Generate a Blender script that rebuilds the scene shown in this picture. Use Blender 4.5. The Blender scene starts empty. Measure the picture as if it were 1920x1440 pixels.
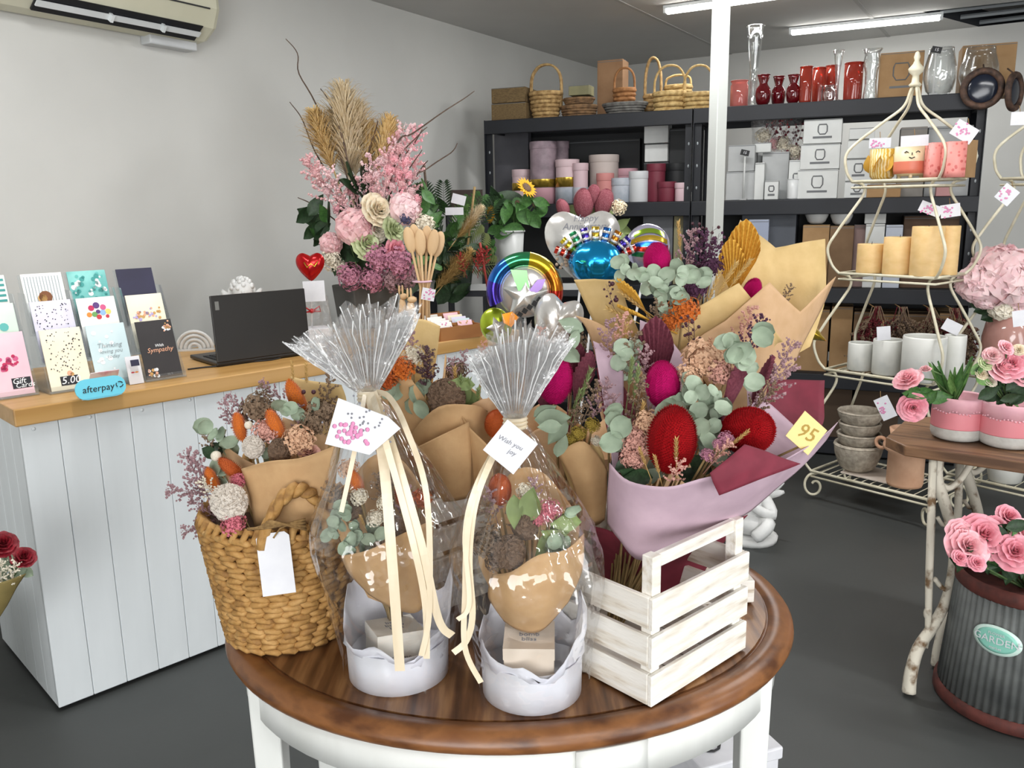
import bpy, math, random
from mathutils import Vector as V, Matrix, noise
random.seed(11)
sc = bpy.context.scene
C = sc.collection
PI = math.pi
R_ = math.radians

# ------------------------------------------------------------------ camera
FPX, PITCH, ROLL, EYE = 1580.0, R_(11.8), R_(1.0), 1.5
_f = V((0, math.cos(PITCH), -math.sin(PITCH)))
_r0 = V((1, 0, 0)); _u0 = _r0.cross(_f)
CR = _r0 * math.cos(ROLL) - _u0 * math.sin(ROLL)
CU = _u0 * math.cos(ROLL) + _r0 * math.sin(ROLL)
CF = _f
EYEP = V((0, 0, EYE))
cam = bpy.data.cameras.new('camera'); camo = bpy.data.objects.new('camera', cam); C.objects.link(camo)
cam.sensor_fit = 'HORIZONTAL'; cam.sensor_width = 36; cam.lens = FPX / 1920 * 36
cam.clip_start = .05; cam.clip_end = 60
camo.matrix_world = Matrix(((CR.x, CU.x, -CF.x, 0), (CR.y, CU.y, -CF.y, 0), (CR.z, CU.z, -CF.z, EYE), (0, 0, 0, 1)))
sc.camera = camo

# ------------------------------------------------------------------ light
sc.view_settings.view_transform = 'Standard'
sc.view_settings.look = 'None'
sc.view_settings.gamma = 1
sc.view_settings.use_curve_mapping = False
sc.view_settings.exposure = 0.74
world = bpy.data.worlds.new('overcast_sky'); sc.world = world; world.use_nodes = True
world.node_tree.nodes['Background'].inputs[0].default_value = (.80, .90, 1, 1)
world.node_tree.nodes['Background'].inputs[1].default_value = .6
sc.cycles.transparent_max_bounces = 14
sc.cycles.max_bounces = 6
sc.cycles.diffuse_bounces = 4
sc.cycles.glossy_bounces = 3
sc.cycles.caustics_reflective = False
sc.cycles.caustics_refractive = False

AZ = R_(31.5)
DU = V((math.sin(AZ), math.cos(AZ), 0))      # along the long left wall, towards the back of the shop
DN = V((math.cos(AZ), -math.sin(AZ), 0))     # away from that wall, into the shop
W0 = V((-2.18, 3.06, 0))
CEIL = 2.71
U0, U1, N1 = -5.2, 5.75, 8.2                 # shop front, back wall, right wall
def RW(u, n, z=0): return W0 + DU * u + DN * n + V((0, 0, z))

def area(name, loc, direction, sx, sy, power, color=(1, 1, 1)):
    l = bpy.data.lights.new(name, 'AREA'); l.shape = 'RECTANGLE'; l.size = sx; l.size_y = sy
    l.energy = power; l.color = color
    o = bpy.data.objects.new(name, l); C.objects.link(o)
    o.location = loc; o.rotation_euler = V(direction).to_track_quat('-Z', 'Z').to_euler()
    return o
# daylight through the glazed shop front behind the photographer and the window in the right wall
area('shop_front_daylight', RW(U0 + .15, 5.2, 1.5), DU, 4.8, 2.0, 150, (1, 1, .995))
area('side_window_daylight', RW(-1.2, N1 - .15, 1.55), -DN, 4.6, 2.0, 95, (1, 1, .995))

# ------------------------------------------------------------------ picking points of the place
def ray(x, y):
    return (CF * FPX + CR * (x - 960) - CU * (y - 720)).normalized()
def at(x, y, Y):
    d = ray(x, y); return EYEP + d * (Y / d.y)
def atz(x, y, z):
    d = ray(x, y); return EYEP + d * ((z - EYE) / d.z)
def onp(x, y, p, n):
    d = ray(x, y); return EYEP + d * ((V(p) - EYEP).dot(n) / d.dot(n))

# ------------------------------------------------------------------ materials
def lin(c):
    if isinstance(c, str):
        c = [int(c[i:i + 2], 16) / 255 for i in (0, 2, 4)]
        c = [x / 12.92 if x <= .04045 else ((x + .055) / 1.055) ** 2.4 for x in c]
    return (c[0], c[1], c[2], 1)
_mats = {}
def mat(name, c1, c2=None, scale=8, rough=.6, bump=0, metal=0, stretch=(1, 1, 1), tex='noise', lo=.35, hi=.65,
        c3=None, bscale=None, spec=None, sheen=0, emit=0, alpha=None, detail=4, sub=0, coat=0):
    if name in _mats: return _mats[name]
    m = bpy.data.materials.new(name); m.use_nodes = True; nt = m.node_tree; N = nt.nodes; L = nt.links
    b = N['Principled BSDF']
    b.inputs['Base Color'].default_value = lin(c1); b.inputs['Roughness'].default_value = rough
    b.inputs['Metallic'].default_value = metal
    if spec is not None: b.inputs['Specular IOR Level'].default_value = spec
    if sheen: b.inputs['Sheen Weight'].default_value = sheen
    if coat: b.inputs['Coat Weight'].default_value = coat
    if sub:
        b.inputs['Subsurface Weight'].default_value = sub; b.inputs['Subsurface Scale'].default_value = .01
    if emit:
        b.inputs['Emission Color'].default_value = lin(c1); b.inputs['Emission Strength'].default_value = emit
    if c2 is not None or bump:
        tc = N.new('ShaderNodeTexCoord'); mp = N.new('ShaderNodeMapping'); L.new(tc.outputs['Object'], mp.inputs[0])
        mp.inputs['Scale'].default_value = stretch
        if tex == 'noise':
            t = N.new('ShaderNodeTexNoise'); t.inputs['Scale'].default_value = scale; t.inputs['Detail'].default_value = detail
            fac = t.outputs['Fac']
        elif tex == 'voronoi':
            t = N.new('ShaderNodeTexVoronoi'); t.inputs['Scale'].default_value = scale; fac = t.outputs['Distance']
        elif tex == 'wave':
            t = N.new('ShaderNodeTexWave'); t.inputs['Scale'].default_value = scale
            t.inputs['Distortion'].default_value = 4; t.inputs['Detail'].default_value = detail
            t.inputs['Detail Scale'].default_value = 1.5; fac = t.outputs['Fac']
        elif tex == 'stripe':
            t = N.new('ShaderNodeTexWave'); t.inputs['Scale'].default_value = scale
            t.inputs['Distortion'].default_value = 0; fac = t.outputs['Fac']
        L.new(mp.outputs[0], t.inputs['Vector'])
        if c2 is not None:
            r = N.new('ShaderNodeValToRGB'); L.new(fac, r.inputs[0]); e = r.color_ramp.elements
            e[0].position = lo; e[0].color = lin(c1); e[1].position = hi; e[1].color = lin(c2)
            if c3 is not None:
                x = e.new((lo + hi) / 2); x.color = lin(c3)
            L.new(r.outputs[0], b.inputs['Base Color'])
        if bump:
            bp = N.new('ShaderNodeBump'); bp.inputs['Strength'].default_value = bump; bp.inputs['Distance'].default_value = .004
            if bscale:
                t2 = N.new('ShaderNodeTexNoise'); t2.inputs['Scale'].default_value = bscale; t2.inputs['Detail'].default_value = 3
                L.new(mp.outputs[0], t2.inputs['Vector']); L.new(t2.outputs['Fac'], bp.inputs['Height'])
            else:
                L.new(fac, bp.inputs['Height'])
            L.new(bp.outputs[0], b.inputs['Normal'])
    _mats[name] = m; return m

def film(name, tint, base=.05, edge=.5, rough=.06, bscale=30, bump=.3, ior_like=.35, cloud=0):
    """thin clear sheet: lets light through, mirrors more at grazing angles"""
    if name in _mats: return _mats[name]
    m = bpy.data.materials.new(name); m.use_nodes = True; nt = m.node_tree; N = nt.nodes; L = nt.links
    N.remove(N['Principled BSDF']); out = N['Material Output']
    tr = N.new('ShaderNodeBsdfTransparent'); tr.inputs[0].default_value = lin(tint)
    gl = N.new('ShaderNodeBsdfGlossy'); gl.inputs['Roughness'].default_value = rough; gl.inputs[0].default_value = (.95, .95, .95, 1)
    lw = N.new('ShaderNodeLayerWeight'); lw.inputs['Blend'].default_value = ior_like
    mr = N.new('ShaderNodeMapRange'); mr.inputs['To Min'].default_value = base; mr.inputs['To Max'].default_value = edge
    L.new(lw.outputs['Facing'], mr.inputs['Value'])
    mx = N.new('ShaderNodeMixShader'); L.new(mr.outputs[0], mx.inputs[0]); L.new(tr.outputs[0], mx.inputs[1]); L.new(gl.outputs[0], mx.inputs[2])
    if bump:
        tc = N.new('ShaderNodeTexCoord'); t = N.new('ShaderNodeTexNoise'); t.inputs['Scale'].default_value = bscale
        L.new(tc.outputs['Object'], t.inputs['Vector'])
        bp = N.new('ShaderNodeBump'); bp.inputs['Strength'].default_value = bump; bp.inputs['Distance'].default_value = .01
        L.new(t.outputs['Fac'], bp.inputs['Height']); L.new(bp.outputs[0], gl.inputs['Normal'])
    last = mx
    if cloud:
        df = N.new('ShaderNodeBsdfDiffuse'); df.inputs[0].default_value = lin(tint)
        m2 = N.new('ShaderNodeMixShader'); m2.inputs[0].default_value = cloud
        L.new(mx.outputs[0], m2.inputs[1]); L.new(df.outputs[0], m2.inputs[2]); last = m2
    L.new(last.outputs[0], out.inputs[0])
    _mats[name] = m; return m

# ------------------------------------------------------------------ mesh kit
class MB:
    def __init__(s): s.v = []; s.f = []
    def add(s, vs, fs):
        o = len(s.v); s.v += [tuple(p) for p in vs]; s.f += [tuple(i + o for i in f) for f in fs]; return s
    def box(s, c, d, rot=None):
        vs = []
        for x in (-.5, .5):
            for y in (-.5, .5):
                for z in (-.5, .5):
                    p = V((x * d[0], y * d[1], z * d[2]))
                    if rot is not None: p = rot @ p
                    vs.append(p + V(c))
        return s.add(vs, [(0, 1, 3, 2), (4, 6, 7, 5), (0, 4, 5, 1), (2, 3, 7, 6), (0, 2, 6, 4), (1, 5, 7, 3)])
    def tube(s, pts, r, n=6, closed=False, flat=None):
        pts = [V(p) for p in pts]; m = len(pts); vs = []; fs = []
        rad = r if isinstance(r, (list, tuple)) else [r] * m
        up = None
        for i, p in enumerate(pts):
            t = (pts[(i + 1) % m] - pts[i - 1]) if closed else (pts[min(i + 1, m - 1)] - pts[max(i - 1, 0)])
            if t.length < 1e-9: t = V((0, 0, 1))
            t.normalize()
            if up is None:
                up = V((0, 0, 1)) if abs(t.z) < .9 else V((1, 0, 0))
            a = t.cross(up)
            if a.length < 1e-6: a = t.cross(V((1, .3, 0)))
            a.normalize(); b = a.cross(t).normalized(); up = b
            for k in range(n):
                an = 2 * PI * k / n
                vs.append(p + a * (math.cos(an) * rad[i]) + b * (math.sin(an) * rad[i] * (flat or 1)))
        rng = m if closed else m - 1
        for i in range(rng):
            j = (i + 1) % m
            for k in range(n):
                l = (k + 1) % n
                fs.append((i * n + k, i * n + l, j * n + l, j * n + k))
        if not closed:
            fs.append(tuple(range(n - 1, -1, -1))); fs.append(tuple((m - 1) * n + k for k in range(n)))
        return s.add(vs, fs)
    def lathe(s, prof, n=24, c=(0, 0, 0), sx=1, sy=1, wob=None, rot=None):
        vs = []; fs = []; m = len(prof)
        for (r, z) in prof:
            for k in range(n):
                a = 2 * PI * k / n; rr = r
                if wob: rr = wob(r, z, a)
                p = V((math.cos(a) * rr * sx, math.sin(a) * rr * sy, z))
                if rot is not None: p = rot @ p
                vs.append(p + V(c))
        for i in range(m - 1):
            for k in range(n):
                l = (k + 1) % n
                fs.append((i * n + k, i * n + l, (i + 1) * n + l, (i + 1) * n + k))
        if prof[0][0] > 1e-5 and prof[0][0] < .9 * max(p[0] for p in prof) * 2: fs.append(tuple(range(n - 1, -1, -1)))
        return s.add(vs, fs)
    def grid(s, fn, nu, nv):
        vs = [fn(i / nu, j / nv) for j in range(nv + 1) for i in range(nu + 1)]; w = nu + 1
        return s.add(vs, [(j * w + i, j * w + i + 1, (j + 1) * w + i + 1, (j + 1) * w + i) for j in range(nv) for i in range(nu)])
    def ball(s, c, r, nu=10, nv=7, disp=None, rot=None):
        if not isinstance(r, (tuple, list)): r = (r, r, r)
        vs = []; fs = []
        for j in range(nv + 1):
            t = PI * j / nv
            for i in range(nu):
                a = 2 * PI * i / nu
                d = V((math.sin(t) * math.cos(a), math.sin(t) * math.sin(a), math.cos(t)))
                k = 1 + (disp(d) if disp else 0)
                p = V((d.x * r[0] * k, d.y * r[1] * k, d.z * r[2] * k))
                if rot is not None: p = rot @ p
                vs.append(p + V(c))
        for j in range(nv):
            for i in range(nu):
                l = (i + 1) % nu
                fs.append((j * nu + i, (j + 1) * nu + i, (j + 1) * nu + l, j * nu + l))
        return s.add(vs, fs)
    def octa(s, c, r):
        c = V(c); q = [c + V(d) * r for d in ((1, 0, 0), (-1, 0, 0), (0, 1, 0), (0, -1, 0), (0, 0, 1), (0, 0, -1))]
        return s.add(q, [(0, 2, 4), (2, 1, 4), (1, 3, 4), (3, 0, 4), (2, 0, 5), (1, 2, 5), (3, 1, 5), (0, 3, 5)])
    def prism(s, poly, fn0, fn1):
        n = len(poly); vs = [fn0(p) for p in poly] + [fn1(p) for p in poly]
        fs = [tuple(range(n - 1, -1, -1)), tuple(range(n, 2 * n))] + [(i, (i + 1) % n, n + (i + 1) % n, n + i) for i in range(n)]
        return s.add(vs, fs)
    def mesh(s, name, m, smooth=True):
        me = bpy.data.meshes.new(name); me.from_pydata(s.v, [], s.f); me.update()
        if smooth: me.polygons.foreach_set('use_smooth', [True] * len(me.polygons))
        if m: me.materials.append(m)
        return me
    def build(s, name, m, parent=None, smooth=True, loc=None, rot=None, solid=0, bevel=0, sub=0, scale=None, off=0):
        o = bpy.data.objects.new(name, s.mesh(name, m, smooth)); C.objects.link(o)
        if parent is not None: o.parent = parent
        if loc is not None: o.location = loc
        if rot is not None: o.rotation_euler = rot
        if scale is not None: o.scale = scale
        if bevel:
            b = o.modifiers.new('bevel', 'BEVEL'); b.width = bevel; b.segments = 2; b.limit_method = 'ANGLE'; b.angle_limit = R_(40)
        if sub:
            d = o.modifiers.new('sub', 'SUBSURF'); d.levels = sub; d.render_levels = sub
        if solid:
            d = o.modifiers.new('solid', 'SOLIDIFY'); d.thickness = solid; d.offset = off
        return o

def thing(name, label, cat, loc=(0, 0, 0), rotz=0, group=None):
    o = bpy.data.objects.new(name, None); C.objects.link(o); o.location = loc; o.rotation_euler = (0, 0, rotz)
    o.empty_display_size = .05
    o['label'] = label; o['category'] = cat
    if group: o['group'] = group
    return o
def tag(o, label, cat, group=None):
    o['label'] = label; o['category'] = cat
    if group: o['group'] = group
    return o
def structure(o): o['kind'] = 'structure'; return o
def rz(a): return Matrix.Rotation(a, 3, 'Z')
def dirq(d, roll=0):
    return (V(d).normalized().to_track_quat('Z', 'Y') @ Matrix.Rotation(roll, 3, 'Z').to_quaternion())
_pm = {}
def put(key, m, name, parent, p, d=(0, 0, 1), size=1, roll=None, world=True):
    """a part that shares its mesh with all alike parts; p in world space"""
    k = (key, m.name)
    if k not in _pm:
        me = PROTO[key]().mesh(name, m, key not in FLATSHADE); _pm[k] = me
    o = bpy.data.objects.new(name, _pm[k]); C.objects.link(o)
    p = V(p)
    if parent is not None:
        o.parent = parent
        if world:
            p = p - parent.location
            if parent.rotation_euler.z: p = rz(-parent.rotation_euler.z) @ p
    o.location = p; o.rotation_mode = 'QUATERNION'
    if roll is None: roll = random.uniform(0, 2 * PI)
    o.rotation_quaternion = dirq(d, roll)
    o.scale = size if isinstance(size, (tuple, list)) else (size, size, size)
    return o
def text(body, name, m, parent, loc, rot, size, shear=0, align='CENTER', depth=.0003):
    cu = bpy.data.curves.new(name, 'FONT'); cu.body = body; cu.size = size; cu.shear = shear; cu.align_x = align; cu.align_y = 'CENTER'
    cu.extrude = depth; cu.resolution_u = 2
    tmp = bpy.data.objects.new('tmp', cu); me = bpy.data.meshes.new_from_object(tmp)
    bpy.data.objects.remove(tmp); me.name = name; me.materials.clear(); me.materials.append(m)
    o = bpy.data.objects.new(name, me); C.objects.link(o)
    if parent is not None: o.parent = parent
    o.location = loc
    if isinstance(rot, Matrix): o.rotation_euler = rot.to_euler()
    else: o.rotation_euler = rot
    return o
def spline(pts, n=6):
    pts = [V(p) for p in pts]; out = []
    for i in range(len(pts) - 1):
        p0 = pts[max(i - 1, 0)]; p1 = pts[i]; p2 = pts[i + 1]; p3 = pts[min(i + 2, len(pts) - 1)]
        for k in range(n):
            t = k / n
            out.append(.5 * ((2 * p1) + (p2 - p0) * t + (2 * p0 - 5 * p1 + 4 * p2 - p3) * t * t + (3 * p1 - p0 - 3 * p2 + p3) * t ** 3))
    out.append(pts[-1]); return out
def polyl(pts, n=6):
    pts = [V(p) for p in pts]; out = []
    for i in range(len(pts) - 1): out += [pts[i].lerp(pts[i + 1], k / n) for k in range(n)]
    return out + [pts[-1]]
def sheet_grid(rows, sub=5, sharp=False):
    """rows of control points -> smooth sheet"""
    a = [(polyl if sharp else spline)(r, sub) for r in rows]
    cols = [spline([a[j][i] for j in range(len(a))], sub) for i in range(len(a[0]))]
    nu = len(cols) - 1; nv = len(cols[0]) - 1
    return MB().grid(lambda u, v: cols[round(u * nu)][round(v * nv)], nu, nv)
def sheet(name, m, parent, rows, sub=5, thick=.0012, wob=.0025, sharp=False):
    g = sheet_grid(rows, sub, sharp)
    g.v = [tuple(V(p) + V(noise.noise_vector(V(p) * 14)) * wob - parent.location) for p in g.v]
    return g.build(name, m, parent, True, solid=thick)

# ------------------------------------------------------------------ colours
white_paint = mat('white paint', 'E4E8E9', 'D9DEDF', 6, .5)
kraft = mat('kraft paper', 'C8A274', 'BE976A', 30, .8, .12, bscale=120)
kraft_pale = mat('pale kraft paper', 'D8BA82', 'CEAF76', 30, .8, .1, bscale=120)
kraft_rose = mat('peach kraft paper', 'D6B088', 'CDA67C', 26, .8, .1, bscale=120)
maroon_paper = mat('maroon paper', '7C2638', '6E1F30', 30, .75)
mauve_paper = mat('mauve tissue paper', 'C9AEBB', 'BDA2B0', 20, .8, .1, bscale=90)
white_paper = mat('white card', 'E0E0E4', 'DADADF', 30, .6)
tissue = mat('white tissue paper', 'E8E8EE', 'DCDCE6', 14, .8, .25, bscale=40)
black_ink = mat('black ink', '1A1A1C', rough=.6)
grey_ink = mat('grey ink', '83838A', rough=.7)
pink_ink = mat('pink ink', 'D98CB4', rough=.7)
cream_ribbon = mat('cream satin ribbon', 'EADBC0', 'DDCBAC', 40, .35, stretch=(1, 1, .2))
twine = mat('jute twine', '9A7A4C', '7E6038', 200, .9, .3)
stem_green = mat('green stem', '55703F', '415A30', 40, .7)
stem_dry = mat('dry stem', '9C8356', '836C44', 40, .8)
stem_brown = mat('brown twig', '6A5648', '4E3F36', 60, .8)
cello = film('clear cellophane', 'FFFFFF', .05, .50, .06, 24, .9, .38)
cello_flare = film('crinkled cellophane', 'FFFFFF', .05, .40, .10, 60, .8, .40, .05)
acrylic = film('clear acrylic', 'FAFCFD', .05, .55, .02, 5, 0, .3, .03)
glass = film('clear glass', 'FCFDFD', .06, .85, .01, 5, 0, .3)
glass_pink = film('rose pink glass', 'DDA09A', .06, .6, .02, 5, 0, .3, .30)

# ------------------------------------------------------------------ flower and leaf shapes, unit size
PROTO = {}; FLATSHADE = {'filler', 'berry_sprig', 'palm', 'plume', 'wheat', 'bristle', 'fern', 'bristle_pod', 'cluster'}
def proto(f): PROTO[f.__name__] = f; return f
@proto
def bristle():                                   # banksia head, 1 high
    b = MB(); rnd = random.Random(3); b.ball((0, 0, .5), (.33, .33, .49), 14, 10)
    for k in range(1500):
        t = math.acos(1 - 2 * (k + .5) / 1500); a = k * 2.39996
        d = V((math.sin(t) * math.cos(a), math.sin(t) * math.sin(a), math.cos(t)))
        p = V((d.x * .32, d.y * .32, .5 + d.z * .48)); e = V((d.x, d.y, d.z * .7 + .35)).normalized() * rnd.uniform(.035, .06)
        s = d.cross(V((0, 0, 1)) if abs(d.z) < .95 else V((1, 0, 0))).normalized() * .014
        b.add([p - s, p + s, p + e], [(0, 1, 2)])
    return b
@proto
def bristle_pod():                               # pitted grey seed head
    b = MB(); b.ball((0, 0, .5), (.45, .45, .5), 40, 30, lambda d: -.12 * (noise.noise(d * 11) > .08) + .10 * noise.noise(d * 17))
    return b
@proto
def rose():
    b = MB(); rnd = random.Random(5)
    def petal(ang, r0, h, w, lean, curl):
        def fn(u, v):
            s = (u - .5) * 2; ww = w * math.sin(PI * (.18 + .74 * v) * .62) * (1 - .12 * v * v)
            a = ang + s * ww; r = r0 * (.30 + .70 * v) + lean * v * v + curl * max(0, v - .72) ** 2 * 6 - .03 * s * s * 0
            z = h * (v - .16 * abs(s) ** 2.4 * v) - curl * max(0, v - .8) * .8 + .018 * v * math.sin(s * 7 + ang * 3); r += .014 * v * math.sin(s * 6 + ang)
            return V((math.cos(a) * r, math.sin(a) * r, z))
        b.grid(fn, 8, 6)
    k = 0
    for lay, (n, r0, h, w, lean, curl) in enumerate([(2, .045, .60, 2.0, 0, .02), (3, .10, .61, 1.4, .01, .05), (4, .16, .58, 1.05, .03, .10), (5, .22, .51, .9, .07, .16), (6, .27, .41, .8, .13, .22), (7, .31, .28, .74, .20, .26)]):
        for i in range(n):
            petal(k * 2.4 + i * 2 * PI / n + rnd.uniform(-.15, .15), r0 * rnd.uniform(.92, 1.08), h * rnd.uniform(.95, 1.05), w, lean, curl)
        k += 1
    b.ball((0, 0, .1), (.16, .16, .16), 8, 5)
    return b
@proto
def peony():
    b = MB(); rnd = random.Random(8)
    for i in range(64):
        t = math.acos(1 - 1.25 * (i + .5) / 64); a = i * 2.39996
        d = V((math.sin(t) * math.cos(a), math.sin(t) * math.sin(a), math.cos(t) * .85))
        s1 = d.cross(V((0, 0, 1)) if abs(d.z) < .8 else V((1, 0, 0))).normalized(); s2 = d.cross(s1).normalized()
        w = .17 + .09 * t; tw = rnd.uniform(-.8, .8); s1, s2 = s1 * math.cos(tw) + s2 * math.sin(tw), s2 * math.cos(tw) - s1 * math.sin(tw)
        c = V((0, 0, .32)) + d * (.36 + .08 * rnd.random())
        b.grid(lambda u, v: c + s1 * ((u - .5) * 2 * w) + s2 * ((v - .5) * 1.7 * w) + d * (.10 * math.cos((u - .5) * PI) * (v) + .07 * v - .04 * math.sin(u * 9 + i)), 4, 3)
    b.ball((0, 0, .32), (.36, .36, .3), 10, 7)
    return b
@proto
def cluster():                                   # head of tiny four-petal florets
    b = MB(); rnd = random.Random(4)
    for i in range(150):
        t = math.acos(1 - 1.35 * (i + .5) / 150); a = i * 2.39996
        d = V((math.sin(t) * math.cos(a), math.sin(t) * math.sin(a), math.cos(t)))
        s1 = d.cross(V((.3, .2, 1))).normalized(); s2 = d.cross(s1)
        c = V((0, 0, .1)) + d * rnd.uniform(.33, .52); tw = rnd.uniform(0, 3); d = (d + V((rnd.uniform(-1, 1), rnd.uniform(-1, 1), rnd.uniform(-1, 1))) * .5).normalized(); s1 = d.cross(V((.3, .2, 1))).normalized(); s2 = d.cross(s1)
        for q in range(4):
            an = tw + q * PI / 2; e = s1 * math.cos(an) + s2 * math.sin(an); g = s1 * math.cos(an + .8) + s2 * math.sin(an + .8); g2 = s1 * math.cos(an - .8) + s2 * math.sin(an - .8)
            b.add([c, c + g2 * .05 + d * .03, c + e * .085 + d * .02, c + g * .05 + d * .03], [(0, 1, 2, 3)])
    b.ball((0, 0, .1), .31, 10, 7); b.tube([(0, 0, -.6), (0, 0, 0)], .03, 5)
    return b
@proto
def filler():                                    # twiggy stem with many tiny buds, 1 long
    b = MB(); rnd = random.Random(6)
    b.tube([(0, 0, 0), (.01, .01, .5), (0, .03, 1)], [.010, .008, .003], 4)
    for i in range(13):
        z = .25 + .72 * i / 13; a = i * 2.4; l = .22 * (1.15 - z) + .05
        e = V((math.cos(a) * l, math.sin(a) * l, z + l * .9)); b.tube([(0, 0, z), e], [.005, .003], 3)
        for j in range(8):
            q = V((0, 0, z)).lerp(e, .2 + .12 * j) + V((rnd.uniform(-1, 1), rnd.uniform(-1, 1), rnd.uniform(-1, 1))) * .022
            b.octa(q, rnd.uniform(.016, .034))
    for j in range(8): b.octa((rnd.uniform(-.02, .02), rnd.uniform(-.02, .02), .75 + .033 * j), .015)
    return b
@proto
def berry_sprig():                               # stem with a few round berries
    b = MB(); rnd = random.Random(9)
    b.tube([(0, 0, 0), (.02, 0, .5), (.03, .02, 1)], [.010, .007, .004], 4)
    for i in range(9):
        z = .45 + .06 * i; a = i * 2.2; e = V((math.cos(a) * .11, math.sin(a) * .11, z + .08)); b.tube([(.02, 0, z), e], .004, 3); b.ball(e, .030, 6, 4)
    return b
@proto
def leaf():                                      # cupped pointed leaf, 1 long
    b = MB()
    def fn(u, v):
        s = (u - .5) * 2; w = .27 * math.sin(PI * min(.999, v ** .8)) + .002
        return V((s * w, -.06 * (1 - s * s) + .10 * v * v, v))
    return b.grid(fn, 4, 6)
@proto
def round_leaf():                                # eucalyptus leaf, 1 long
    b = MB()
    def fn(u, v):
        s = (u - .5) * 2; w = .42 * math.sqrt(max(0, 1 - (2 * v - 1) ** 2)) + .004
        return V((s * w, -.13 * (1 - s * s) + .16 * v * v, v))
    return b.grid(fn, 5, 7)
@proto
def palm():                                      # pleated palm spear, 1 high
    b = MB(); n = 11; vs = [(0, 0, 0)]
    for i in range(2 * n + 1):
        s = i / n - 1; L = 1 - .42 * abs(s) ** 1.3; vs.append((s * .40 * L, .030 * (1 if i % 2 else -1), L))
    mid = len(vs)
    for i in range(2 * n + 1):
        s = i / n - 1; vs.append((s * .19, .018 * (1 if i % 2 else -1), .42))
    fs = []
    for i in range(2 * n):
        fs.append((0, mid + i, mid + i + 1)); fs.append((mid + i, 1 + i, 2 + i, mid + i + 1))
    b.add(vs, fs); b.tube([(0, 0, -.5), (0, 0, .1)], .018, 5)
    return b
@proto
def wheat():                                     # grassy ear, 1 long
    b = MB(); rnd = random.Random(12); b.tube([(0, 0, 0), (0, 0, .98)], [.012, .006], 4)
    for i in range(44):
        z = .45 + .52 * i / 44; a = i * 2.4; d = V((math.cos(a) * .6, math.sin(a) * .6, 1)).normalized()
        p = V((0, 0, z)); s = d.cross(V((0, 0, 1))).normalized() * .017
        b.add([p, p + d * .05 - s, p + d * .12, p + d * .05 + s], [(0, 1, 2, 3)])
    return b
@proto
def plume():                                     # pampas plume, 1 high
    b = MB(); rnd = random.Random(14); b.tube([(0, 0, -.4), (0, 0, .1), (0, 0, .95)], [.010, .010, .003], 4)
    for i in range(800):
        z = .05 + .9 * (i / 800) ** .85; a = i * 2.4; ln = (.27 * math.sin(PI * min(1, (z * .8 + .14))) + .04) * rnd.uniform(.5, 1.2)
        d = V((math.cos(a), math.sin(a), rnd.uniform(.8, 1.8))).normalized(); p = V((0, 0, z)); q = p + d * ln
        q2 = q + V((d.x, d.y, -.1)) * ln * .25; s = d.cross(V((0, 0, 1))).normalized() * .006
        b.add([p - s, p + s, q + s * .8, q2, q - s * .8], [(0, 1, 2, 4), (4, 2, 3)])
    return b
@proto
def fern():
    b = MB(); rnd = random.Random(15); sp = spline([(0, 0, 0), (.02, 0, .35), (.08, 0, .7), (.2, 0, .95)], 5)
    b.tube(sp, .006, 3)
    for i, p in enumerate(sp[2:]):
        k = (i + 1) / len(sp); ln = .26 * math.sin(PI * (.12 + .84 * k)) + .03
        for s in (-1, 1):
            e = p + V((.02, s * ln, ln * .45)); w = V((.0, .0, .022))
            b.add([p - w, p.lerp(e, .5) + w * .3 - V((0, 0, .035)), e, p.lerp(e, .5) + V((0, 0, .03))], [(0, 1, 2, 3)])
    return b
@proto
def sunflower():
    b = MB()
    for ring in range(2):
        for i in range(16):
            a = 2 * PI * (i + .5 * ring) / 16; e = V((math.cos(a), math.sin(a), 0)); s = V((-e.y, e.x, 0)) * .085; z = V((0, 0, .03 - .03 * ring))
            b.add([e * .2 + z, e * .33 - s + z * 1.6, e * .52 + z * (2 - ring * 3), e * .33 + s + z * 1.6], [(0, 1, 2, 3)])
    return b
@proto
def flower_disc():
    return MB().ball((0, 0, .02), (.22, .22, .08), 14, 6, lambda d: .08 * noise.noise(d * 9))
@proto
def orb():
    return MB().ball((0, 0, 0), .5, 12, 8)
@proto
def fuzz():                                      # slim fuzzy bunny-tail head, 1 long
    b = MB(); rnd = random.Random(18); b.ball((0, 0, .5), (.19, .19, .48), 10, 8)
    for k in range(320):
        t = math.acos(1 - 2 * (k + .5) / 320); a = k * 2.39996
        d = V((math.sin(t) * math.cos(a), math.sin(t) * math.sin(a), math.cos(t))); p = V((d.x * .18, d.y * .18, .5 + d.z * .47)); e = V((d.x, d.y, d.z + .4)).normalized() * .07
        s = d.cross(V((.1, .2, 1))).normalized() * .016
        b.add([p - s, p + s, p + e], [(0, 1, 2)])
    return b
FLATSHADE.add('fuzz')

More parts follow.
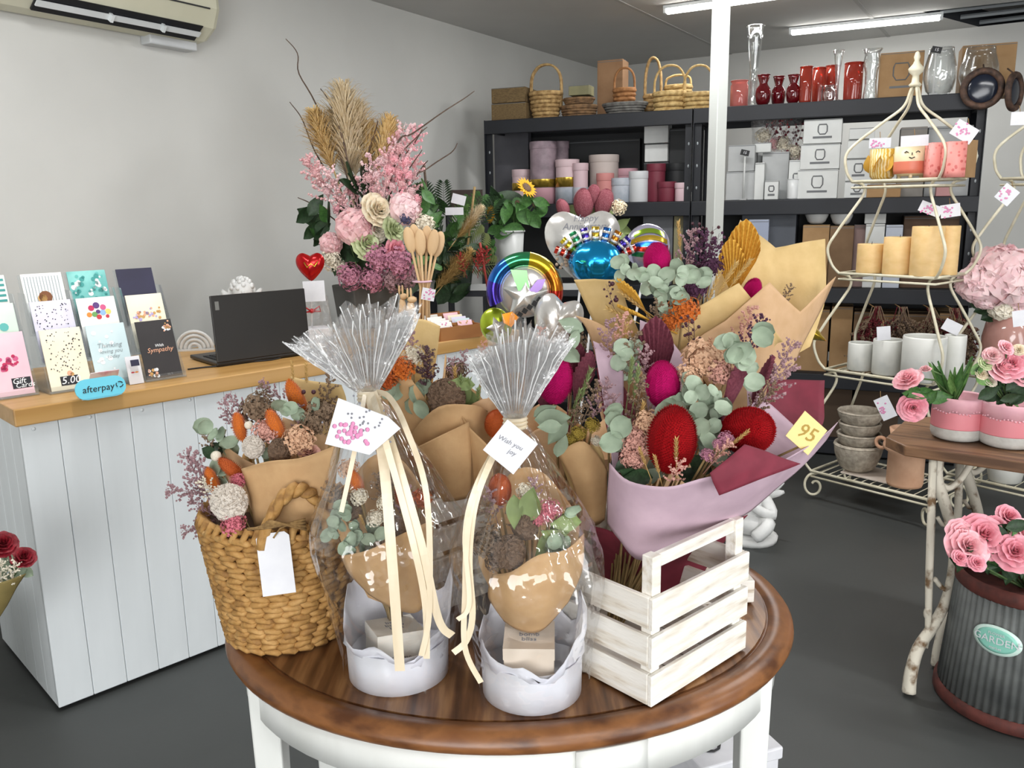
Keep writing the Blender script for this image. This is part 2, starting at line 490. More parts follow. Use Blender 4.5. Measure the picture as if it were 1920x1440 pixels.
m_red = mat('deep red bristle', '9C0A12', '78060C', 60, .9, spec=.15)
m_magenta = mat('magenta bristle', 'B80C60', '960A4C', 60, .9, spec=.15)
m_orange = mat('orange bristle', 'D8741A', 'B95A10', 60, .8, sheen=.2)
m_orange_dk = mat('burnt orange bristle', 'C05A1C', '9C4414', 60, .8)
m_pod = mat('grey brown seed head', '6E6054', 'D2C8BC', 26, .9, .4, tex='voronoi', lo=.12, hi=.34)
m_podd = mat('dark brown seed head', '8A705A', '4A382C', 70, .9, .4)
m_euc = mat('dusty green eucalyptus', '9FAE96', '8A9A84', 1.5, .75)
m_eucl = mat('pale eucalyptus', 'AEBBA6', '99A992', 1.5, .75)
m_olive = mat('olive leaf', '8A9A62', '7A8A58', 2, .7)
m_green = mat('dark green leaf', '2F4A2C', '22371F', 14, .55)
m_midgreen = mat('mid green leaf', '4E7A3C', '3A6030', 14, .5)
m_lime = mat('fresh green leaf', '7FA860', '628C48', 14, .5)
m_palm = mat('plum palm spear', '83414F', '6A2E3E', 30, .8)
m_palmy = mat('golden palm spear', 'DDAE48', 'C8932E', 30, .8)
m_pinkdry = mat('blush dried flower', 'D9A898', 'C08C80', 50, .9)
m_peach = mat('peach dried hydrangea', 'E0BC9C', 'C99E80', 50, .9)
m_white = mat('off white petals', 'EDE6D6', 'DCD2BC', 10, .7)
m_cream = mat('cream rose petals', 'F0E4CC', 'E2CFAE', 4, .6, sub=.1)
m_blush = mat('blush petals', 'EBC4C4', 'DDA4A8', 4, .6, sub=.1)
m_palepink = mat('pale pink petals', 'F0D2D2', 'E4B8BC', 4, .6, sub=.1)
m_pink = mat('rose pink petals', 'EFA6B0', 'F5C4CA', 2, .6, sub=.1)
m_hotpink = mat('deep pink petals', 'E88E9E', 'F0ACB8', 2, .6, sub=.1)
m_roseRed = mat('crimson rose petals', '8E1224', '6A0A18', 5, .6)
m_mauve = mat('dusty mauve petals', 'C4899C', 'A86C84', 8, .7)
m_greenrose = mat('lime white petals', 'D5DDB4', 'BCC894', 5, .65)
m_dusty = mat('dusty pink filler', 'B08F92', '8C6C72', 60, .9)
m_brownf = mat('brown filler', '927B64', '6E5A48', 60, .9)
m_burg = mat('burgundy berry', '4A1C2A', '34111C', 30, .5)
m_wheat = mat('straw', 'D0B070', 'B8965A', 50, .85)
m_pampas = mat('gold pampas', 'E8CC94', 'DAB878', 20, .9)
m_pampas2 = mat('buff pampas', 'EADBBE', 'DECAA4', 20, .9)
m_yellow = mat('yellow petals', 'E6B020', 'D29A10', 20, .7)
m_yellowf = mat('mustard filler', 'B29A44', '968032', 40, .9)
m_violet = mat('deep purple filler', '59304A', '40203A', 40, .9)
m_pinkbright = mat('bright pink filler', 'D8808C', 'C26474', 40, .8)

# ------------------------------------------------------------------ the shop shell
floor_m = mat('dark grey painted floor', '373938', '3E403F', 1.6, .5, .05, bscale=60, detail=8)
wall_m = mat('light grey wall', 'CFCFCB', 'CACAC6', 2, .85)
ceil_m = mat('white ceiling', 'CFCECB', 'C9C8C5', 2, .9)
f = MB().prism([(U0, 0), (U0, N1), (U1, N1), (U1, 0)], lambda p: RW(p[0], p[1], -.08), lambda p: RW(p[0], p[1], 0))
structure(f.build('floor', floor_m, smooth=False))
def slab(name, a, b, t, z0, z1, m):
    d = (b - a).normalized(); nn = V((d.y, -d.x, 0)) * t
    q = MB().prism([a, b, b + nn, a + nn], lambda p: V((p.x, p.y, z0)), lambda p: V((p.x, p.y, z1)))
    return structure(q.build(name, m, smooth=False))
slab('wall_left', RW(U1, 0), RW(U0, 0), .12, 0, CEIL, wall_m)
slab('wall_back', RW(U1, N1), RW(U1, 0), .12, 0, CEIL, wall_m)
def wall_with_opening(name, a, b, lo, hi, z0, z1):
    d = (b - a).normalized(); L = (b - a).length; nn = V((d.y, -d.x, 0)) * -.12
    w = MB()
    for s0, s1, za, zb in ((0, L, 0, z0), (0, L, z1, CEIL), (0, lo, z0, z1), (hi, L, z0, z1)):
        p0, p1 = a + d * s0, a + d * s1
        w.prism([p0, p1, p1 + nn, p0 + nn], lambda p: V((p.x, p.y, za)), lambda p: V((p.x, p.y, zb)))
    return structure(w.build(name, wall_m, smooth=False))
wall_with_opening('wall_front', RW(U0, 0), RW(U0, N1), 2.8, 7.7, .35, 2.5)
wall_with_opening('wall_right', RW(U0, N1), RW(U1, N1), 1.6, 6.4, .45, 2.5)
fr = MB()
for n_ in (2.8, 4.43, 6.07, 7.7): fr.box(RW(U0 - .05, n_, 1.42), (.06, .06, 2.16), rz(-AZ))
structure(fr.build('window_1', white_paint, smooth=False))
fr = MB()
for u_ in (1.6, 3.2, 4.8, 6.4): fr.box(RW(U0 + u_, N1 + .05, 1.47), (.06, .06, 2.06), rz(-AZ))
structure(fr.build('window_2', white_paint, smooth=False))
# ceiling with the opening over the right-hand racks
H = [atz(1730, 22, CEIL), atz(1985, -6, CEIL), atz(2010, 44, CEIL), atz(1876, 61, CEIL)]
O = [RW(U0, 0, CEIL), RW(U0, N1, CEIL), RW(U1, N1, CEIL), RW(U1, 0, CEIL)]
c = MB(); up = V((0, 0, .12))
# ring order: outer corner nearest each hole corner
c.add(O + H, [(0, 1, 5, 4), (1, 2, 6, 5), (2, 3, 7, 6), (3, 0, 4, 7)])
c.add([p + up for p in O + H], [(4, 5, 1, 0), (5, 6, 2, 1), (6, 7, 3, 2), (7, 4, 0, 3)])
structure(c.build('ceiling', ceil_m, smooth=False))
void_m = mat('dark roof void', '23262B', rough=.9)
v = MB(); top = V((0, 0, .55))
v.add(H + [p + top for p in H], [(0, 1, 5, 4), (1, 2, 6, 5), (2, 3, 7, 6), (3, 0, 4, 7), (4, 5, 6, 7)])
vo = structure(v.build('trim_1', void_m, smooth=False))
steel = mat('galvanised batten', 'A4AAAE', rough=.5, metal=.2)
for k in (.2, .45, .7):
    a = H[0].lerp(H[3], k); b = H[1].lerp(H[2], k)
    MB().tube([a + V((0, 0, .03)), b + V((0, 0, .03))], .014, 4).build('batten', steel, vo, False)
# ceiling sheet joints
j = MB()
jm = mat('ceiling joint strip', 'B9B8B5', rough=.9)
for n_ in (1.2, 2.4, 3.6):
    a, b = RW(U0, n_, CEIL - .004), RW(U1, n_, CEIL - .004)
    structure(MB().prism([a - DN * .012, b - DN * .012, b + DN * .012, a + DN * .012], lambda p: p, lambda p: p + V((0, 0, .006))).build('trim_%d' % int(2 + n_ / 1.2), jm, smooth=False))

# fluorescent battens
tube_m = mat('lit fluorescent diffuser', 'FFFDF8', emit=9)
def batten_light(p0, p1, label, ab=None, k=.5):
    a, b = ab or (atz(*p0, CEIL - .05), atz(*p1, CEIL - .05)); d = b - a; L = d.length; m_ = (a + b) / 2; ang = math.atan2(d.y, d.x)
    t = thing('fluorescent_light', label, 'ceiling light', m_ + V((0, 0, .046)), ang, 'fluorescent battens on the ceiling')
    MB().box((0, 0, -.009), (L, .055, .018)).build('housing', white_paint, t, False)
    MB().tube([(-L / 2 + .02, 0, -.032), (L / 2 - .02, 0, -.032)], .024, 10, flat=.7).build('diffuser', tube_m, t)
    for s in (-1, 1): MB().box((s * (L / 2 - .008), 0, -.026), (.015, .05, .034)).build('end_cap', white_paint, t, False)
    area('batten_glow', m_ + V((0, 0, -.012)), (0, 0, -1), .06, L * .96, k * BATT * L / 1.2, (1, 1, 1)).rotation_euler = (0, 0, ang + PI / 2)
BATT = 15
batten_light((1246, 27), (1530, -12), 'lit fluorescent ceiling batten crossing behind the white post')
batten_light((1480, 66), (1768, 37), 'lit fluorescent ceiling batten over the right-hand black rack')

for u_, n_, lb in ((2.40, 2.1, 'added unseen fluorescent batten over the plant stand'), (.0, 1.6, 'added unseen fluorescent batten over the counter'), (1.6, 4.2, 'added unseen fluorescent batten over the oval table'), (1.2, 6.4, 'added unseen fluorescent batten over the display stands'), (-1.9, 5.2, 'added unseen fluorescent batten near the shop front')):  # battens out of view, added to brighten the depth of the room
    batten_light(None, None, lb, (RW(u_, n_ - .6, CEIL - .05), RW(u_, n_ + .6, CEIL - .05)), 1)
# square white post in front of the racks
pw = atz(1338, 470, 1.2); pp = at(1338, 470, 4.35); 
PX, PY = pp.x, pp.y
structure(MB().box((0, 0, CEIL / 2), (.064, .064, CEIL)).build('trim_9', mat('white gloss post', 'BCBFBB', rough=.45), smooth=False, loc=(PX, PY, 0), rot=(0, 0, R_(28)), bevel=.004))

# ------------------------------------------------------------------ air conditioner on the left wall
ac_m = mat('aged cream plastic', 'D8D6C0', 'CFCDB6', 4, .45)
ac_dark = mat('black louvre', '15161A', rough=.5)
NW = DN
pA = onp(-45, 8, W0, NW); pB = onp(405, 60, W0, NW)
au = (pA - W0).dot(DU) ; bu = (pB - W0).dot(DU) - .13
L = bu - au
t = thing('air_conditioner', 'cream split system air conditioner with open black louvre high on grey wall', 'air conditioner', RW((au + bu) / 2, 0, 2.265), -AZ + PI / 2)
# local x along wall towards the back, local -y into the shop
prof = [(0, 0), (-.10, .012), (-.17, .06), (-.205, .14), (-.20, .28), (-.16, .30), (0, .30)]
MB().prism(prof, lambda p: V((-L / 2, p[0], p[1])), lambda p: V((L / 2, p[0], p[1]))).build('casing', ac_m, t, False, bevel=.03)
MB().prism([(-.112, .012), (-.178, .062), (-.188, .058), (-.118, .004)], lambda p: V((-L * .36, p[0], p[1])), lambda p: V((L * .40, p[0], p[1]))).build('louvre_slot', ac_dark, t, False)
MB().prism([(-.145, .020), (-.165, .036), (-.170, .032), (-.150, .015)], lambda p: V((-L * .36, p[0], p[1])), lambda p: V((L * .40, p[0], p[1]))).build('flap', white_paint, t, False)
for k in (-.05, .2): MB().box((L * k, -.155, .03), (.012, .05, .03), Matrix.Rotation(R_(37), 3, 'X')).build('flap_arm', white_paint, t, False)
MB().box((L * .25, -.206, .135), (L * .36, .004, .006)).build('panel_seam', ac_dark, t, False)
pc_ = onp(308, 80, W0, NW)
cb = MB().box((0, 0, 0), (.25, .07, .055)).build('pipe_cover', mat('grey white plastic', 'C9CCCE', rough=.5), None, False, loc=pc_ + DN * .035 , rot=(0, 0, -AZ + PI / 2), bevel=.006)
tag(cb, 'small white pipe cover box under the air conditioner', 'pipe cover')

# ------------------------------------------------------------------ counter
CA = V((-1.413, 2.343, 0)); CAZ = R_(45.5)
CROT = PI / 2 - CAZ
CX = V((math.cos(CROT), math.sin(CROT), 0)); CY = V((-CX.y, CX.x, 0))
CL, CD, CH = 2.0, .66, .966
def cl(p):
    q = V(p) - CA; return V((q.dot(CX), q.dot(CY), q.z))
def cw(x, y, z=CH): return CA + CX * x + CY * y + V((0, 0, z))
panel_w = mat('white painted boards', 'E2E7E9', 'DADFE1', 9, .5, .05, bscale=60, stretch=(1, 1, .15))
shadowline_m = mat('black plinth', '141414', rough=.9)
t = thing('shop_counter', 'white shop counter clad in vertical tongue and groove boards', 'counter', CA, CROT)
MB().box((CL / 2, CD / 2, .455), (CL - .05, CD - .05, .91)).build('carcass', panel_w, t, False)
MB().box((CL / 2, CD / 2, .010), (CL - .045, CD - .045, .020)).build('shadowline', shadowline_m, t, False)  # black strip imitating the thin shadow line between boards and floor
pwid = .1035; x = 0; k = 0
pl = MB().box((pwid / 2 - .0006, .008, .464), (pwid - .0012, .016, .900)); pl_o = None
while x < CL - .02:
    if pl_o is None:
        pl_o = pl.build('board', panel_w, t, False, bevel=.0028); o = pl_o
    else:
        o = pl_o.copy(); C.objects.link(o); o.parent = t
    o.location = (x, 0, 0); x += pwid
ple = None; y = .002
while y < CD - .05:
    o = pl_o.copy(); C.objects.link(o); o.parent = t; o.rotation_euler = (0, 0, -PI / 2); o.location = (0, y + pwid, 0); y += pwid
nail = None
for i in range(12):
    zz = .897 + .006 * (i % 2)
    if nail is None: nail = MB().ball((0, 0, 0), (.006, .003, .006), 6, 4).build('nail_head', panel_w, t)
    else:
        n2 = nail.copy(); C.objects.link(n2); n2.parent = t; n2.location = (.035 + .155 * i, -.001, zz); continue
    nail.location = (.035, -.001, zz)
honey = mat('honey oak worktop', 'C69C64', 'AE8248', 7, .4, .05, stretch=(.12, 2.2, 2.2), c3='BA9054', detail=8, bscale=30)
MBt = MB().box((CL / 2, CD / 2 - .005, CH - .026), (CL + .03, CD + .03, .052))
wt = MBt.build('counter_worktop', honey, None, False, loc=CA, rot=(0, 0, CROT), bevel=.004)
tag(wt, 'thick honey oak worktop lying along the white shop counter', 'worktop')

# ------------------------------------------------------------------ greeting cards in acrylic stands
inks = {k: mat('print ' + k, v, rough=.6) for k, v in dict(black='222228', pink='D05A86', deep='C02A58', teal='5FB3AC', tealD='3E948F', brown='7A4A26', gold='C79A5A', white='F2F2F2', red='C43A44', orange='E08A3A', yellow='E8D070', purple='5A3A78', blue='8FB4DC', green='6AA05A', navy='262640', peach='E0A888', grey='9AA4A8', sky='5BC3D8', lilac='B0A2D0').items()}
cardm = {k: mat('card ' + k, *v, rough=.55) for k, v in dict(pink=('F2CCD4', 'EBBCC8'), mint=('DDEBDC', 'D0E2D2'), white=('F2F0EA', 'ECEAE4'), cream=('F1E8D2', 'EADFC2'), lilac=('DEDAEA', 'D4D0E4'), pale=('CFE0E2', 'BFD4D8'), charcoal=('2E2A2B', '262324'), navy=('25233A', '2C2A44'), teal=('8CCFC8', '4E9E9A')).items()}
CWD, CHT = .118, .192
def disc(b, x, z, r, n=10):
    b.add([V((x, -.0026, z))] + [V((x + r * math.cos(2 * PI * k / n), -.0026, z + r * math.sin(2 * PI * k / n))) for k in range(n)], [(0, 1 + k, 1 + (k + 1) % n) for k in range(n)])
def greeting_card(base, lean, label, m, prints=(), texts=(), w=CWD, h=CHT):
    t = bpy.data.objects.new('greeting_card', None); C.objects.link(t); t.location = base; t.rotation_euler = (-lean, 0, CROT)
    tag(t, label, 'card', 'greeting cards in the acrylic stands')
    MB().box((0, 0, h / 2), (w, .003, h)).build('card_sheet', m, t, False)
    by = {}
    for p in prints:
        b = by.setdefault(p[0], MB())
        if p[1] == 'o': disc(b, p[2] * w, p[3] * h, p[4] * w)
        else:
            x0, z0, x1, z1 = p[2] * w, p[3] * h, p[4] * w, p[5] * h
            b.add([(x0, -.0024, z0), (x1, -.0024, z0), (x1, -.0024, z1), (x0, -.0024, z1)], [(0, 1, 2, 3)])
    for cname, b in by.items(): b.build('print', inks[cname], t, False)['kind'] = 'stuff'
    for (s, cname, xx, zz, sz) in texts:
        text(s, 'lettering', inks[cname], t, (xx * w, -.0030, zz * h), (PI / 2, 0, 0), sz, .25)
    return t
rr = random.Random(21)
dots = [('black', 'o', rr.uniform(-.42, .42), rr.uniform(.3, .95), rr.uniform(.008, .02)) for _ in range(80)]
dots2 = [('black', 'o', rr.uniform(-.42, .42), rr.uniform(.5, .95), rr.uniform(.008, .018)) for _ in range(60)]
florals = [(['pink', 'deep'][i % 2], 'o', rr.uniform(-.45, .4), rr.uniform(.42, .62), rr.uniform(.03, .07)) for i in range(22)]
teal_cloud = [(['tealD', 'teal', 'white'][i % 3], 'o', rr.uniform(-.42, .42), rr.uniform(.5, .95), rr.uniform(.02, .08)) for i in range(50)]
symp = [(['peach', 'gold', 'white'][i % 3], 'o', .34 + rr.uniform(-.12, .1), .9 + rr.uniform(-.1, .07), rr.uniform(.02, .05)) for i in range(16)] + [(['peach', 'gold', 'white'][i % 3], 'o', -.32 + rr.uniform(-.1, .14), .08 + rr.uniform(-.05, .09), rr.uniform(.02, .05)) for i in range(16)]
ball = [('purple', 'o', -.02, .86, .09), ('deep', 'o', -.16, .82, .08), ('pink', 'o', .15, .82, .08), ('orange', 'o', -.24, .71, .07), ('green', 'o', -.1, .71, .075), ('purple', 'o', .0, .75, .06), ('blue', 'o', .12, .73, .08), ('yellow', 'o', .26, .74, .08), ('red', 'o', 0, .66, .07), ('red', 'o', .22, .66, .05)]
creamf = [(['peach', 'gold', 'lilac'][i % 3], 'o', rr.uniform(-.4, .4), rr.uniform(.55, .75), rr.uniform(.015, .05)) for i in range(30)]
cols = [
 ((28, 747), [('pink card of deep pink blossom at the left end of the front row', 'pink', florals + [('black', 'q', .02, .10, .46, .27)], [('Gift', 'white', .18, .215, .024), ('Cards', 'white', .30, .145, .022)]),
              ('pale mint card with two teal shapes at the left end of the middle row', 'mint', [('teal', 'q', -.36, .55, -.12, .7), ('teal', 'o', .18, .62, .11), ('tealD', 'q', -.3, .55, -.18, .62)], ()),
              ('teal and white striped card at the left end of the top row', 'white', [('tealD', 'q', -.46, .56 + .085 * i, .46, .60 + .085 * i) for i in range(5)], ())]),
 ((138, 734), [('cream card with black dots and a black price label at its foot', 'cream', dots + [('peach', 'o', .02, .26, .07), ('gold', 'o', .07, .24, .05), ('black', 'q', -.24, .07, .20, .22)], [('5.00', 'white', 0, .145, .032)]),
               ('lilac white card scattered with small black dots in the middle row', 'lilac', dots2, ()),
               ('fine striped card with a brown rounded shape in the top row', 'white', [('grey', 'q', -.44 + .075 * i, .5, -.42 + .075 * i, .95) for i in range(12)] + [('brown', 'o', .0, .60, .17), ('gold', 'o', -.08, .58, .12)], ())]),
 ((222, 722), [('pale blue watercolour card with grey handwriting in the front row', 'pale', [('white', 'o', rr.uniform(-.4, .4), rr.uniform(.1, .9), rr.uniform(.02, .07)) for i in range(14)], [('Thinking', 'grey', 0, .64, .022), ('loving you', 'grey', .02, .54, .017), ('today', 'grey', .05, .45, .017)]),
               ('white card with a bunch of colourful balloons in the middle row', 'white', ball, ()),
               ('teal watercolour card in the top row', 'teal', teal_cloud, ())]),
 ((312, 712), [('charcoal sympathy card with peach flowers in two corners', 'charcoal', symp, [('With', 'white', .02, .56, .014), ('Sympathy', 'peach', .02, .485, .022)]),
               ('cream floral card in the middle row at the laptop end', 'cream', creamf, ()),
               ('plain navy card with white border in the top row', 'navy', (), ())]),
]
STLAB = ['clear acrylic three tier card stand at the left edge of the worktop', 'clear acrylic card stand holding the black dotted cards', 'clear acrylic card stand holding the balloon card', 'clear acrylic card stand nearest the laptop']
LEAN = R_(17)
for ci, ((px, py), cards) in enumerate(cols):
    b0 = atz(px, py, CH); b0.z = CH
    st = thing('card_stand', STLAB[ci], 'card stand', b0, CROT, 'acrylic card stands on the counter')
    rot = Matrix.Rotation(-LEAN, 3, 'X')
    for i in range(3):
        yb, zb = .012 + .058 * i, .006 + .083 * i
        MB().box(V((0, yb + .006, zb)) + rot @ V((0, 0, .095)), (CWD + .012, .002, .19), rot).build('tier_panel', acrylic, st, False)
        MB().box((0, yb - .006, zb - .002), (CWD + .012, .026, .002)).build('tier_shelf', acrylic, st, False)
        MB().box((0, yb - .018, zb + .008), (CWD + .012, .002, .018)).build('tier_lip', acrylic, st, False)
        lb, cm, pr, tx = cards[i]
        greeting_card(b0 + CX * 0 + CY * (yb - .004) + V((0, 0, zb + .001)), LEAN, lb, cardm[cm], pr, tx)
    for s in (-1, 1):
        MB().prism([(-.006, 0), (.20, 0), (.20, .30), (.13, .30)], lambda p: V((s * (CWD / 2 + .006), p[0], p[1])), lambda p: V((s * (CWD / 2 + .008), p[0], p[1]))).build('side_panel', acrylic, st, False)

# turquoise pay sign and small card-logo sign at the counter edge
b0 = atz(196, 747, CH); b0.z = CH
t = thing('counter_sign', 'turquoise rounded pay later sign at the counter edge', 'sign', b0 + CY * .012, CROT)
w2, h2 = .145, .062
pill = []
for sx, a0 in ((1, -PI / 2), (-1, PI / 2)):
    for k in range(9):
        a = a0 + PI * k / 8; pill.append((sx * (w2 / 2 - h2 / 2) + math.cos(a) * h2 / 2, h2 / 2 + math.sin(a) * h2 / 2))
ro = Matrix.Rotation(R_(-14), 3, 'X')
MB().prism(pill, lambda p: ro @ V((p[0], 0, p[1])), lambda p: ro @ V((p[0], .005, p[1]))).build('sign_face', mat('turquoise acrylic', '6CCBE0', rough=.3), t, False)
text('afterpay', 'lettering', black_ink, t, ro @ V((-.008, -.001, h2 / 2 - .001)), (PI / 2 + R_(-14), 0, 0), .028, .15)
lg = MB()
for a0 in (.4, 2.5, 4.6): lg.tube([ro @ V((.054 + .010 * math.cos(a0 + k * .25), -.001, .033 + .008 * math.sin(a0 + k * .25))) for k in range(7)], .0015, 4)
lg.build('logo', black_ink, t)
MB().box((0, .02, .003), (w2 * .8, .04, .004)).build('foot', acrylic, t, False)
b0 = atz(250, 718, CH); b0.z = CH
t = thing('card_logo_sign', 'small white sign with payment card logos beside the turquoise sign', 'sign', b0 + CY * -.020, CROT)
MB().box((0, 0, .045), (.045, .003, .09), ro).build('sign_face', white_paper, t, False)
MB().box((.0, -.012, .070), (.026, .002, .020), ro).build('navy_logo', inks['navy'], t, False)
b = MB(); b.ball((-.006, -.003, .032), (.009, .001, .009), 10, 6); b.build('red_logo', inks['red'], t)
b = MB(); b.ball((.006, -.003, .032), (.009, .001, .009), 10, 6); b.build('orange_logo', inks['orange'], t)
MB().box((0, .001, .014), (.028, .002, .008), ro).build('blue_logo', inks['blue'], t, False)
MB().box((0, .012, .002), (.045, .03, .003)).build('foot', acrylic, t, False)
b0 = atz(205, 735, CH); b0.z = CH
t = MB().box((0, 0, .001), (.085, .045, .0015)).build('leaflet', mat('pink white leaflet', 'F0E4EA', 'D88AA4', 18, .6, lo=.5, hi=.7), None, False, loc=b0 + CY * .03 + V((0, 0, .045)), rot=(R_(-50), 0, CROT))
tag(t, 'small pink and white leaflet behind the turquoise sign', 'leaflet')

# ------------------------------------------------------------------ laptop
lap_m = mat('black laptop shell', '17130F', '1B1713', 6, .35)
l0 = atz(407, 683, CH + .012); l1 = atz(560, 662, CH + .012); l1.z = l0.z
lx = (l1 - l0); lw = .365; la = math.atan2(lx.y, lx.x)
t = thing('laptop', 'open black laptop seen from behind its lid', 'laptop', V((l0.x, l0.y, CH)), la)
MB().box((lw / 2, .125, .010), (lw, .25, .014)).build('base', lap_m, t, False, bevel=.004)
rl = Matrix.Rotation(R_(-4), 3, 'X')
MB().box(V((lw / 2, .0, .016)) + rl @ V((0, 0, .118)), (lw, .008, .236), rl).build('lid', lap_m, t, False, bevel=.003)
MB().box(V((lw / 2, .0, .016)) + rl @ V((0, .005, .12)), (lw - .02, .002, .21), rl).build('screen', mat('dark screen', '202428', rough=.2), t, False)
MB().box(V((.022, 0, .016)) + rl @ V((0, -.0045, .20)), (.014, .001, .03), rl).build('badge', mat('grey badge', '6E6E6A', rough=.5), t, False)
kb = MB()
for i in range(5):
    for j in range(13): kb.box((.03 + .0235 * j, .06 + .026 * i, .018), (.019, .02, .003))
k_ = kb.build('keyboard', black_ink, t, False); k_['kind'] = 'stuff'
cab = [cw(*cl(atz(x, y, CH))[:2], CH + .003) for x, y in ((352, 694), (385, 690), (420, 687), (470, 680), (510, 676), (545, 668), (585, 664))]
o = MB().tube(spline(cab, 5), .0028, 6).build('power_cable', black_ink); tag(o, 'thin black power cable lying on the worktop before the laptop', 'cable')

# ------------------------------------------------------------------ white ornaments on the counter
plaster = mat('white plaster', 'E2E2E0', 'D4D4D2', 20, .7, .2, bscale=60)
def cherub(name, label, loc, h, rot, wingspan=.8):
    t = thing(name, label, 'statue', loc, rot)
    MB().lathe([(.0, 0), (.30 * h, 0), (.31 * h, .05 * h), (.26 * h, .08 * h), (0, .08 * h)], 20).build('base', plaster, t)
    b = MB()
    b.ball((0, 0, .32 * h), (.19 * h, .16 * h, .26 * h), 14, 10)
    b.ball((0, -.03 * h, .22 * h), (.24 * h, .22 * h, .15 * h), 14, 8)
    b.ball((0, -.02 * h, .74 * h), (.14 * h, .15 * h, .17 * h), 14, 10)
    b.tube([(0, 0, .5 * h), (0, -.01 * h, .66 * h)], .07 * h, 8)
    for s in (-1, 1):
        b.tube(spline([(s * .15 * h, 0, .5 * h), (s * .25 * h, -.1 * h, .36 * h), (s * .08 * h, -.2 * h, .46 * h), (s * .04 * h, -.17 * h, .6 * h)], 4), [.07 * h] * 5 + [.055 * h] * 5 + [.045 * h] * 3, 8)
        b.tube(spline([(s * .10 * h, -.02 * h, .2 * h), (s * .24 * h, -.2 * h, .26 * h), (s * .12 * h, -.3 * h, .12 * h)], 4), [.1 * h] * 4 + [.075 * h] * 4 + [.05 * h], 8)
    b.ball((0, -.165 * h, .73 * h), (.022 * h, .03 * h, .03 * h), 6, 4)
    b.build('body', plaster, t)
    hr = MB(); rnd = random.Random(2)
    for k in range(70):
        d = V((rnd.gauss(0, 1), rnd.gauss(.25, .8), abs(rnd.gauss(.5, .7)))).normalized()
        hr.ball(V((0, 0, .77 * h)) + V((d.x * .145 * h, d.y * .15 * h, d.z * .155 * h)), .035 * h, 6, 4)
    hr.build('curly_hair', plaster, t)['kind'] = 'stuff'
    for s in (-1, 1):
        w = MB()
        for k in range(7):
            a = R_(20 + 17 * k); L_ = (.34 + .05 * math.sin(k)) * h
            w.ball((s * (.08 * h + .5 * L_ * math.cos(a) * wingspan), .15 * h, .45 * h + .5 * L_ * math.sin(a)), (L_ * .5, .02 * h, .05 * h), 8, 5, rot=Matrix.Rotation(-s * a if s > 0 else a, 3, 'Y'))
        w.build('wing', plaster, t)
    return t
def on_counter(px, py):
    p = atz(px, py, CH); p.z = CH; return p
pch = on_counter(462, 640)
cherub('cherub_statue', 'white plaster cherub with curly hair behind the laptop lid', pch, .29, R_(20))
pr_ = on_counter(366, 657)
t = thing('rainbow_ornament', 'white nested rainbow arch ornament between cards and laptop', 'ornament', pr_, R_(10))
for k in range(4):
    r_ = .068 - .0155 * k
    MB().tube([(r_ * math.cos(PI * i / 14), 0, .004 + r_ * 1.05 * math.sin(PI * i / 14)) for i in range(15)], .0072, 8).build('arch', plaster, t)
MB().box((0, 0, .003), (.15, .03, .006)).build('foot', plaster, t, False)

# ------------------------------------------------------------------ oval table in the foreground
TC = V((-.013, 1.57, 0)); TRX, TRY, TZ = .553, .46, .735
top_m = mat('brown stained tabletop', '482C19', '9A7048', 6, .36, .06, stretch=(6, .5, 1), lo=.38, hi=.64, c3='704A2D', detail=9, bscale=40)
_t = top_m.node_tree
for n_ in _t.nodes:
    if n_.type == 'MAPPING': n_.inputs['Rotation'].default_value = (0, 0, R_(40))
rim_m = mat('orange brown table rim', '744828', '56321A', 9, .35, .05, stretch=(1, 1, 3), c3='875832', detail=8, bscale=40)
t = thing('oval_table', 'white oval table with brown stained wooden top in the foreground', 'table', TC)
MB().lathe([(.0, TZ - .03), (.90, TZ - .03), (.905, TZ), (.0, TZ)][::-1], 72, sx=TRX, sy=TRY).build('tabletop', top_m, t, False)
MB().lathe([(.90, TZ - .04), (.90, TZ - .002), (.908, TZ - .004), (.914, TZ - .004), (.920, TZ + .001), (.955, TZ + .002), (.982, TZ - .004), (.998, TZ - .016), (1.0, TZ - .024), (.992, TZ - .032), (.972, TZ - .037), (.955, TZ - .042), (.90, TZ - .042)], 96, sx=TRX, sy=TRY).build('rim', rim_m, t)
twhite = mat('white painted wood', 'E7E8E4', 'DCDDD8', 12, .45, .05, stretch=(1, 1, .3))
ap = MB(); n = 72
for r0, r1 in ((.955, .935),):
    vs = []; fs = []
    for k in range(n):
        a = 2 * PI * k / n
        for r_, z_ in ((.945, .622), (.945, .692), (.90, .692), (.90, .622)): vs.append((math.cos(a) * r_ * TRX, math.sin(a) * r_ * TRY, z_))
    for k in range(n):
        l = (k + 1) % n
        for q in range(4): fs.append((k * 4 + q, l * 4 + q, l * 4 + (q + 1) % 4, k * 4 + (q + 1) % 4))
    ap.add(vs, fs)
ap.build('apron', twhite, t)
a0, a1 = R_(281), R_(294)
MB().grid(lambda u, v: V((math.cos(a0 + (a1 - a0) * u) * .952 * TRX, math.sin(a0 + (a1 - a0) * u) * .952 * TRY, .628 + .060 * v)), 6, 1).build('drawer_front', twhite, t, True, solid=.004)
for sx in (-1, 1):
    for sy in (-1, 1):
        lg = MB(); w0, w1 = .027, .019; x0, y0 = sx * .435, sy * .205
        lg.add([(x0 + dx * w, y0 + dy * w, z) for z, w in ((0, w1), (.69, w0)) for dx, dy in ((-1, -1), (1, -1), (1, 1), (-1, 1))],
               [(0, 1, 5, 4), (1, 2, 6, 5), (2, 3, 7, 6), (3, 0, 4, 7), (3, 2, 1, 0), (4, 5, 6, 7)])
        lg.build('leg', twhite, t, False, bevel=.004)
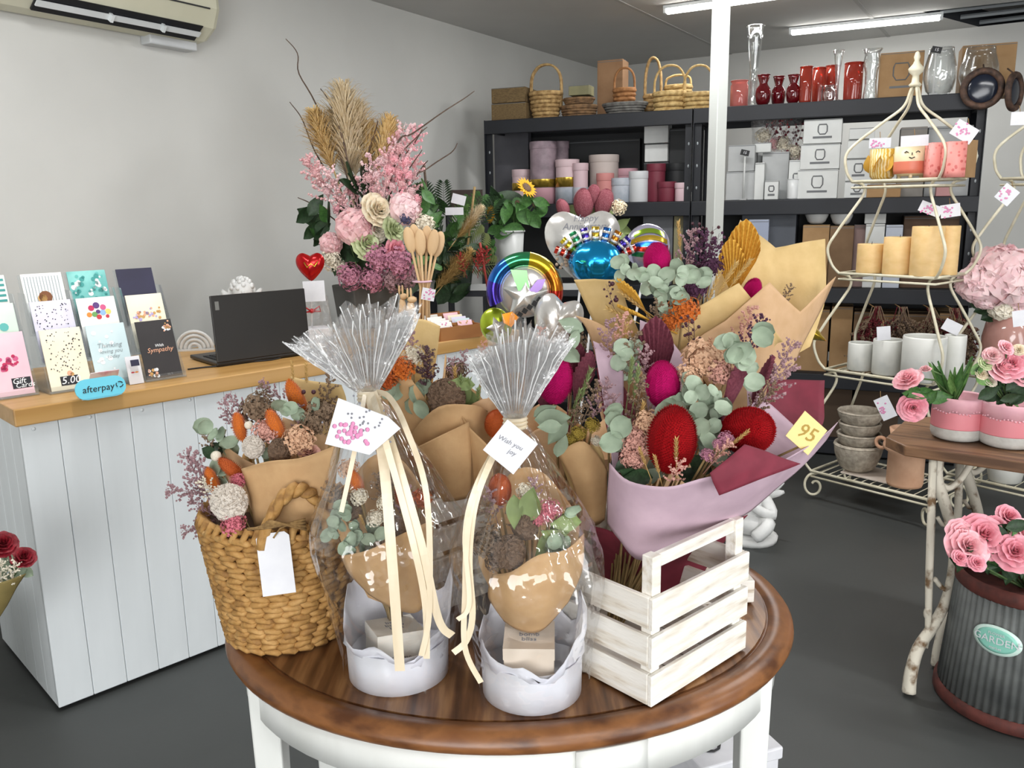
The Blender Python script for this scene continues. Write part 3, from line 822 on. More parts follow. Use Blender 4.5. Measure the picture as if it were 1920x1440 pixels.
# patterned box on the floor below the table
pb = at(1345, 1425, 1.72); 
t = thing('patterned_box', 'white box with black scroll pattern on the floor under the table', 'box', (pb.x, 1.74, 0), R_(20))
MB().box((0, 0, .14), (.2, .2, .28)).build('box_body', white_paper, t, False, bevel=.004)
MB().box((0, 0, .295), (.212, .212, .03)).build('lid', white_paper, t, False, bevel=.004)
for i, (xx, yy, sc_) in enumerate(((-.05, -.04, 1), (.05, .02, 1), (-.02, .06, .8), (.04, -.07, .7))):
    MB().tube([(xx + sc_ * (.008 + .006 * k / 3) * math.cos(k * .6), yy + sc_ * (.008 + .006 * k / 3) * math.sin(k * .6), .312) for k in range(16)], .0035, 4).build('scroll', black_ink, t)

# ------------------------------------------------------------------ white-washed crates
wash = mat('white washed timber', 'ECE8E0', '9C8468', 11, .7, .35, stretch=(1, 7, 7), lo=.46, hi=.80, bscale=22, detail=10, c3='DED6C8')
def crate(label, corner, rot, lu, lv, nsl, sh, gap, handle):
    t = thing('wooden_crate', label, 'crate', corner, rot, 'white washed crates on the oval table')
    protos = {}
    def slat(L, loc, r, h=sh, th=.009):
        k = (round(L, 3), h, th)
        if k not in protos: protos[k] = MB().box((0, 0, 0), (L, th, h)).mesh('slat', wash, False)
        o = bpy.data.objects.new('slat', protos[k]); C.objects.link(o); o.parent = t; o.location = loc; o.rotation_euler = (0, 0, r)
        b = o.modifiers.new('bevel', 'BEVEL'); b.width = .0015; b.segments = 1
        return o
    z = .002
    for i in range(nsl):
        zc = z + sh / 2
        slat(lu, (lu / 2, .0045, zc), 0); slat(lu, (lu / 2, lv - .0045, zc), 0)
        slat(lv - .018, (.0045, lv / 2, zc), PI / 2); slat(lv - .018, (lu - .0045, lv / 2, zc), PI / 2)
        z += sh + gap
    z -= gap
    hp = z + handle
    for x_ in (.0195, lu - .0195):
        for y_ in (.0195, lv - .0195):
            o = MB().box((0, 0, hp / 2 + .004), (.021, .021, hp)).build('corner_post', wash, t, False, loc=(x_, y_, 0), bevel=.0015)
    if handle > .02:
        for y_ in (.0195, lv - .0195): slat(lu - .06, (lu / 2, y_, hp - .008), 0, .022, .012)
    for k in range(5): slat(lv - .03, (.03 + (lu - .06) * k / 4, lv / 2, .006), PI / 2, .006, .045)
    return t
CRA = atz(1221, 1330, TZ + .002); CRR = R_(42)
crate('white washed slatted crate with raised handle at the front of the table', V((CRA.x, CRA.y, TZ + .002)), CRR, .262, .345, 3, .052, .012, .058)
cu, cv = V((math.cos(CRR), math.sin(CRR), 0)), V((-math.sin(CRR), math.cos(CRR), 0))
C2 = V((-.165, 1.485, TZ + .002))
crate('grey white slatted crate standing behind the two cellophane gifts', C2, CRR, .27, .26, 4, .048, .012, .0)
C3 = V((.19, 1.50, TZ + .002))
o = crate('low white washed tray poking out behind the front crate', C3, R_(4), .275, .24, 1, .046, .01, .0)

# ------------------------------------------------------------------ seagrass basket
sea = mat('seagrass weave', 'C49A60', '8A6234', 45, .75, .4, c3='B08448', bscale=160, lo=.3, hi=.7)
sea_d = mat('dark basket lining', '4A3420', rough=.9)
BC = V((-.428, 1.462, TZ + .002)); BH = .235
t = thing('seagrass_basket', 'tall woven seagrass basket holding the orange dried bouquet', 'basket', BC)
def brad(z): return .104 + .034 * (z / BH) ** .9
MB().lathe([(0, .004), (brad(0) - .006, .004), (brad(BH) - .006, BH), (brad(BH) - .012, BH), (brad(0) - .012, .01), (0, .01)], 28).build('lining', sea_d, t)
rows, nseg = 21, 24
for i in range(rows):
    b = MB(); z = .008 + (BH - .02) * i / (rows - 1); r_ = brad(z)
    for k in range(nseg):
        a = 2 * PI * (k + .5 * (i % 2)) / nseg + .09 * math.sin(i * 1.7); da = PI / nseg * 1.45; sl = .0042 * (1 if i % 2 else -1)
        pts = []
        for q, (f_, o_) in enumerate(((-1, -.004), (-.45, .004), (.45, .004), (1, -.004))):
            pts.append(((r_ + o_) * math.cos(a + da * f_), (r_ + o_) * math.sin(a + da * f_), z + sl * f_))
        b.tube(pts, [.002, .0068, .0068, .002], 6)
    b.build('woven_row', sea, t)['kind'] = 'stuff'
rb = MB()
for k in range(44):
    a = 2 * PI * k / 44; r_ = brad(BH) - .003
    rb.tube([((r_ + .008) * math.cos(a - .05), (r_ + .008) * math.sin(a - .05), BH - .012), (r_ * math.cos(a), r_ * math.sin(a), BH + .006), ((r_ - .01) * math.cos(a + .08), (r_ - .01) * math.sin(a + .08), BH - .004)], [.006, .008, .006], 5)
rb.build('braided_rim', sea, t)['kind'] = 'stuff'
def braid_handle(aa, hh):
    hb = MB(); r_ = brad(BH) + .002
    for s in range(2):
        pts = []
        for k in range(40):
            f_ = k / 39; an = aa + (f_ - .5) * .9; ph = f_ * 24 + s * PI
            pts.append((r_ * math.cos(an) + .006 * math.cos(ph) * math.cos(an), r_ * math.sin(an) + .006 * math.cos(ph) * math.sin(an), BH - .02 + hh * math.sin(PI * f_) ** .75 + .006 * math.sin(ph)))
        hb.tube(pts, .0085, 6)
    hb.build('handle', sea, t)
braid_handle(R_(-62), .095); braid_handle(R_(118), .095)
tg = at(517, 1057, BC.y - .152); tl = tg - BC
poly = [(-.027, -.052), (.027, -.052), (.027, .045), (.020, .052), (-.020, .052), (-.027, .045)]
ta = R_(9)
tr_ = Matrix.Rotation(R_(8), 3, 'Z') @ Matrix.Rotation(R_(-4), 3, 'Y') @ Matrix.Rotation(R_(-10), 3, 'X')
tgo = MB().prism(poly, lambda p: tr_ @ V((p[0], 0, p[1])), lambda p: tr_ @ V((p[0], .0015, p[1]))).build('tag', white_paper, t, False, loc=tl)
MB().tube([V((0, -.002, .046)), V((.01, .004, .060)), V((.03, .014, .066))], .0016, 5).build('twine', twine, tgo)
tw = MB()
for k in range(4):
    tw.tube(spline([tl + V((-.045 + .01 * k, .010, .058)), tl + V((0, -.002 - .003 * k, .066 + .004 * k)), tl + V((.05, .018, .07 - .006 * k))], 4), .0028, 5)
tw.build('twine_wrap', twine, t)

# ------------------------------------------------------------------ bouquets
def depth(p): return (V(p) - EYEP).dot(CF)
def m_of(px, p): return px * depth(p) / FPX
TOWARD = V((0, -.45, .12))
def fill(t, base, items, stems=None, toward=TOWARD):
    """blooms and leaves as parts: (shape, name, material, px, py, Y, size in px[, direction])"""
    sb = MB()
    for it in items:
        key, nm, m, px, py, Y, sz = it[:7]
        p = at(px, py, Y); s = m_of(sz, p)
        d = (p - base).normalized() + toward
        if len(it) > 7 and it[7] is not None: d = V(it[7])
        d.normalize()
        if key in ('bristle', 'fuzz', 'palm', 'wheat', 'filler', 'berry_sprig', 'plume', 'fern', 'leaf', 'round_leaf', 'bristle_pod'): q = p - d * s * .5
        elif key in ('rose', 'peony'): q = p - d * s * .35
        else: q = p
        if key == 'plume': s = (s * 1.35, s * 1.35, s)
        if key == 'bristle': s = (s * (it[8] if len(it) > 8 else 1), s * (it[8] if len(it) > 8 else 1), s)
        roll = None
        if key in ('palm',): roll = math.atan2(0, 1) + random.uniform(-.3, .3)
        put(key, m, nm, t, q, d, s, roll)
        if stems and key not in ('leaf', 'round_leaf', 'orb'):
            sb.tube([q - t.location, (q.lerp(base, .5) + V((0, .01, 0))) - t.location, base - t.location + V((random.uniform(-.012, .012), random.uniform(-.012, .012), 0))], .0022, 4)
    if stems and sb.v: sb.build('stems', stems, t)['kind'] = 'stuff'
def leaves(t, m, pts, Y, sz, key='round_leaf', nm='eucalyptus_leaf', jit=.03):
    if key == 'round_leaf':
        pts = list(pts) + [(x + random.uniform(-16, 16), y + random.uniform(-16, 16)) for x, y in pts]; sz *= .70
    for (px, py) in pts:
        p = at(px, py, Y + random.uniform(-jit, jit)); s = m_of(sz * random.uniform(.8, 1.2), p)
        a = random.uniform(0, 2 * PI); d = V((math.cos(a), -.25, math.sin(a) * .8 + .25)).normalized()
        o = put(key, m, nm, t, p - d * s * .5, d, s, 0)
        # turn the blade to face roughly to the front of the shop
        y = V((random.uniform(-.9, .9), -1, random.uniform(-.3, 1.1))); y -= d * y.dot(d); y.normalize(); x_ = y.cross(d)
        o.rotation_quaternion = Matrix(((x_.x, y.x, d.x), (x_.y, y.y, d.y), (x_.z, y.z, d.z))).to_quaternion()
def ribbon(name, m, parent, pts, w, n=8, face=V((0, -1, .2))):
    c_ = spline(pts, n); vs = []
    for i, p in enumerate(c_):
        d = (c_[min(i + 1, len(c_) - 1)] - c_[max(i - 1, 0)]).normalized(); s = d.cross(face).normalized() * w / 2
        vs.append((p - s) - parent.location); vs.append((p + s) - parent.location)
    return MB().add(vs, [(2 * i, 2 * i + 1, 2 * i + 3, 2 * i + 2) for i in range(len(c_) - 1)]).build(name, m, parent, False, solid=.0006)
def cone_wrap(name, m, parent, base, axis, r0, r1, h, peaks=3, amp=.25, a0=0, a1=2 * PI, seed=0, flare=.0):
    ax = V(axis).normalized(); e1 = ax.cross(V((0, 1, 0))).normalized(); e2 = ax.cross(e1)
    rnd = random.Random(seed); ph = rnd.uniform(0, 6)
    def fn(u, v):
        a = a0 + (a1 - a0) * u
        hh = h * (1 - amp + amp * abs(math.cos(a * peaks / 2 + ph)))
        r_ = r0 + (r1 - r0) * v + flare * v ** 3 + .010 * math.sin(3 * a + ph) * v
        p = V(base) + ax * (hh * v) + (e1 * math.cos(a) + e2 * math.sin(a)) * r_
        return p + V(noise.noise_vector(p * 12)) * .006 * v - parent.location
    return MB().grid(fn, 36, 10).build(name, m, parent, True, solid=.0012)
def bouquet(label, base, group='wrapped dried flower bouquets'):
    return thing('flower_bouquet', label, 'bouquet', base, 0, group)

# ---- orange bouquet in the seagrass basket
b0 = BC + V((.0, .0, .02)); t = bouquet('dried bouquet with orange bunny tails and grey seed heads in seagrass basket', b0)
sheet('paper_wrap', kraft, t, [[at(452, 880, 1.40), at(500, 865, 1.375), at(560, 858, 1.36), at(630, 835, 1.36)],
                               [at(470, 940, 1.385), at(520, 950, 1.365), at(570, 950, 1.355), at(628, 930, 1.37)],
                               [at(478, 1010, 1.40), at(530, 1030, 1.385), at(570, 1030, 1.385), at(610, 1010, 1.40)]])
sheet('paper_wrap', kraft_rose, t, [[at(425, 838, 1.48), at(455, 860, 1.47), at(480, 872, 1.46)], [at(415, 868, 1.49), at(450, 890, 1.47), at(482, 895, 1.45)], [at(450, 960, 1.46), at(470, 960, 1.45), at(490, 960, 1.44)]])
sheet('paper_wrap', kraft_rose, t, [[at(530, 782, 1.50), at(575, 800, 1.50), at(620, 822, 1.50)], [at(520, 850, 1.47), at(560, 860, 1.46), at(612, 850, 1.46)], [at(520, 920, 1.47), at(560, 920, 1.46), at(600, 920, 1.46)]])
sheet('paper_wrap', kraft_pale, t, [[at(545, 705, 1.60), at(575, 712, 1.60), at(640, 722, 1.60)], [at(560, 760, 1.58), at(600, 770, 1.58), at(650, 770, 1.57)], [at(560, 900, 1.50), at(600, 900, 1.50), at(630, 900, 1.50)]])
items = [('fuzz', 'bunny_tail', m_orange, 449, 800, 1.47, 62, (-.02, -.3, 1)), ('fuzz', 'bunny_tail', m_orange, 517, 800, 1.45, 76, (-.2, -.3, 1)),
 ('fuzz', 'bunny_tail', m_orange, 556, 748, 1.52, 82, (-.3, -.2, 1)), ('fuzz', 'bunny_tail', m_orange_dk, 435, 880, 1.43, 66, (-.6, -.4, .8)),
 ('fuzz', 'bunny_tail', m_orange, 398, 902, 1.45, 62, (-.15, -.3, 1)),
 ('bristle_pod', 'banksia_pod', m_pod, 430, 942, 1.355, 76, (0, -.6, 1)), ('cluster', 'seed_head', m_brownf, 485, 775, 1.50, 66),
 ('cluster', 'seed_head', m_pinkdry, 500, 815, 1.45, 50), ('bristle_pod', 'seed_head', m_pod, 475, 838, 1.42, 46), ('bristle_pod', 'seed_head', m_podd, 525, 845, 1.42, 50),
 ('cluster', 'blush_flower', m_peach, 560, 832, 1.43, 60), ('rose', 'paper_rose', m_pinkdry, 580, 845, 1.42, 34),
 ('cluster', 'brown_cluster', m_brownf, 605, 780, 1.50, 62), ('cluster', 'brown_cluster', m_brownf, 590, 800, 1.48, 54),
 ('cluster', 'pink_filler', m_pinkbright, 440, 985, 1.345, 46), ('cluster', 'pink_filler', m_pinkbright, 448, 905, 1.40, 32),
 ('filler', 'filler_sprig', m_dusty, 460, 770, 1.52, 90, (-.7, -.1, .7)), ('filler', 'filler_sprig', m_dusty, 452, 795, 1.50, 80, (-.8, -.1, .55)), ('filler', 'filler_sprig', m_dusty, 520, 745, 1.55, 90, (-.7, 0, .7)),
 ('filler', 'filler_sprig', m_dusty, 372, 895, 1.47, 120, (-.35, -.1, 1)), ('filler', 'filler_sprig', m_dusty, 365, 925, 1.46, 110, (-1, 0, .15)), ('filler', 'filler_sprig', m_dusty, 392, 960, 1.42, 90, (-.6, -.1, .5)),
 ('filler', 'filler_sprig', m_dusty, 385, 985, 1.42, 100, (-1, 0, -.3)), ('filler', 'filler_sprig', m_brownf, 400, 850, 1.50, 90, (-.3, 0, 1)), ('filler', 'filler_sprig', m_brownf, 500, 760, 1.55, 90),
 ('filler', 'filler_sprig', m_brownf, 610, 750, 1.58, 100, (.3, 0, 1)), ('filler', 'filler_sprig', m_dusty, 560, 790, 1.5, 80),
 ('filler', 'filler_sprig', m_dusty, 380, 905, 1.46, 120, (-.2, -.1, 1)), ('filler', 'filler_sprig', m_white, 405, 930, 1.43, 90, (-.5, -.2, .8)), ('filler', 'filler_sprig', m_dusty, 440, 785, 1.51, 90, (-.5, -.1, 1)), ('orb', 'dark_berry', m_burg, 569, 735, 1.52, 9), ('orb', 'dark_berry', m_burg, 588, 735, 1.52, 9), ('orb', 'cream_button', m_white, 405, 855, 1.44, 20), ('orb', 'cream_button', m_white, 466, 797, 1.46, 16),
 ('wheat', 'straw_ear', m_wheat, 550, 712, 1.60, 70), ('wheat', 'straw_ear', m_wheat, 575, 720, 1.6, 80)]
fill(t, b0, items, stem_dry)
leaves(t, m_euc, [(385, 800), (400, 815), (430, 830), (535, 770), (545, 765), (580, 800), (500, 850), (420, 895), (405, 875), (595, 770), (490, 885)], 1.47, 46)
leaves(t, m_green, [(420, 830), (410, 845), (395, 850), (560, 860)], 1.50, 52, 'leaf', 'dark_leaf')

# ---- three kraft cones in the back crate
cz = TZ + .02
def in_crate2(a, b): return C2 + cu * a + cv * b + V((0, 0, .012))
b0 = in_crate2(.07, .14); t = bouquet('kraft wrapped bouquet with orange everlasting flowers behind left gift', b0)
tip = at(765, 655, 1.66); cone_wrap('paper_wrap', kraft, t, b0, tip - b0, .018, .085, (tip - b0).length * .98, 3, .22, seed=3)
sheet('paper_wrap', kraft_pale, t, [[at(752, 605, 1.72), at(790, 598, 1.72), at(826, 612, 1.72)], [at(758, 640, 1.70), at(790, 645, 1.70), at(820, 655, 1.70)], [at(775, 760, 1.66), at(790, 760, 1.66), at(805, 760, 1.66)]])
fill(t, b0, [('cluster', 'orange_flower', m_orange, 752, 698, 1.58, 52), ('cluster', 'orange_flower', m_orange_dk, 725, 720, 1.57, 40), ('cluster', 'white_flower', m_white, 775, 672, 1.60, 40), ('filler', 'filler_sprig', m_burg, 800, 700, 1.58, 110), ('filler', 'filler_sprig', m_dusty, 770, 655, 1.62, 90), ('filler', 'filler_sprig', m_brownf, 800, 690, 1.6, 100), ('orb', 'dark_berry', m_burg, 790, 668, 1.60, 9), ('cluster', 'brown_cluster', m_brownf, 690, 690, 1.6, 70), ('filler', 'filler_sprig', m_dusty, 640, 690, 1.62, 100, (-.6, 0, .8)), ('filler', 'filler_sprig', m_brownf, 660, 700, 1.62, 90, (-.6, 0, .8))], stem_dry)
leaves(t, m_euc, [(780, 740), (777, 760), (740, 735)], 1.56, 50)
b0 = in_crate2(.14, .07); t = bouquet('kraft wrapped bouquet with a long brown banksia cone between the gifts', b0)
tip = at(842, 745, 1.60); cone_wrap('paper_wrap', kraft, t, b0, tip - b0, .02, .088, (tip - b0).length * 1.04, 2, .3, seed=8)
sheet('paper_wrap', kraft, t, [[at(783, 838, 1.50), at(830, 815, 1.48), at(880, 790, 1.50)], [at(800, 890, 1.50), at(840, 880, 1.48), at(885, 870, 1.50)], [at(820, 940, 1.52), at(850, 940, 1.51), at(880, 935, 1.52)]])
fill(t, b0, [('bristle_pod', 'banksia_cone', m_podd, 837, 748, 1.56, 80, (-.25, -.35, 1)), ('wheat', 'straw_ear', m_olive, 865, 740, 1.57, 90), ('wheat', 'straw_ear', m_wheat, 855, 725, 1.6, 90), ('filler', 'filler_sprig', m_burg, 805, 720, 1.60, 90), ('filler', 'filler_sprig', m_dusty, 850, 700, 1.62, 70)], stem_dry)
leaves(t, m_olive, [(865, 720), (880, 750)], 1.58, 60, 'leaf', 'olive_leaf')
b0 = in_crate2(.20, .14); t = bouquet('kraft wrapped bouquet with one orange banksia behind the right gift', b0)
tip = at(905, 730, 1.64); cone_wrap('paper_wrap', kraft_rose, t, b0, tip - b0, .02, .082, (tip - b0).length * 1.05, 3, .25, seed=5)
sheet('paper_wrap', kraft, t, [[at(862, 770, 1.52), at(880, 800, 1.50), at(915, 835, 1.48)], [at(885, 850, 1.50), at(900, 870, 1.49), at(925, 890, 1.48)], [at(890, 950, 1.52), at(905, 950, 1.51), at(920, 950, 1.51)]])
fill(t, b0, [('bristle', 'orange_banksia', m_orange_dk, 930, 795, 1.52, 62, (.1, -.6, 1)), ('cluster', 'brown_cluster', m_brownf, 855, 700, 1.66, 44), ('filler', 'filler_sprig', m_dusty, 870, 690, 1.66, 80), ('wheat', 'straw_ear', m_olive, 895, 760, 1.57, 100), ('wheat', 'straw_ear', m_olive, 880, 745, 1.6, 100), ('filler', 'filler_sprig', m_brownf, 930, 745, 1.6, 70), ('filler', 'filler_sprig', m_pinkdry, 905, 665, 1.68, 60)], stem_dry)
leaves(t, m_olive, [(885, 770), (900, 800), (870, 735)], 1.57, 66, 'leaf', 'olive_leaf')

# ---- magenta bouquet in the middle
b0 = V((.10, 1.62, TZ + .01)); t = bouquet('kraft wrapped bouquet with a magenta banksia and plum palm in the middle', b0)
sheet('paper_wrap', kraft, t, [[at(1045, 850, 1.42), at(1095, 828, 1.41), at(1140, 880, 1.43)], [at(1070, 900, 1.42), at(1105, 905, 1.41), at(1138, 925, 1.44)], [at(1090, 965, 1.46), at(1115, 985, 1.46), at(1135, 975, 1.47)]])
sheet('paper_wrap', kraft_pale, t, [[at(1050, 828, 1.44), at(1080, 840, 1.435), at(1120, 832, 1.44)], [at(1050, 860, 1.44), at(1085, 870, 1.43), at(1135, 870, 1.44)], [at(1080, 940, 1.46), at(1100, 945, 1.45), at(1130, 940, 1.46)]])
cone_wrap('paper_wrap', kraft_rose, t, b0, at(1070, 790, 1.60) - b0, .02, .10, .36, 3, .2, seed=4)
items = [('bristle', 'magenta_banksia', m_magenta, 1040, 708, 1.46, 106, (-.02, -.25, 1), .92), ('palm', 'palm_spear', m_palm, 1092, 712, 1.52, 120, (.25, -.2, 1)), ('palm', 'palm_spear', m_palm, 1075, 690, 1.56, 110, (.1, -.2, 1)), ('palm', 'palm_spear', m_palm, 1022, 745, 1.52, 100, (-.1, -.2, 1)),
 ('filler', 'filler_sprig', m_brownf, 1100, 770, 1.47, 120, (.35, -.2, 1)), ('filler', 'filler_sprig', m_dusty, 1120, 760, 1.46, 110, (.4, -.2, 1)), ('filler', 'filler_sprig', m_brownf, 1080, 790, 1.46, 90), ('wheat', 'straw_ear', m_olive, 1090, 745, 1.48, 120, (.3, -.2, 1)), ('wheat', 'straw_ear', m_olive, 1075, 770, 1.47, 90, (.3, -.2, 1)),
 ('cluster', 'mustard_flower', m_yellowf, 1085, 815, 1.44, 30), ('cluster', 'mustard_flower', m_yellowf, 1110, 800, 1.45, 30), ('cluster', 'mustard_flower', m_yellowf, 1070, 828, 1.44, 26), ('cluster', 'white_flower', m_white, 1118, 828, 1.44, 22),
 ('filler', 'filler_sprig', m_pinkdry, 1015, 640, 1.56, 70), ('filler', 'filler_sprig', m_brownf, 1075, 640, 1.6, 90), ('orb', 'dark_berry', m_burg, 999, 662, 1.5, 9), ('orb', 'dark_berry', m_burg, 1019, 638, 1.5, 9), ('orb', 'dark_berry', m_burg, 1041, 658, 1.5, 9), ('cluster', 'grey_cluster', m_brownf, 1070, 650, 1.6, 60)]
fill(t, b0, items, stem_dry)
leaves(t, m_euc, [(1037, 785), (1045, 810), (1030, 800), (1052, 835), (1022, 770), (1070, 610), (1075, 640), (1062, 660)], 1.43, 62, 'leaf')

# ---- big mauve and maroon bouquet in the front crate
b0 = CRA + cu * .13 + cv * .19 + V((0, 0, .02)); t = bouquet('large bouquet of red banksias in mauve and maroon paper in front crate', b0)
sheet('mauve_wrap', mauve_paper, t, [[at(1143, 868, 1.33), at(1180, 902, 1.27), at(1250, 912, 1.235), at(1330, 893, 1.23), at(1430, 880, 1.26), at(1520, 835, 1.33), at(1572, 793, 1.42)],
                                     [at(1140, 925, 1.34), at(1165, 950, 1.30), at(1220, 965, 1.28), at(1310, 950, 1.28), at(1410, 925, 1.30), at(1500, 860, 1.36), at(1560, 812, 1.43)],
                                     [at(1138, 980, 1.36), at(1160, 1010, 1.34), at(1205, 1052, 1.34), at(1290, 1010, 1.35), at(1390, 968, 1.37), at(1470, 905, 1.40), at(1550, 826, 1.44)]])
sheet('maroon_flap', maroon_paper, t, [[at(1394, 834, 1.25), at(1440, 848, 1.25), at(1500, 870, 1.27)], [at(1360, 862, 1.225), at(1400, 880, 1.23), at(1440, 895, 1.245)], [at(1331, 886, 1.215), at(1338, 905, 1.215), at(1350, 928, 1.22)]], sharp=True)
sheet('maroon_wrap', maroon_paper, t, [[at(1120, 690, 1.50), at(1160, 710, 1.50), at(1200, 780, 1.48)], [at(1135, 800, 1.44), at(1160, 820, 1.43), at(1200, 850, 1.42)], [at(1160, 900, 1.40), at(1180, 905, 1.39), at(1210, 910, 1.38)]])
sheet('mauve_wrap', mauve_paper, t, [[at(1112, 640, 1.50), at(1140, 655, 1.50), at(1165, 690, 1.50)], [at(1122, 690, 1.49), at(1145, 705, 1.49), at(1170, 720, 1.49)], [at(1150, 880, 1.38), at(1152, 885, 1.38), at(1156, 890, 1.38)]])
sheet('mauve_wrap', mauve_paper, t, [[at(1200, 600, 1.58), at(1225, 612, 1.58), at(1265, 645, 1.58)], [at(1200, 660, 1.55), at(1240, 670, 1.55), at(1290, 690, 1.55)], [at(1220, 800, 1.46), at(1250, 800, 1.46), at(1290, 800, 1.46)]])
sheet('maroon_wrap', maroon_paper, t, [[at(1440, 712, 1.56), at(1490, 712, 1.57), at(1546, 714, 1.57)], [at(1430, 760, 1.52), at(1480, 770, 1.53), at(1545, 775, 1.53)], [at(1410, 850, 1.44), at(1460, 840, 1.45), at(1540, 800, 1.48)]], sharp=True)
sheet('mauve_wrap', mauve_paper, t, [[at(1400, 730, 1.50), at(1445, 760, 1.50), at(1490, 800, 1.50)], [at(1400, 790, 1.45), at(1450, 815, 1.44), at(1510, 835, 1.44)], [at(1390, 860, 1.36), at(1440, 870, 1.36), at(1500, 865, 1.37)]])
sheet('maroon_wrap', maroon_paper, t, [[at(1108, 985, 1.44), at(1150, 1000, 1.40), at(1205, 1048, 1.36), at(1300, 1010, 1.38), at(1400, 965, 1.42)], [at(1115, 1050, 1.46), at(1150, 1060, 1.44), at(1205, 1075, 1.42), at(1280, 1050, 1.43), at(1370, 1000, 1.46)], [at(1150, 1130, 1.46), at(1180, 1140, 1.45), at(1210, 1140, 1.44), at(1260, 1130, 1.45), at(1300, 1100, 1.47)]])
items = [('bristle', 'red_banksia', m_red, 1260, 825, 1.30, 140, (.0, -.35, 1), .95), ('bristle', 'red_banksia', m_red, 1402, 808, 1.34, 112, (.45, -.95, .35), 1.15), ('bristle', 'magenta_banksia', m_magenta, 1243, 722, 1.42, 96, (-.1, -.3, 1), .98),
 ('palm', 'palm_spear', m_palm, 1228, 665, 1.50, 150, (-.02, -.15, 1)), ('palm', 'palm_spear', m_palm, 1376, 728, 1.42, 165, (.28, -.15, 1)), ('palm', 'palm_spear', m_palm, 1425, 720, 1.48, 120, (.4, -.1, 1)),
 ('cluster', 'peach_hydrangea', m_peach, 1320, 685, 1.45, 88), ('cluster', 'peach_hydrangea', m_peach, 1290, 710, 1.42, 50), ('cluster', 'peach_hydrangea', m_pinkdry, 1345, 705, 1.43, 60), ('cluster', 'peach_hydrangea', m_pinkdry, 1190, 835, 1.35, 66), ('cluster', 'peach_hydrangea', m_peach, 1215, 800, 1.36, 54), ('cluster', 'peach_hydrangea', m_pinkdry, 1185, 865, 1.33, 46),
 ('wheat', 'straw_ear', m_wheat, 1268, 862, 1.265, 100, (-.1, -.4, 1)), ('wheat', 'straw_ear', m_wheat, 1235, 885, 1.26, 80, (-.3, -.4, 1)), ('wheat', 'straw_ear', m_wheat, 1210, 870, 1.28, 80, (-.4, -.4, 1)), ('wheat', 'straw_ear', m_wheat, 1370, 835, 1.29, 90, (.7, -.4, .8)), ('wheat', 'straw_ear', m_wheat, 1200, 790, 1.38, 90), ('wheat', 'straw_ear', m_olive, 1190, 740, 1.42, 120), ('wheat', 'straw_ear', m_olive, 1180, 720, 1.44, 110),
 ('filler', 'filler_sprig', m_pinkdry, 1265, 890, 1.26, 90), ('filler', 'filler_sprig', m_pinkdry, 1345, 858, 1.27, 90, (.5, -.3, .8)), ('filler', 'filler_sprig', m_dusty, 1440, 740, 1.44, 150, (.6, -.1, .9)), ('filler', 'filler_sprig', m_dusty, 1460, 690, 1.48, 120, (.5, -.1, 1)), ('filler', 'filler_sprig', m_brownf, 1420, 760, 1.42, 110, (.6, -.1, .8)), ('filler', 'filler_sprig', m_dusty, 1205, 700, 1.46, 110), ('filler', 'filler_sprig', m_violet, 1405, 640, 1.5, 110, (.5, 0, 1)),
 ('filler', 'filler_sprig', m_dusty, 1160, 780, 1.42, 100, (-.3, -.2, 1)), ('filler', 'filler_sprig', m_brownf, 1195, 760, 1.42, 120), ('cluster', 'purple_flower', m_mauve, 1325, 855, 1.28, 26), ('cluster', 'purple_flower', m_mauve, 1360, 825, 1.30, 30), ('cluster', 'purple_flower', m_mauve, 1345, 835, 1.29, 22), ('berry_sprig', 'berry_sprig', m_burg, 1300, 660, 1.48, 120, (-.1, -.1, 1)), ('berry_sprig', 'berry_sprig', m_burg, 1290, 640, 1.5, 100, (-.1, -.1, 1)), ('filler', 'filler_sprig', m_dusty, 1140, 650, 1.5, 110), ('filler', 'filler_sprig', m_pinkdry, 1165, 640, 1.52, 110), ('filler', 'filler_sprig', m_brownf, 1185, 680, 1.5, 120), ('wheat', 'straw_ear', m_wheat, 1170, 660, 1.52, 110)]
fill(t, b0, items, stem_dry)
leaves(t, m_eucl, [(1295, 745), (1318, 735), (1330, 750), (1275, 750), (1310, 770), (1340, 770), (1290, 775), (1325, 790), (1345, 745), (1262, 755), (1355, 765), (1335, 810), (1330, 840), (1345, 825), (1300, 720), (1385, 655), (1390, 680), (1410, 690), (1415, 715), (1370, 640)], 1.38, 52)
leaves(t, m_euc, [(1220, 892), (1165, 800), (1160, 830), (1150, 770), (1325, 815), (1345, 850), (1250, 760), (1285, 790), (1315, 800), (1430, 632), (1375, 665)], 1.34, 66)
leaves(t, m_eucl, [(1165, 650), (1175, 665), (1160, 680), (1180, 690), (1190, 650), (1172, 705)], 1.5, 50)
leaves(t, m_green, [(1180, 890), (1195, 895), (1175, 870), (1310, 870), (1300, 895)], 1.33, 60, 'leaf', 'dark_leaf')
# handwritten price card on a pick
pcn = at(1512, 812, 1.33)
tq = Matrix.Rotation(R_(42), 3, 'Y'); 
tg = MB().box((0, 0, 0), (.052, .0012, .052), tq).build('price_card', mat('yellow card', 'EBD08A', rough=.6), t, False, loc=pcn - b0, rot=(R_(-8), 0, R_(10)))
text('95', 'lettering', mat('ochre ink', 'A98A3A', rough=.7), tg, (0, -.0014, 0), Matrix.Rotation(R_(30), 3, 'Y') @ Matrix.Rotation(PI / 2, 3, 'X'), .034, .2)
MB().tube([pcn - b0 + V((0, .004, -.02)), at(1450, 860, 1.34) - b0], .002, 5).build('pick', stem_dry, t)

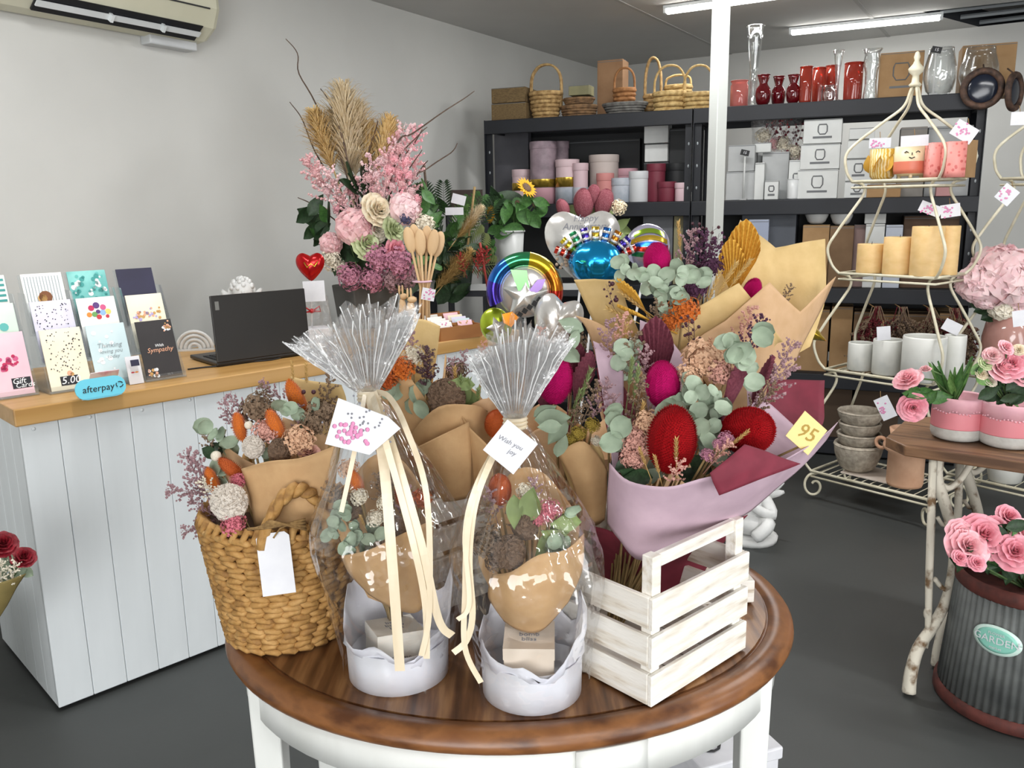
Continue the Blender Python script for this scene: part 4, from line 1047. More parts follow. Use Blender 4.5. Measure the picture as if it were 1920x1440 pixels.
# ---- golden kraft bouquet at the back right
b0 = V((.30, 1.66, TZ + .02)); t = bouquet('big golden kraft bouquet with yellow palm and magenta banksia at the back', b0)
sheet('paper_wrap', kraft_pale, t, [[at(1340, 540, 1.80), at(1388, 412, 1.83), at(1452, 464, 1.86), at(1547, 447, 1.87)], [at(1345, 590, 1.78), at(1400, 540, 1.80), at(1460, 560, 1.83), at(1546, 565, 1.85)], [at(1380, 700, 1.74), at(1410, 690, 1.75), at(1450, 690, 1.76), at(1520, 650, 1.78)]], sharp=True)
sheet('paper_wrap', kraft_pale, t, [[at(1238, 640, 1.64), at(1310, 575, 1.635), at(1385, 531, 1.63), at(1420, 575, 1.635), at(1470, 640, 1.65)], [at(1280, 680, 1.655), at(1330, 640, 1.65), at(1385, 610, 1.64), at(1420, 630, 1.64), at(1450, 660, 1.655)], [at(1370, 800, 1.675), at(1385, 800, 1.67), at(1400, 790, 1.665), at(1415, 790, 1.665), at(1430, 780, 1.67)]], sharp=True)
sheet('paper_wrap', kraft_rose, t, [[at(1268, 662, 1.63), at(1360, 600, 1.62), at(1443, 529, 1.625), at(1500, 585, 1.68), at(1568, 518, 1.80)], [at(1310, 700, 1.64), at(1370, 650, 1.63), at(1440, 610, 1.63), at(1490, 640, 1.69), at(1530, 600, 1.78)], [at(1390, 810, 1.66), at(1405, 805, 1.655), at(1425, 790, 1.66), at(1450, 750, 1.69), at(1480, 700, 1.73)]], sharp=True)
sheet('paper_wrap', kraft_pale, t, [[at(1076, 524, 1.72), at(1115, 522, 1.71), at(1165, 525, 1.72)], [at(1095, 565, 1.71), at(1130, 565, 1.70), at(1175, 570, 1.70)], [at(1130, 640, 1.70), at(1160, 640, 1.69), at(1200, 630, 1.70)]], sharp=True)
sheet('paper_wrap', kraft_rose, t, [[at(1078, 592, 1.62), at(1120, 605, 1.61), at(1165, 630, 1.62)], [at(1105, 630, 1.61), at(1140, 650, 1.60), at(1170, 665, 1.61)], [at(1140, 760, 1.62), at(1160, 760, 1.61), at(1180, 760, 1.62)]])
cone_wrap('paper_wrap', kraft_rose, t, b0, at(1215, 690, 1.70) - b0, .03, .115, .43, 3, .18, seed=6)
items = [('bristle', 'magenta_banksia', m_magenta, 1232, 487, 1.66, 66, (-.05, -.25, 1), 1.15), ('palm', 'golden_palm', m_palmy, 1392, 478, 1.74, 135, (.02, -.2, 1)), ('palm', 'golden_palm', m_palmy, 1372, 500, 1.73, 110, (-.1, -.2, 1)), ('palm', 'golden_palm', m_palmy, 1185, 555, 1.63, 95, (-.7, -.2, .8)), ('palm', 'golden_palm', m_palmy, 1195, 590, 1.62, 90, (-1, -.2, .5)),
 ('berry_sprig', 'berry_sprig', m_burg, 1300, 465, 1.72, 100), ('berry_sprig', 'berry_sprig', m_burg, 1325, 480, 1.72, 110, (.15, -.1, 1)), ('berry_sprig', 'berry_sprig', m_violet, 1340, 485, 1.73, 95, (.2, -.1, 1)), ('filler', 'filler_sprig', m_violet, 1310, 490, 1.71, 120), ('filler', 'filler_sprig', m_dusty, 1290, 480, 1.72, 110), ('filler', 'filler_sprig', m_violet, 1330, 500, 1.7, 110, (.2, -.1, 1)),
 ('cluster', 'purple_flower', m_violet, 1300, 545, 1.65, 50), ('cluster', 'purple_flower', m_violet, 1335, 505, 1.68, 40), ('cluster', 'orange_flower', m_orange, 1280, 588, 1.63, 62), ('cluster', 'orange_flower', m_orange, 1255, 610, 1.62, 40), ('wheat', 'straw_ear', m_wheat, 1350, 545, 1.65, 120, (.5, -.2, 1)), ('wheat', 'straw_ear', m_wheat, 1375, 530, 1.66, 110, (.6, -.2, .9)), ('wheat', 'straw_ear', m_wheat, 1330, 560, 1.64, 110, (.3, -.2, 1)), ('wheat', 'straw_ear', m_wheat, 1275, 460, 1.74, 90, (-.1, 0, 1)), ('wheat', 'straw_ear', m_wheat, 1185, 600, 1.62, 110, (-1, -.1, .5)), ('wheat', 'straw_ear', m_wheat, 1200, 575, 1.63, 100, (-.8, -.1, .6)),
 ('bristle', 'magenta_banksia', m_magenta, 1410, 545, 1.72, 50), ('filler', 'filler_sprig', m_brownf, 1230, 600, 1.62, 90), ('filler', 'filler_sprig', m_brownf, 1470, 560, 1.74, 60), ('berry_sprig', 'berry_sprig', m_burg, 1150, 570, 1.62, 80, (-.3, 0, 1)), ('orb', 'dark_berry', m_burg, 1148, 532, 1.62, 9), ('orb', 'dark_berry', m_burg, 1155, 562, 1.62, 10), ('filler', 'filler_sprig', m_pinkdry, 1395, 620, 1.6, 100, (.3, -.1, 1))]
fill(t, b0, items, stem_dry)
leaves(t, m_eucl, [(1165, 490), (1172, 505), (1250, 515), (1270, 500), (1280, 510), (1225, 520), (1205, 515), (1245, 535), (1262, 550), (1240, 560), (1275, 555), (1215, 540), (1265, 570), (1290, 520), (1190, 505), (1230, 545), (1255, 590), (1310, 515), (1320, 530)], 1.63, 46)

# ------------------------------------------------------------------ cellophane wrapped gifts
soap = mat('ivory soap box', 'EFEAE0', 'E6E0D4', 20, .6)
soap2 = mat('beige soap box', 'E6D8C8', 'DDCDBB', 20, .6)
hat_m = mat('white hat box', 'E8E8EC', 'DEDEE6', 10, .6)
crease = film('whitened film crease', 'FFFFFF', .15, .5, .2, 5, 0, .4, .6)
def film_gift(label, cen, rbox, tie, flare_px, Yf, belly, seed, boxm, boxpos, boxrot, boxtext, dx=0):
    g0 = V((cen[0], cen[1], TZ + .002)); t = thing('cellophane_gift', label, 'gift', g0, 0, 'cellophane gifts on the oval table')
    rnd = random.Random(seed); tl = V(tie) - g0
    hb = .066
    MB().lathe([(0, 0), (rbox, 0), (rbox * 1.02, hb), (rbox * .985, hb), (rbox * .97, .01), (0, .01)], 40).build('hat_box', hat_m, t)
    # crumpled tissue collar
    def tis(u, v):
        a = 2 * PI * u; fr_ = max(0, -math.sin(a)) ** .7; r_ = rbox * (.95 + .12 * v + .05 * math.sin(5 * a + seed) * v)
        z = .045 + v * ((.028 + .012 * math.sin(6 * a)) * fr_ + (1 - fr_) * (.085 + .03 * math.sin(3 * a + seed) + .02 * math.sin(7 * a)))
        return V((math.cos(a) * r_, math.sin(a) * r_, z)) + V(noise.noise_vector(V((math.cos(a) * 3, math.sin(a) * 3, v * 3 + seed)))) * .010
    MB().grid(tis, 44, 5).build('tissue_paper', tissue, t, True, solid=.0006)
    bx = MB().box((0, 0, 0), (.078, .078, .056)).build('soap_box', boxm, t, False, loc=boxpos, rot=boxrot, bevel=.0015)
    MB().box((0, 0, .019), (.0796, .0796, .020)).build('lid', boxm, bx, False)
    for s_, z_, sz in boxtext: text(s_, 'lettering', grey_ink, bx, (0, -.0396, z_), (PI / 2, 0, 0), sz)
    for k, w_ in enumerate(('bath', 'bomb', 'bliss')): text(w_, 'lettering', grey_ink, bx, (0, .013 - .013 * k, .0292), (0, 0, 0), .014)
    # film body
    NU, NV = 110, 34; ph = [rnd.uniform(0, 6.28) for _ in range(6)]
    zt = tl.z
    def body(u, v):
        a = 2 * PI * u; z = zt * v
        base = rbox + .008 + (belly - rbox) * math.sin(min(1, v / .55) * PI / 2) ** 2 if v < .55 else None
        if base is None:
            k = (v - .55) / .45; base = (belly + .008) * (1 - k) ** .85 * (1 - .12 * k) + .013 * k
        pl = (.012 + .10 * v * v) * (.6 * abs(math.sin(11 * a + ph[0])) + .4 * math.sin(17 * a + ph[1]) + .5 * math.sin(5 * a + ph[2] + 3 * v))
        r_ = base * (1 + pl)
        c_ = V((tl.x, tl.y, 0)) * max(0, (v - .25) / .75) ** 1.3
        p = c_ + V((math.cos(a) * r_, math.sin(a) * r_, z)) + V(noise.noise_vector(V((math.cos(a) * 2.5, math.sin(a) * 2.5, z * 14 + seed)))) * .008
        w_ = (p + g0 - CRA).dot(-cu)          # the film lies against the side of the crate
        if seed == 2 and w_ < .006 and p.z < .26: p -= cu * (.006 - w_)
        return p
    MB().grid(body, NU, NV).build('cellophane', cello, t)
    # flared top: two pleated layers
    for lay in range(2):
        (x0, y0), (xm, ym), (x1, y1) = flare_px
        L = at(x0, y0, Yf) - g0; M_ = at(xm, ym, Yf) - g0; R2 = at(x1, y1, Yf) - g0
        n = 88; vs = []; fs = []; NVv = 6
        for k in range(n + 1):
            a = 2 * PI * k / n; cx = math.cos(a)
            edge = (M_ + (R2 - M_) * cx if cx > 0 else M_ + (L - M_) * -cx)
            edge = edge + V((0, math.sin(a) * .085, 0)) + V((0, 0, (1 - abs(cx)) * .010))
            ln = rnd.uniform(.80, 1.04) * (1 - .10 * lay)
            zig = (1 if k % 2 else -1) * .009
            for j in range(NVv + 1):
                v_ = j / NVv; p = tl + (edge - tl) * (v_ * ln); side = V((-math.sin(a), math.cos(a) * .3, 0)) + V((0, .7, 0))
                out = V((cx, math.sin(a), 0)) * (.012 * (1 - v_) + zig * v_ * 1.5)
                vs.append(p + out + V((rnd.uniform(-1, 1), rnd.uniform(-1, 1), rnd.uniform(-1, 1))) * .0035 * v_)
        for k in range(n):
            for j in range(NVv):
                q = k * (NVv + 1) + j; fs.append((q, q + NVv + 1, q + NVv + 2, q + 1))
        MB().add(vs, fs).build('cellophane_flare', cello_flare, t, False)
        cr = MB()
        for k in range(lay, n, 3):
            i0 = k * (NVv + 1); ring = [V(vs[i0 + j]) for j in range(1, NVv + 1)]
            cr.tube(ring, [.0006] + [.0010] * (NVv - 2) + [.0013], 3)
        cr.build('film_crease', crease, t)['kind'] = 'stuff'
    kn = MB()
    for k in range(3): kn.tube([tl + V((.016 * math.cos(2 * PI * i / 14), .016 * math.sin(2 * PI * i / 14), -.006 + .006 * k)) for i in range(14)], .004, 5, closed=True)
    kn.build('ribbon_knot', cream_ribbon, t)
    return t, g0, tl

tie1 = at(692, 742, 1.335); G1 = (-.200, 1.302)
t, g0, tl = film_gift('left cellophane gift tied with cream ribbon and a pink printed tag', G1, .084, tie1, ((548, 640), (665, 565), (782, 575)), 1.335, .118, 1, soap, at(740, 1204, 1.284) - V((-.200, 1.302, TZ + .002)), (R_(-6), R_(4), R_(24)), [('Creme', -.012, .012)])
def rb(pts, w=.0115): return ribbon('ribbon', cream_ribbon, t, [at(x, y, Y) for x, y, Y in pts], w)
rb([(692, 738, 1.315), (718, 860, 1.21), (735, 1050, 1.175), (750, 1258, 1.190)], .0155)
rb([(700, 735, 1.318), (740, 850, 1.21), (790, 1020, 1.18), (822, 1160, 1.185), (848, 1192, 1.19)], .0125)
rb([(698, 740, 1.316), (715, 800, 1.215), (770, 1000, 1.178), (797, 1130, 1.18), (800, 1235, 1.185)], .010)
rb([(684, 740, 1.316), (668, 830, 1.22), (640, 960, 1.20)], .007)
rb([(705, 735, 1.32), (730, 745, 1.29), (760, 800, 1.23), (800, 930, 1.185), (805, 1140, 1.18), (790, 1230, 1.18)], .009)
pt = at(678, 797, 1.205)
tg = MB().prism([(-.055, -.028), (.012, -.044), (.058, -.005), (.040, .012), (-.035, .040)], lambda p: V((p[0], 0, p[1])), lambda p: V((p[0], .0014, p[1]))).build('gift_tag', white_paper, t, False, loc=pt - g0, rot=(R_(-12), 0, R_(-4)))
b = MB(); r3 = random.Random(3)
for k in range(34): b.ball((-.014 + r3.gauss(0, .012), -.0006, -.008 + r3.gauss(0, .008)), (.0035, .0006, .0035), 6, 4)
b.build('blossom_print', pink_ink, tg)['kind'] = 'stuff'
b = MB()
for k in range(26): b.ball((r3.gauss(.006, .018), -.0006, r3.gauss(.006, .016)), (.0018, .0005, .0018), 5, 3)
b.build('twig_print', grey_ink, tg)['kind'] = 'stuff'
gb = g0 + V((0, .02, .03))
sheet('paper_wrap', kraft, t, [[at(640, 1042, 1.245), at(690, 1030, 1.215), at(760, 1000, 1.21), at(815, 975, 1.25)], [at(655, 1075, 1.25), at(715, 1080, 1.225), at(765, 1070, 1.225), at(810, 1050, 1.26)], [at(690, 1115, 1.27), at(735, 1140, 1.25), at(775, 1150, 1.25), at(800, 1130, 1.28)]])
sheet('paper_wrap', kraft, t, [[at(625, 960, 1.36), at(690, 860, 1.37), at(750, 860, 1.37), at(800, 930, 1.36)], [at(640, 1020, 1.35), at(690, 960, 1.37), at(750, 960, 1.37), at(800, 990, 1.35)], [at(690, 1120, 1.33), at(720, 1130, 1.33), at(750, 1130, 1.33), at(780, 1120, 1.33)]])
fill(t, gb, [('fuzz', 'bunny_tail', m_orange, 668, 905, 1.31, 60), ('fuzz', 'bunny_tail', m_orange_dk, 752, 925, 1.32, 60), ('cluster', 'blush_flower', m_peach, 655, 882, 1.32, 40), ('cluster', 'cream_flower', m_white, 675, 935, 1.28, 34), ('cluster', 'cream_flower', m_white, 705, 975, 1.27, 34), ('bristle_pod', 'seed_head', m_podd, 655, 950, 1.29, 56), ('bristle_pod', 'seed_head', m_podd, 740, 990, 1.27, 52), ('filler', 'filler_sprig', m_brownf, 630, 940, 1.32, 90), ('filler', 'filler_sprig', m_dusty, 760, 950, 1.33, 100), ('filler', 'filler_sprig', m_brownf, 715, 930, 1.33, 100), ('cluster', 'rust_flower', m_orange_dk, 790, 940, 1.33, 40), ('cluster', 'brown_cluster', m_brownf, 735, 900, 1.34, 50), ('wheat', 'straw_ear', m_wheat, 683, 985, 1.25, 60), ('cluster', 'cream_flower', m_white, 722, 945, 1.28, 30)], stem_dry)
leaves(t, m_euc, [(640, 985), (650, 965), (660, 1010), (670, 1000), (655, 1020), (690, 1010), (640, 950), (630, 970), (680, 1025), (700, 990), (625, 1000), (665, 985), (648, 1035)], 1.255, 42, jit=.015)

tie2 = at(966, 792, 1.265); G2 = (.024, 1.240)
t, g0, tl = film_gift('right cellophane gift with a plain white diamond tag', G2, .080, tie2, ((880, 660), (962, 600), (1068, 625)), 1.265, .112, 2, soap2, at(993, 1220, 1.219) - V((.024, 1.240, TZ + .002)), (R_(4), 0, R_(-3)), [])
rb([(962, 795, 1.245), (905, 890, 1.165), (878, 985, 1.145), (872, 1110, 1.145), (872, 1215, 1.15), (902, 1280, 1.155)], .0085)
rb([(960, 793, 1.247), (918, 870, 1.17), (890, 950, 1.15), (880, 1050, 1.147), (886, 1150, 1.148), (875, 1200, 1.15), (850, 1224, 1.15)], .0095)
rb([(958, 793, 1.25), (897, 900, 1.16), (872, 1000, 1.145), (880, 1130, 1.14), (858, 1162, 1.14)], .007)
pt = at(957, 838, 1.165)
tq = Matrix.Rotation(R_(40), 3, 'Y')
tg = MB().box((0, 0, 0), (.056, .0014, .056), tq).build('gift_tag', white_paper, t, False, loc=pt - g0, rot=(R_(-14), 0, 0))
text('Wish you', 'lettering', grey_ink, tg, (0, -.0016, .006), Matrix.Rotation(R_(28), 3, 'Y') @ Matrix.Rotation(PI / 2, 3, 'X'), .010, .2)
text('joy', 'lettering', grey_ink, tg, (.002, -.0016, -.008), Matrix.Rotation(R_(28), 3, 'Y') @ Matrix.Rotation(PI / 2, 3, 'X'), .010, .2)
gb = g0 + V((0, .02, .03))
sheet('paper_wrap', kraft, t, [[at(925, 1078, 1.20), at(960, 1072, 1.165), at(1010, 1040, 1.155), at(1060, 1030, 1.17), at(1095, 1000, 1.21)], [at(915, 1120, 1.20), at(955, 1140, 1.175), at(1005, 1140, 1.165), at(1050, 1120, 1.175), at(1090, 1070, 1.21)], [at(945, 1165, 1.22), at(970, 1180, 1.205), at(1000, 1186, 1.20), at(1025, 1175, 1.205), at(1065, 1130, 1.22)]])
sheet('paper_wrap', kraft, t, [[at(905, 1000, 1.30), at(945, 900, 1.31), at(1010, 880, 1.31), at(1080, 960, 1.30)], [at(900, 1060, 1.29), at(950, 1000, 1.31), at(1010, 990, 1.31), at(1085, 1010, 1.29)], [at(950, 1160, 1.26), at(975, 1165, 1.26), at(1005, 1165, 1.26), at(1040, 1150, 1.26)]])
fill(t, gb, [('bristle', 'orange_banksia', m_orange_dk, 937, 918, 1.27, 64, (0, -.3, 1)), ('cluster', 'pink_flower', m_pinkbright, 1030, 962, 1.215, 46), ('cluster', 'pink_flower', m_pinkbright, 1012, 975, 1.21, 30), ('bristle_pod', 'seed_head', m_podd, 955, 1035, 1.19, 70), ('bristle_pod', 'seed_head', m_podd, 985, 985, 1.22, 60), ('cluster', 'brown_cluster', m_brownf, 915, 1020, 1.22, 60), ('filler', 'filler_sprig', m_brownf, 915, 970, 1.25, 100), ('filler', 'filler_sprig', m_dusty, 925, 950, 1.26, 100), ('filler', 'filler_sprig', m_brownf, 965, 970, 1.24, 90), ('cluster', 'cream_flower', m_white, 985, 925, 1.25, 34), ('filler', 'filler_sprig', m_dusty, 1000, 930, 1.26, 90), ('cluster', 'brown_cluster', m_podd, 930, 1055, 1.20, 40)], stem_dry)
leaves(t, m_olive, [(1050, 990), (1040, 1005), (1060, 980), (965, 960), (995, 945), (1020, 1020)], 1.20, 70, 'leaf', 'olive_leaf', .01)
leaves(t, m_euc, [(1055, 1015), (1045, 1030), (1070, 960), (1035, 1025)], 1.19, 42, jit=.01)

# ------------------------------------------------------------------ foil balloons on sticks behind the table
def foil(name, c, rough=.18, metal=.85): return mat(name, c, rough=rough, metal=metal)
f_white = mat('pearl white foil', 'E4E2DE', 'D2CEC8', 14, .22, .15, metal=.55)
f_cols = [foil('violet foil', '4A3AA8'), foil('blue foil', '2F6FC8'), foil('green foil', '3EA06A'), foil('yellow foil', 'D8C030'), foil('orange foil', 'D8862A'), foil('red foil', 'C8382A')]
f_gold = foil('gold foil', 'D8B440')
f_aqua = foil('aqua blue foil', '1E9AD8', .15, .8)
stick_m = mat('white balloon stick', 'E4E4E4', rough=.4)
b1 = V((.06, 2.42, 0)); b2 = V((.36, 2.46, 0))
zinc = mat('zinc bucket', '9A9EA0', '868A8C', 10, .4, metal=.7)
def bucket(name, label, p, r0, r1, h, m, cat='bucket'):
    t = thing(name, label, cat, p)
    MB().lathe([(0, 0), (r0, 0), (r1, h), (r1 - .006, h), (r0 - .006, .008), (0, .008)], 28).build('bucket_body', m, t)
    MB().tube([((r1 + .002) * math.cos(2 * PI * k / 28), (r1 + .002) * math.sin(2 * PI * k / 28), h) for k in range(28)], .006, 6, closed=True).build('rolled_rim', m, t)
    return t
bucket('balloon_bucket', 'zinc bucket on the floor holding the foil balloon sticks', b1, .13, .16, .45, zinc)
bucket('balloon_bucket', 'zinc bucket on the floor holding the gold star balloon stick', b2, .10, .13, .40, zinc)
def puff(poly, c, ry, n=7):
    """cushion shape from an outline in x/z: thick in the middle, seam at the edge"""
    b = MB(); k = len(poly); cx = sum(p[0] for p in poly) / k; cz_ = sum(p[1] for p in poly) / k
    for s in (-1, 1):
        vs = []; fs = []
        for j in range(n + 1):
            f_ = j / n; th = ry * (1 - f_ ** 2.4) ** .6
            for i, (x_, z_) in enumerate(poly):
                wr = 1 + .10 * math.sin(i * 2.6) * f_ ** 3
                vs.append((cx + (x_ - cx) * f_ , s * th * wr, cz_ + (z_ - cz_) * f_))
        for j in range(n):
            for i in range(k):
                l = (i + 1) % k; q = (j * k + i, j * k + l, (j + 1) * k + l, (j + 1) * k + i); fs.append(q if s < 0 else q[::-1])
        b.add(vs, fs)
    return b
def heart(w, h):
    half = [(0, .37), (.12, .43), (.26, .47), (.40, .41), (.49, .26), (.48, .06), (.38, -.14), (.22, -.33), (.08, -.46), (0, -.5)]
    ring = spline([V((x_, z_, 0)) for x_, z_ in half], 3); full = ring + [V((-p.x, p.y, 0)) for p in reversed(ring[1:-1])]
    return [(p.x * w, p.y * h) for p in full]
def star(r, n=5, k=.5, sub=6):
    pts = []
    for i in range(2 * n):
        a = PI / 2 + PI * i / n; q = r if i % 2 == 0 else r * k; pts.append(V((math.cos(a) * q, math.sin(a) * q, 0)))
    out = []
    for i in range(2 * n):
        for j in range(sub):
            p = pts[i].lerp(pts[(i + 1) % (2 * n)], j / sub); out.append((p.x, p.y))
    return out
def balloon(label, c, base, tilt=0, yaw=0):
    t = bpy.data.objects.new('foil_balloon', None); C.objects.link(t); t.location = c; t.rotation_euler = (0, tilt, yaw)
    tag(t, label, 'balloon', 'foil balloons on sticks')
    return t
def stick(t, c, base, drop):
    inv = t.matrix_basis.inverted()
    MB().tube([inv @ (V(c) + V((0, .01, -drop))), inv @ (V(base) + V((0, 0, .02)))], .0035, 6).build('stick', stick_m, t)
# white anniversary heart
c = at(1092, 462, 2.40); t = balloon('large white heart foil balloon with silver script', c, b1)
s = m_of(1, c); MB_h = puff(heart(142 * s, 138 * s), c, .045); MB_h.build('balloon_skin', f_white, t)
bpy.context.view_layer.update()
for k, (w_, z_) in enumerate((('Happy', .078), ('Anniversary', .056))): text(w_, 'lettering', grey_ink, t, (.004, -.046 + .001 * k, z_), (PI / 2, 0, 0), .026, .25)
b = MB(); r3 = random.Random(5)
for k in range(30):
    x_, z_ = r3.uniform(-.075, .0), r3.uniform(-.06, .0); b.ball((x_, -.043 + abs(z_) * .2, z_), (.005, .002, .005), 6, 4)
b.build('flower_print', mat('champagne print', 'D8BFA8', rough=.3, metal=.4), t)['kind'] = 'stuff'
stick(t, c, b1 + V((.02, 0, 0)), .05)
# rainbow round balloon
c = at(984, 545, 2.10); t = balloon('round rainbow ring foil balloon with white star', c, b1, R_(4))
s = m_of(1, c); R0 = 73 * s
for i in range(6):
    a0, a1 = PI * (1.15 - .225 * i), PI * (1.15 - .225 * (i + 1))
    b = MB().grid(lambda u, v: V((math.cos(a0 + (a1 - a0) * u) * R0 * (.80 + .19 * math.cos(2 * PI * v)), -.022 * math.sin(2 * PI * v) * 1.2, math.sin(a0 + (a1 - a0) * u) * R0 * (.80 + .19 * math.cos(2 * PI * v)) + .003 * math.sin(u * 40) * 0)), 10, 12)
    b.build('rainbow_segment', f_cols[i], t)
MB().ball((0, 0, 0), (R0 * .70, .022, R0 * .70), 30, 14).build('balloon_skin', f_white, t)
st_ = puff(star(R0 * .62, 5, .5), 0, .010, 4); o = st_.build('star_panel', mat('silver star foil', 'E6E8E4', rough=.2, metal=.6), t, loc=(0, -.022, -R0 * .12))
MB().prism([(-.5, .32), (.02, .32), (.12, -.1), (-.05, -.28), (-.22, -.2)], lambda p: V((p[0] * R0 * .8, -.030, p[1] * R0 + R0 * .22)), lambda p: V((p[0] * R0 * .8, -.026, p[1] * R0 + R0 * .22))).build('green_panel', foil('pale green foil', '8FD08A', .3, .5), t, False)
MB().prism([(.3, .22), (.5, .25), (.42, .0), (.05, -.32), (-.02, -.22)], lambda p: V((p[0] * R0, -.030, p[1] * R0 + R0 * .1)), lambda p: V((p[0] * R0, -.026, p[1] * R0 + R0 * .1))).build('lilac_panel', foil('lilac foil', 'A888CC', .3, .5), t, False)
MB().prism([(-.55, -.60), (-.30, -.52), (-.12, -.66), (-.30, -.92), (-.5, -.82)], lambda p: V((p[0] * R0, -.030, p[1] * R0)), lambda p: V((p[0] * R0, -.024, p[1] * R0))).build('orange_panel', f_cols[4], t, False)
for k in range(5): MB().box(((-.1 + .12 * k) * R0, -.034, (-.58 + .10 * k) * R0), (.012, .003, .012), Matrix.Rotation(.5, 3, 'Y')).build('dark_dot', black_ink, t, False)
stick(t, c, b1, .07)
# blue cake balloon with candles
c = at(1118, 492, 2.20); t = balloon('shiny blue foil balloon with a fringe of striped candles', c, b1)
s = m_of(1, c)
MB().ball((0, 0, 0), (50 * s, .055, 42 * s), 40, 16, lambda d: .045 * math.sin(math.atan2(d.y, d.x) * 9) * (1 - abs(d.z))).build('balloon_skin', f_aqua, t)
MB().tube([(math.cos(2 * PI * k / 40) * 51 * s, math.sin(2 * PI * k / 40) * .05, (2 + 2.5 * math.sin(k * 2.1)) * s) for k in range(40)], .003, 5, closed=True).build('frill', f_aqua, t)
for k in range(9):
    a = R_(160 - 17.5 * k); p0 = V((math.cos(a) * 46 * s, .02, math.sin(a) * 30 * s)); d = V((math.cos(a) * .8, 0, math.sin(a))).normalized()
    cm = [f_cols[5], f_cols[3], f_cols[2], f_cols[0], f_gold, f_cols[1], f_cols[4], f_cols[0], f_cols[5]][k]
    cd = MB().tube([p0, p0 + d * 36 * s], 7.5 * s, 8).build('candle', cm, t)
    for q in (.35, .7): MB().tube([p0 + d * 36 * s * q, p0 + d * 36 * s * (q + .14)], 7.9 * s, 8).build('stripe', f_white, cd)
stick(t, c, b1 + V((.05, .03, 0)), .03)
# striped ball balloon
c = at(1214, 462, 2.30); t = balloon('round foil balloon with curved rainbow stripes beside the blue one', c, b1)
s = m_of(1, c); r_ = 42 * s
MB().ball((0, 0, 0), (r_, .04, r_), 28, 14).build('balloon_skin', mat('lavender silver foil', 'C8C4DC', rough=.18, metal=.7), t)
for k, (zz, cm) in enumerate(((.62, foil('lime foil', 'A8CC4A')), (.32, f_gold), (.05, f_cols[1]), (-.2, f_cols[5]), (-.45, f_cols[2]))):
    MB().grid(lambda u, v: (lambda x_, z_: V((x_ * r_, -.041 * math.sqrt(max(0, 1 - x_ * x_ - z_ * z_)) - .002, z_ * r_)))((u - .5) * 1.7 * math.sqrt(max(.05, 1 - zz * zz)), zz + .20 * v - .22 * ((u - .5) * 2) ** 2 * (1 if zz > 0 else -.3)), 12, 3).build('stripe', cm, t)
stick(t, c, b1 + V((.08, 0, 0)), .04)
# pearl heart and small coloured one lower down
c = at(1042, 610, 2.06); t = balloon('pearly white foil balloon low behind the right gift', c, b1, R_(18))
s = m_of(1, c); puff(heart(92 * s, 118 * s), c, .035).build('balloon_skin', f_white, t); stick(t, c, b1, .04)
c = at(930, 610, 2.12); t = balloon('small yellow and green foil balloon under the rainbow ring', c, b1, R_(-20))
s = m_of(1, c); MB().ball((0, 0, 0), (30 * s, .025, 34 * s), 20, 10).build('balloon_skin', foil('yellow green foil', 'B8CC3A', .25, .6), t)
puff(star(22 * s), c, .008, 3).build('star_print', f_white, t, loc=(.003, -.024, -.004)); stick(t, c, b1, .03)
# gold star
c = at(1500, 612, 2.15); t = balloon('gold star foil balloon poking out behind the golden kraft bouquet', c, b2, R_(-97))
s = m_of(1, c); puff(star(60 * s, 5, .45), c, .035).build('balloon_skin', f_gold, t); stick(t, c, b2, .03)

# ------------------------------------------------------------------ big flower arrangement on the counter
pA = atz(690, 612, CH); pA.z = CH
AY = pA.y
pot_m = mat('charcoal square pot', '50504E', '474745', 8, .6)
t = thing('flower_arrangement', 'tall silk flower arrangement with pampas and twisted branches in charcoal pot', 'flower arrangement', pA, R_(44))
MB().prism([(-.13, -.09), (.13, -.09), (.13, .09), (-.13, .09)], lambda p: V((p[0] * .85, p[1] * .85, 0)), lambda p: V((p[0], p[1], .20))).build('pot', pot_m, t, False, bevel=.006)
MB().box((0, 0, .195), (.235, .155, .012)).build('floral_foam', m_green, t, False)
top = pA + V((0, 0, .2)); t_rot = rz(-R_(44))
def AT(x, y, dy=0): return at(x, y, AY + dy)
br = [[(690, 470), (655, 310), (600, 215), (562, 140), (555, 100), (535, 72)], [(680, 470), (610, 320), (590, 280), (565, 225), (542, 190)], [(700, 470), (740, 280), (770, 250), (820, 215), (870, 185), (890, 172)], [(700, 470), (755, 350), (800, 315), (845, 288), (858, 268)], [(695, 460), (690, 300), (700, 250), (708, 228)], [(690, 470), (660, 330), (640, 250), (620, 200), (600, 170)], [(700, 460), (740, 310), (785, 250), (800, 236)], [(690, 470), (600, 390), (560, 372)], [(700, 470), (780, 330), (800, 300)], [(700, 470), (745, 320), (775, 270), (790, 240)], [(700, 470), (760, 330), (790, 280)], [(695, 470), (650, 330), (630, 270), (625, 230)], [(690, 460), (620, 360), (585, 320), (570, 300)]]
for b_ in br:
    pts = [top] + [AT(x, y, random.uniform(-.05, .05)) for x, y in b_]
    sp = spline(pts, 5); sp = [p + V(noise.noise_vector(p * 6)) * .012 for p in sp]
    n_ = len(sp); MB().tube([t_rot @ (p - pA) for p in sp], [.0055 - .0038 * i / n_ for i in range(n_)], 5).build('twisted_branch', stem_brown, t)
def fillA(items): fill(t, top, items, stem_green)
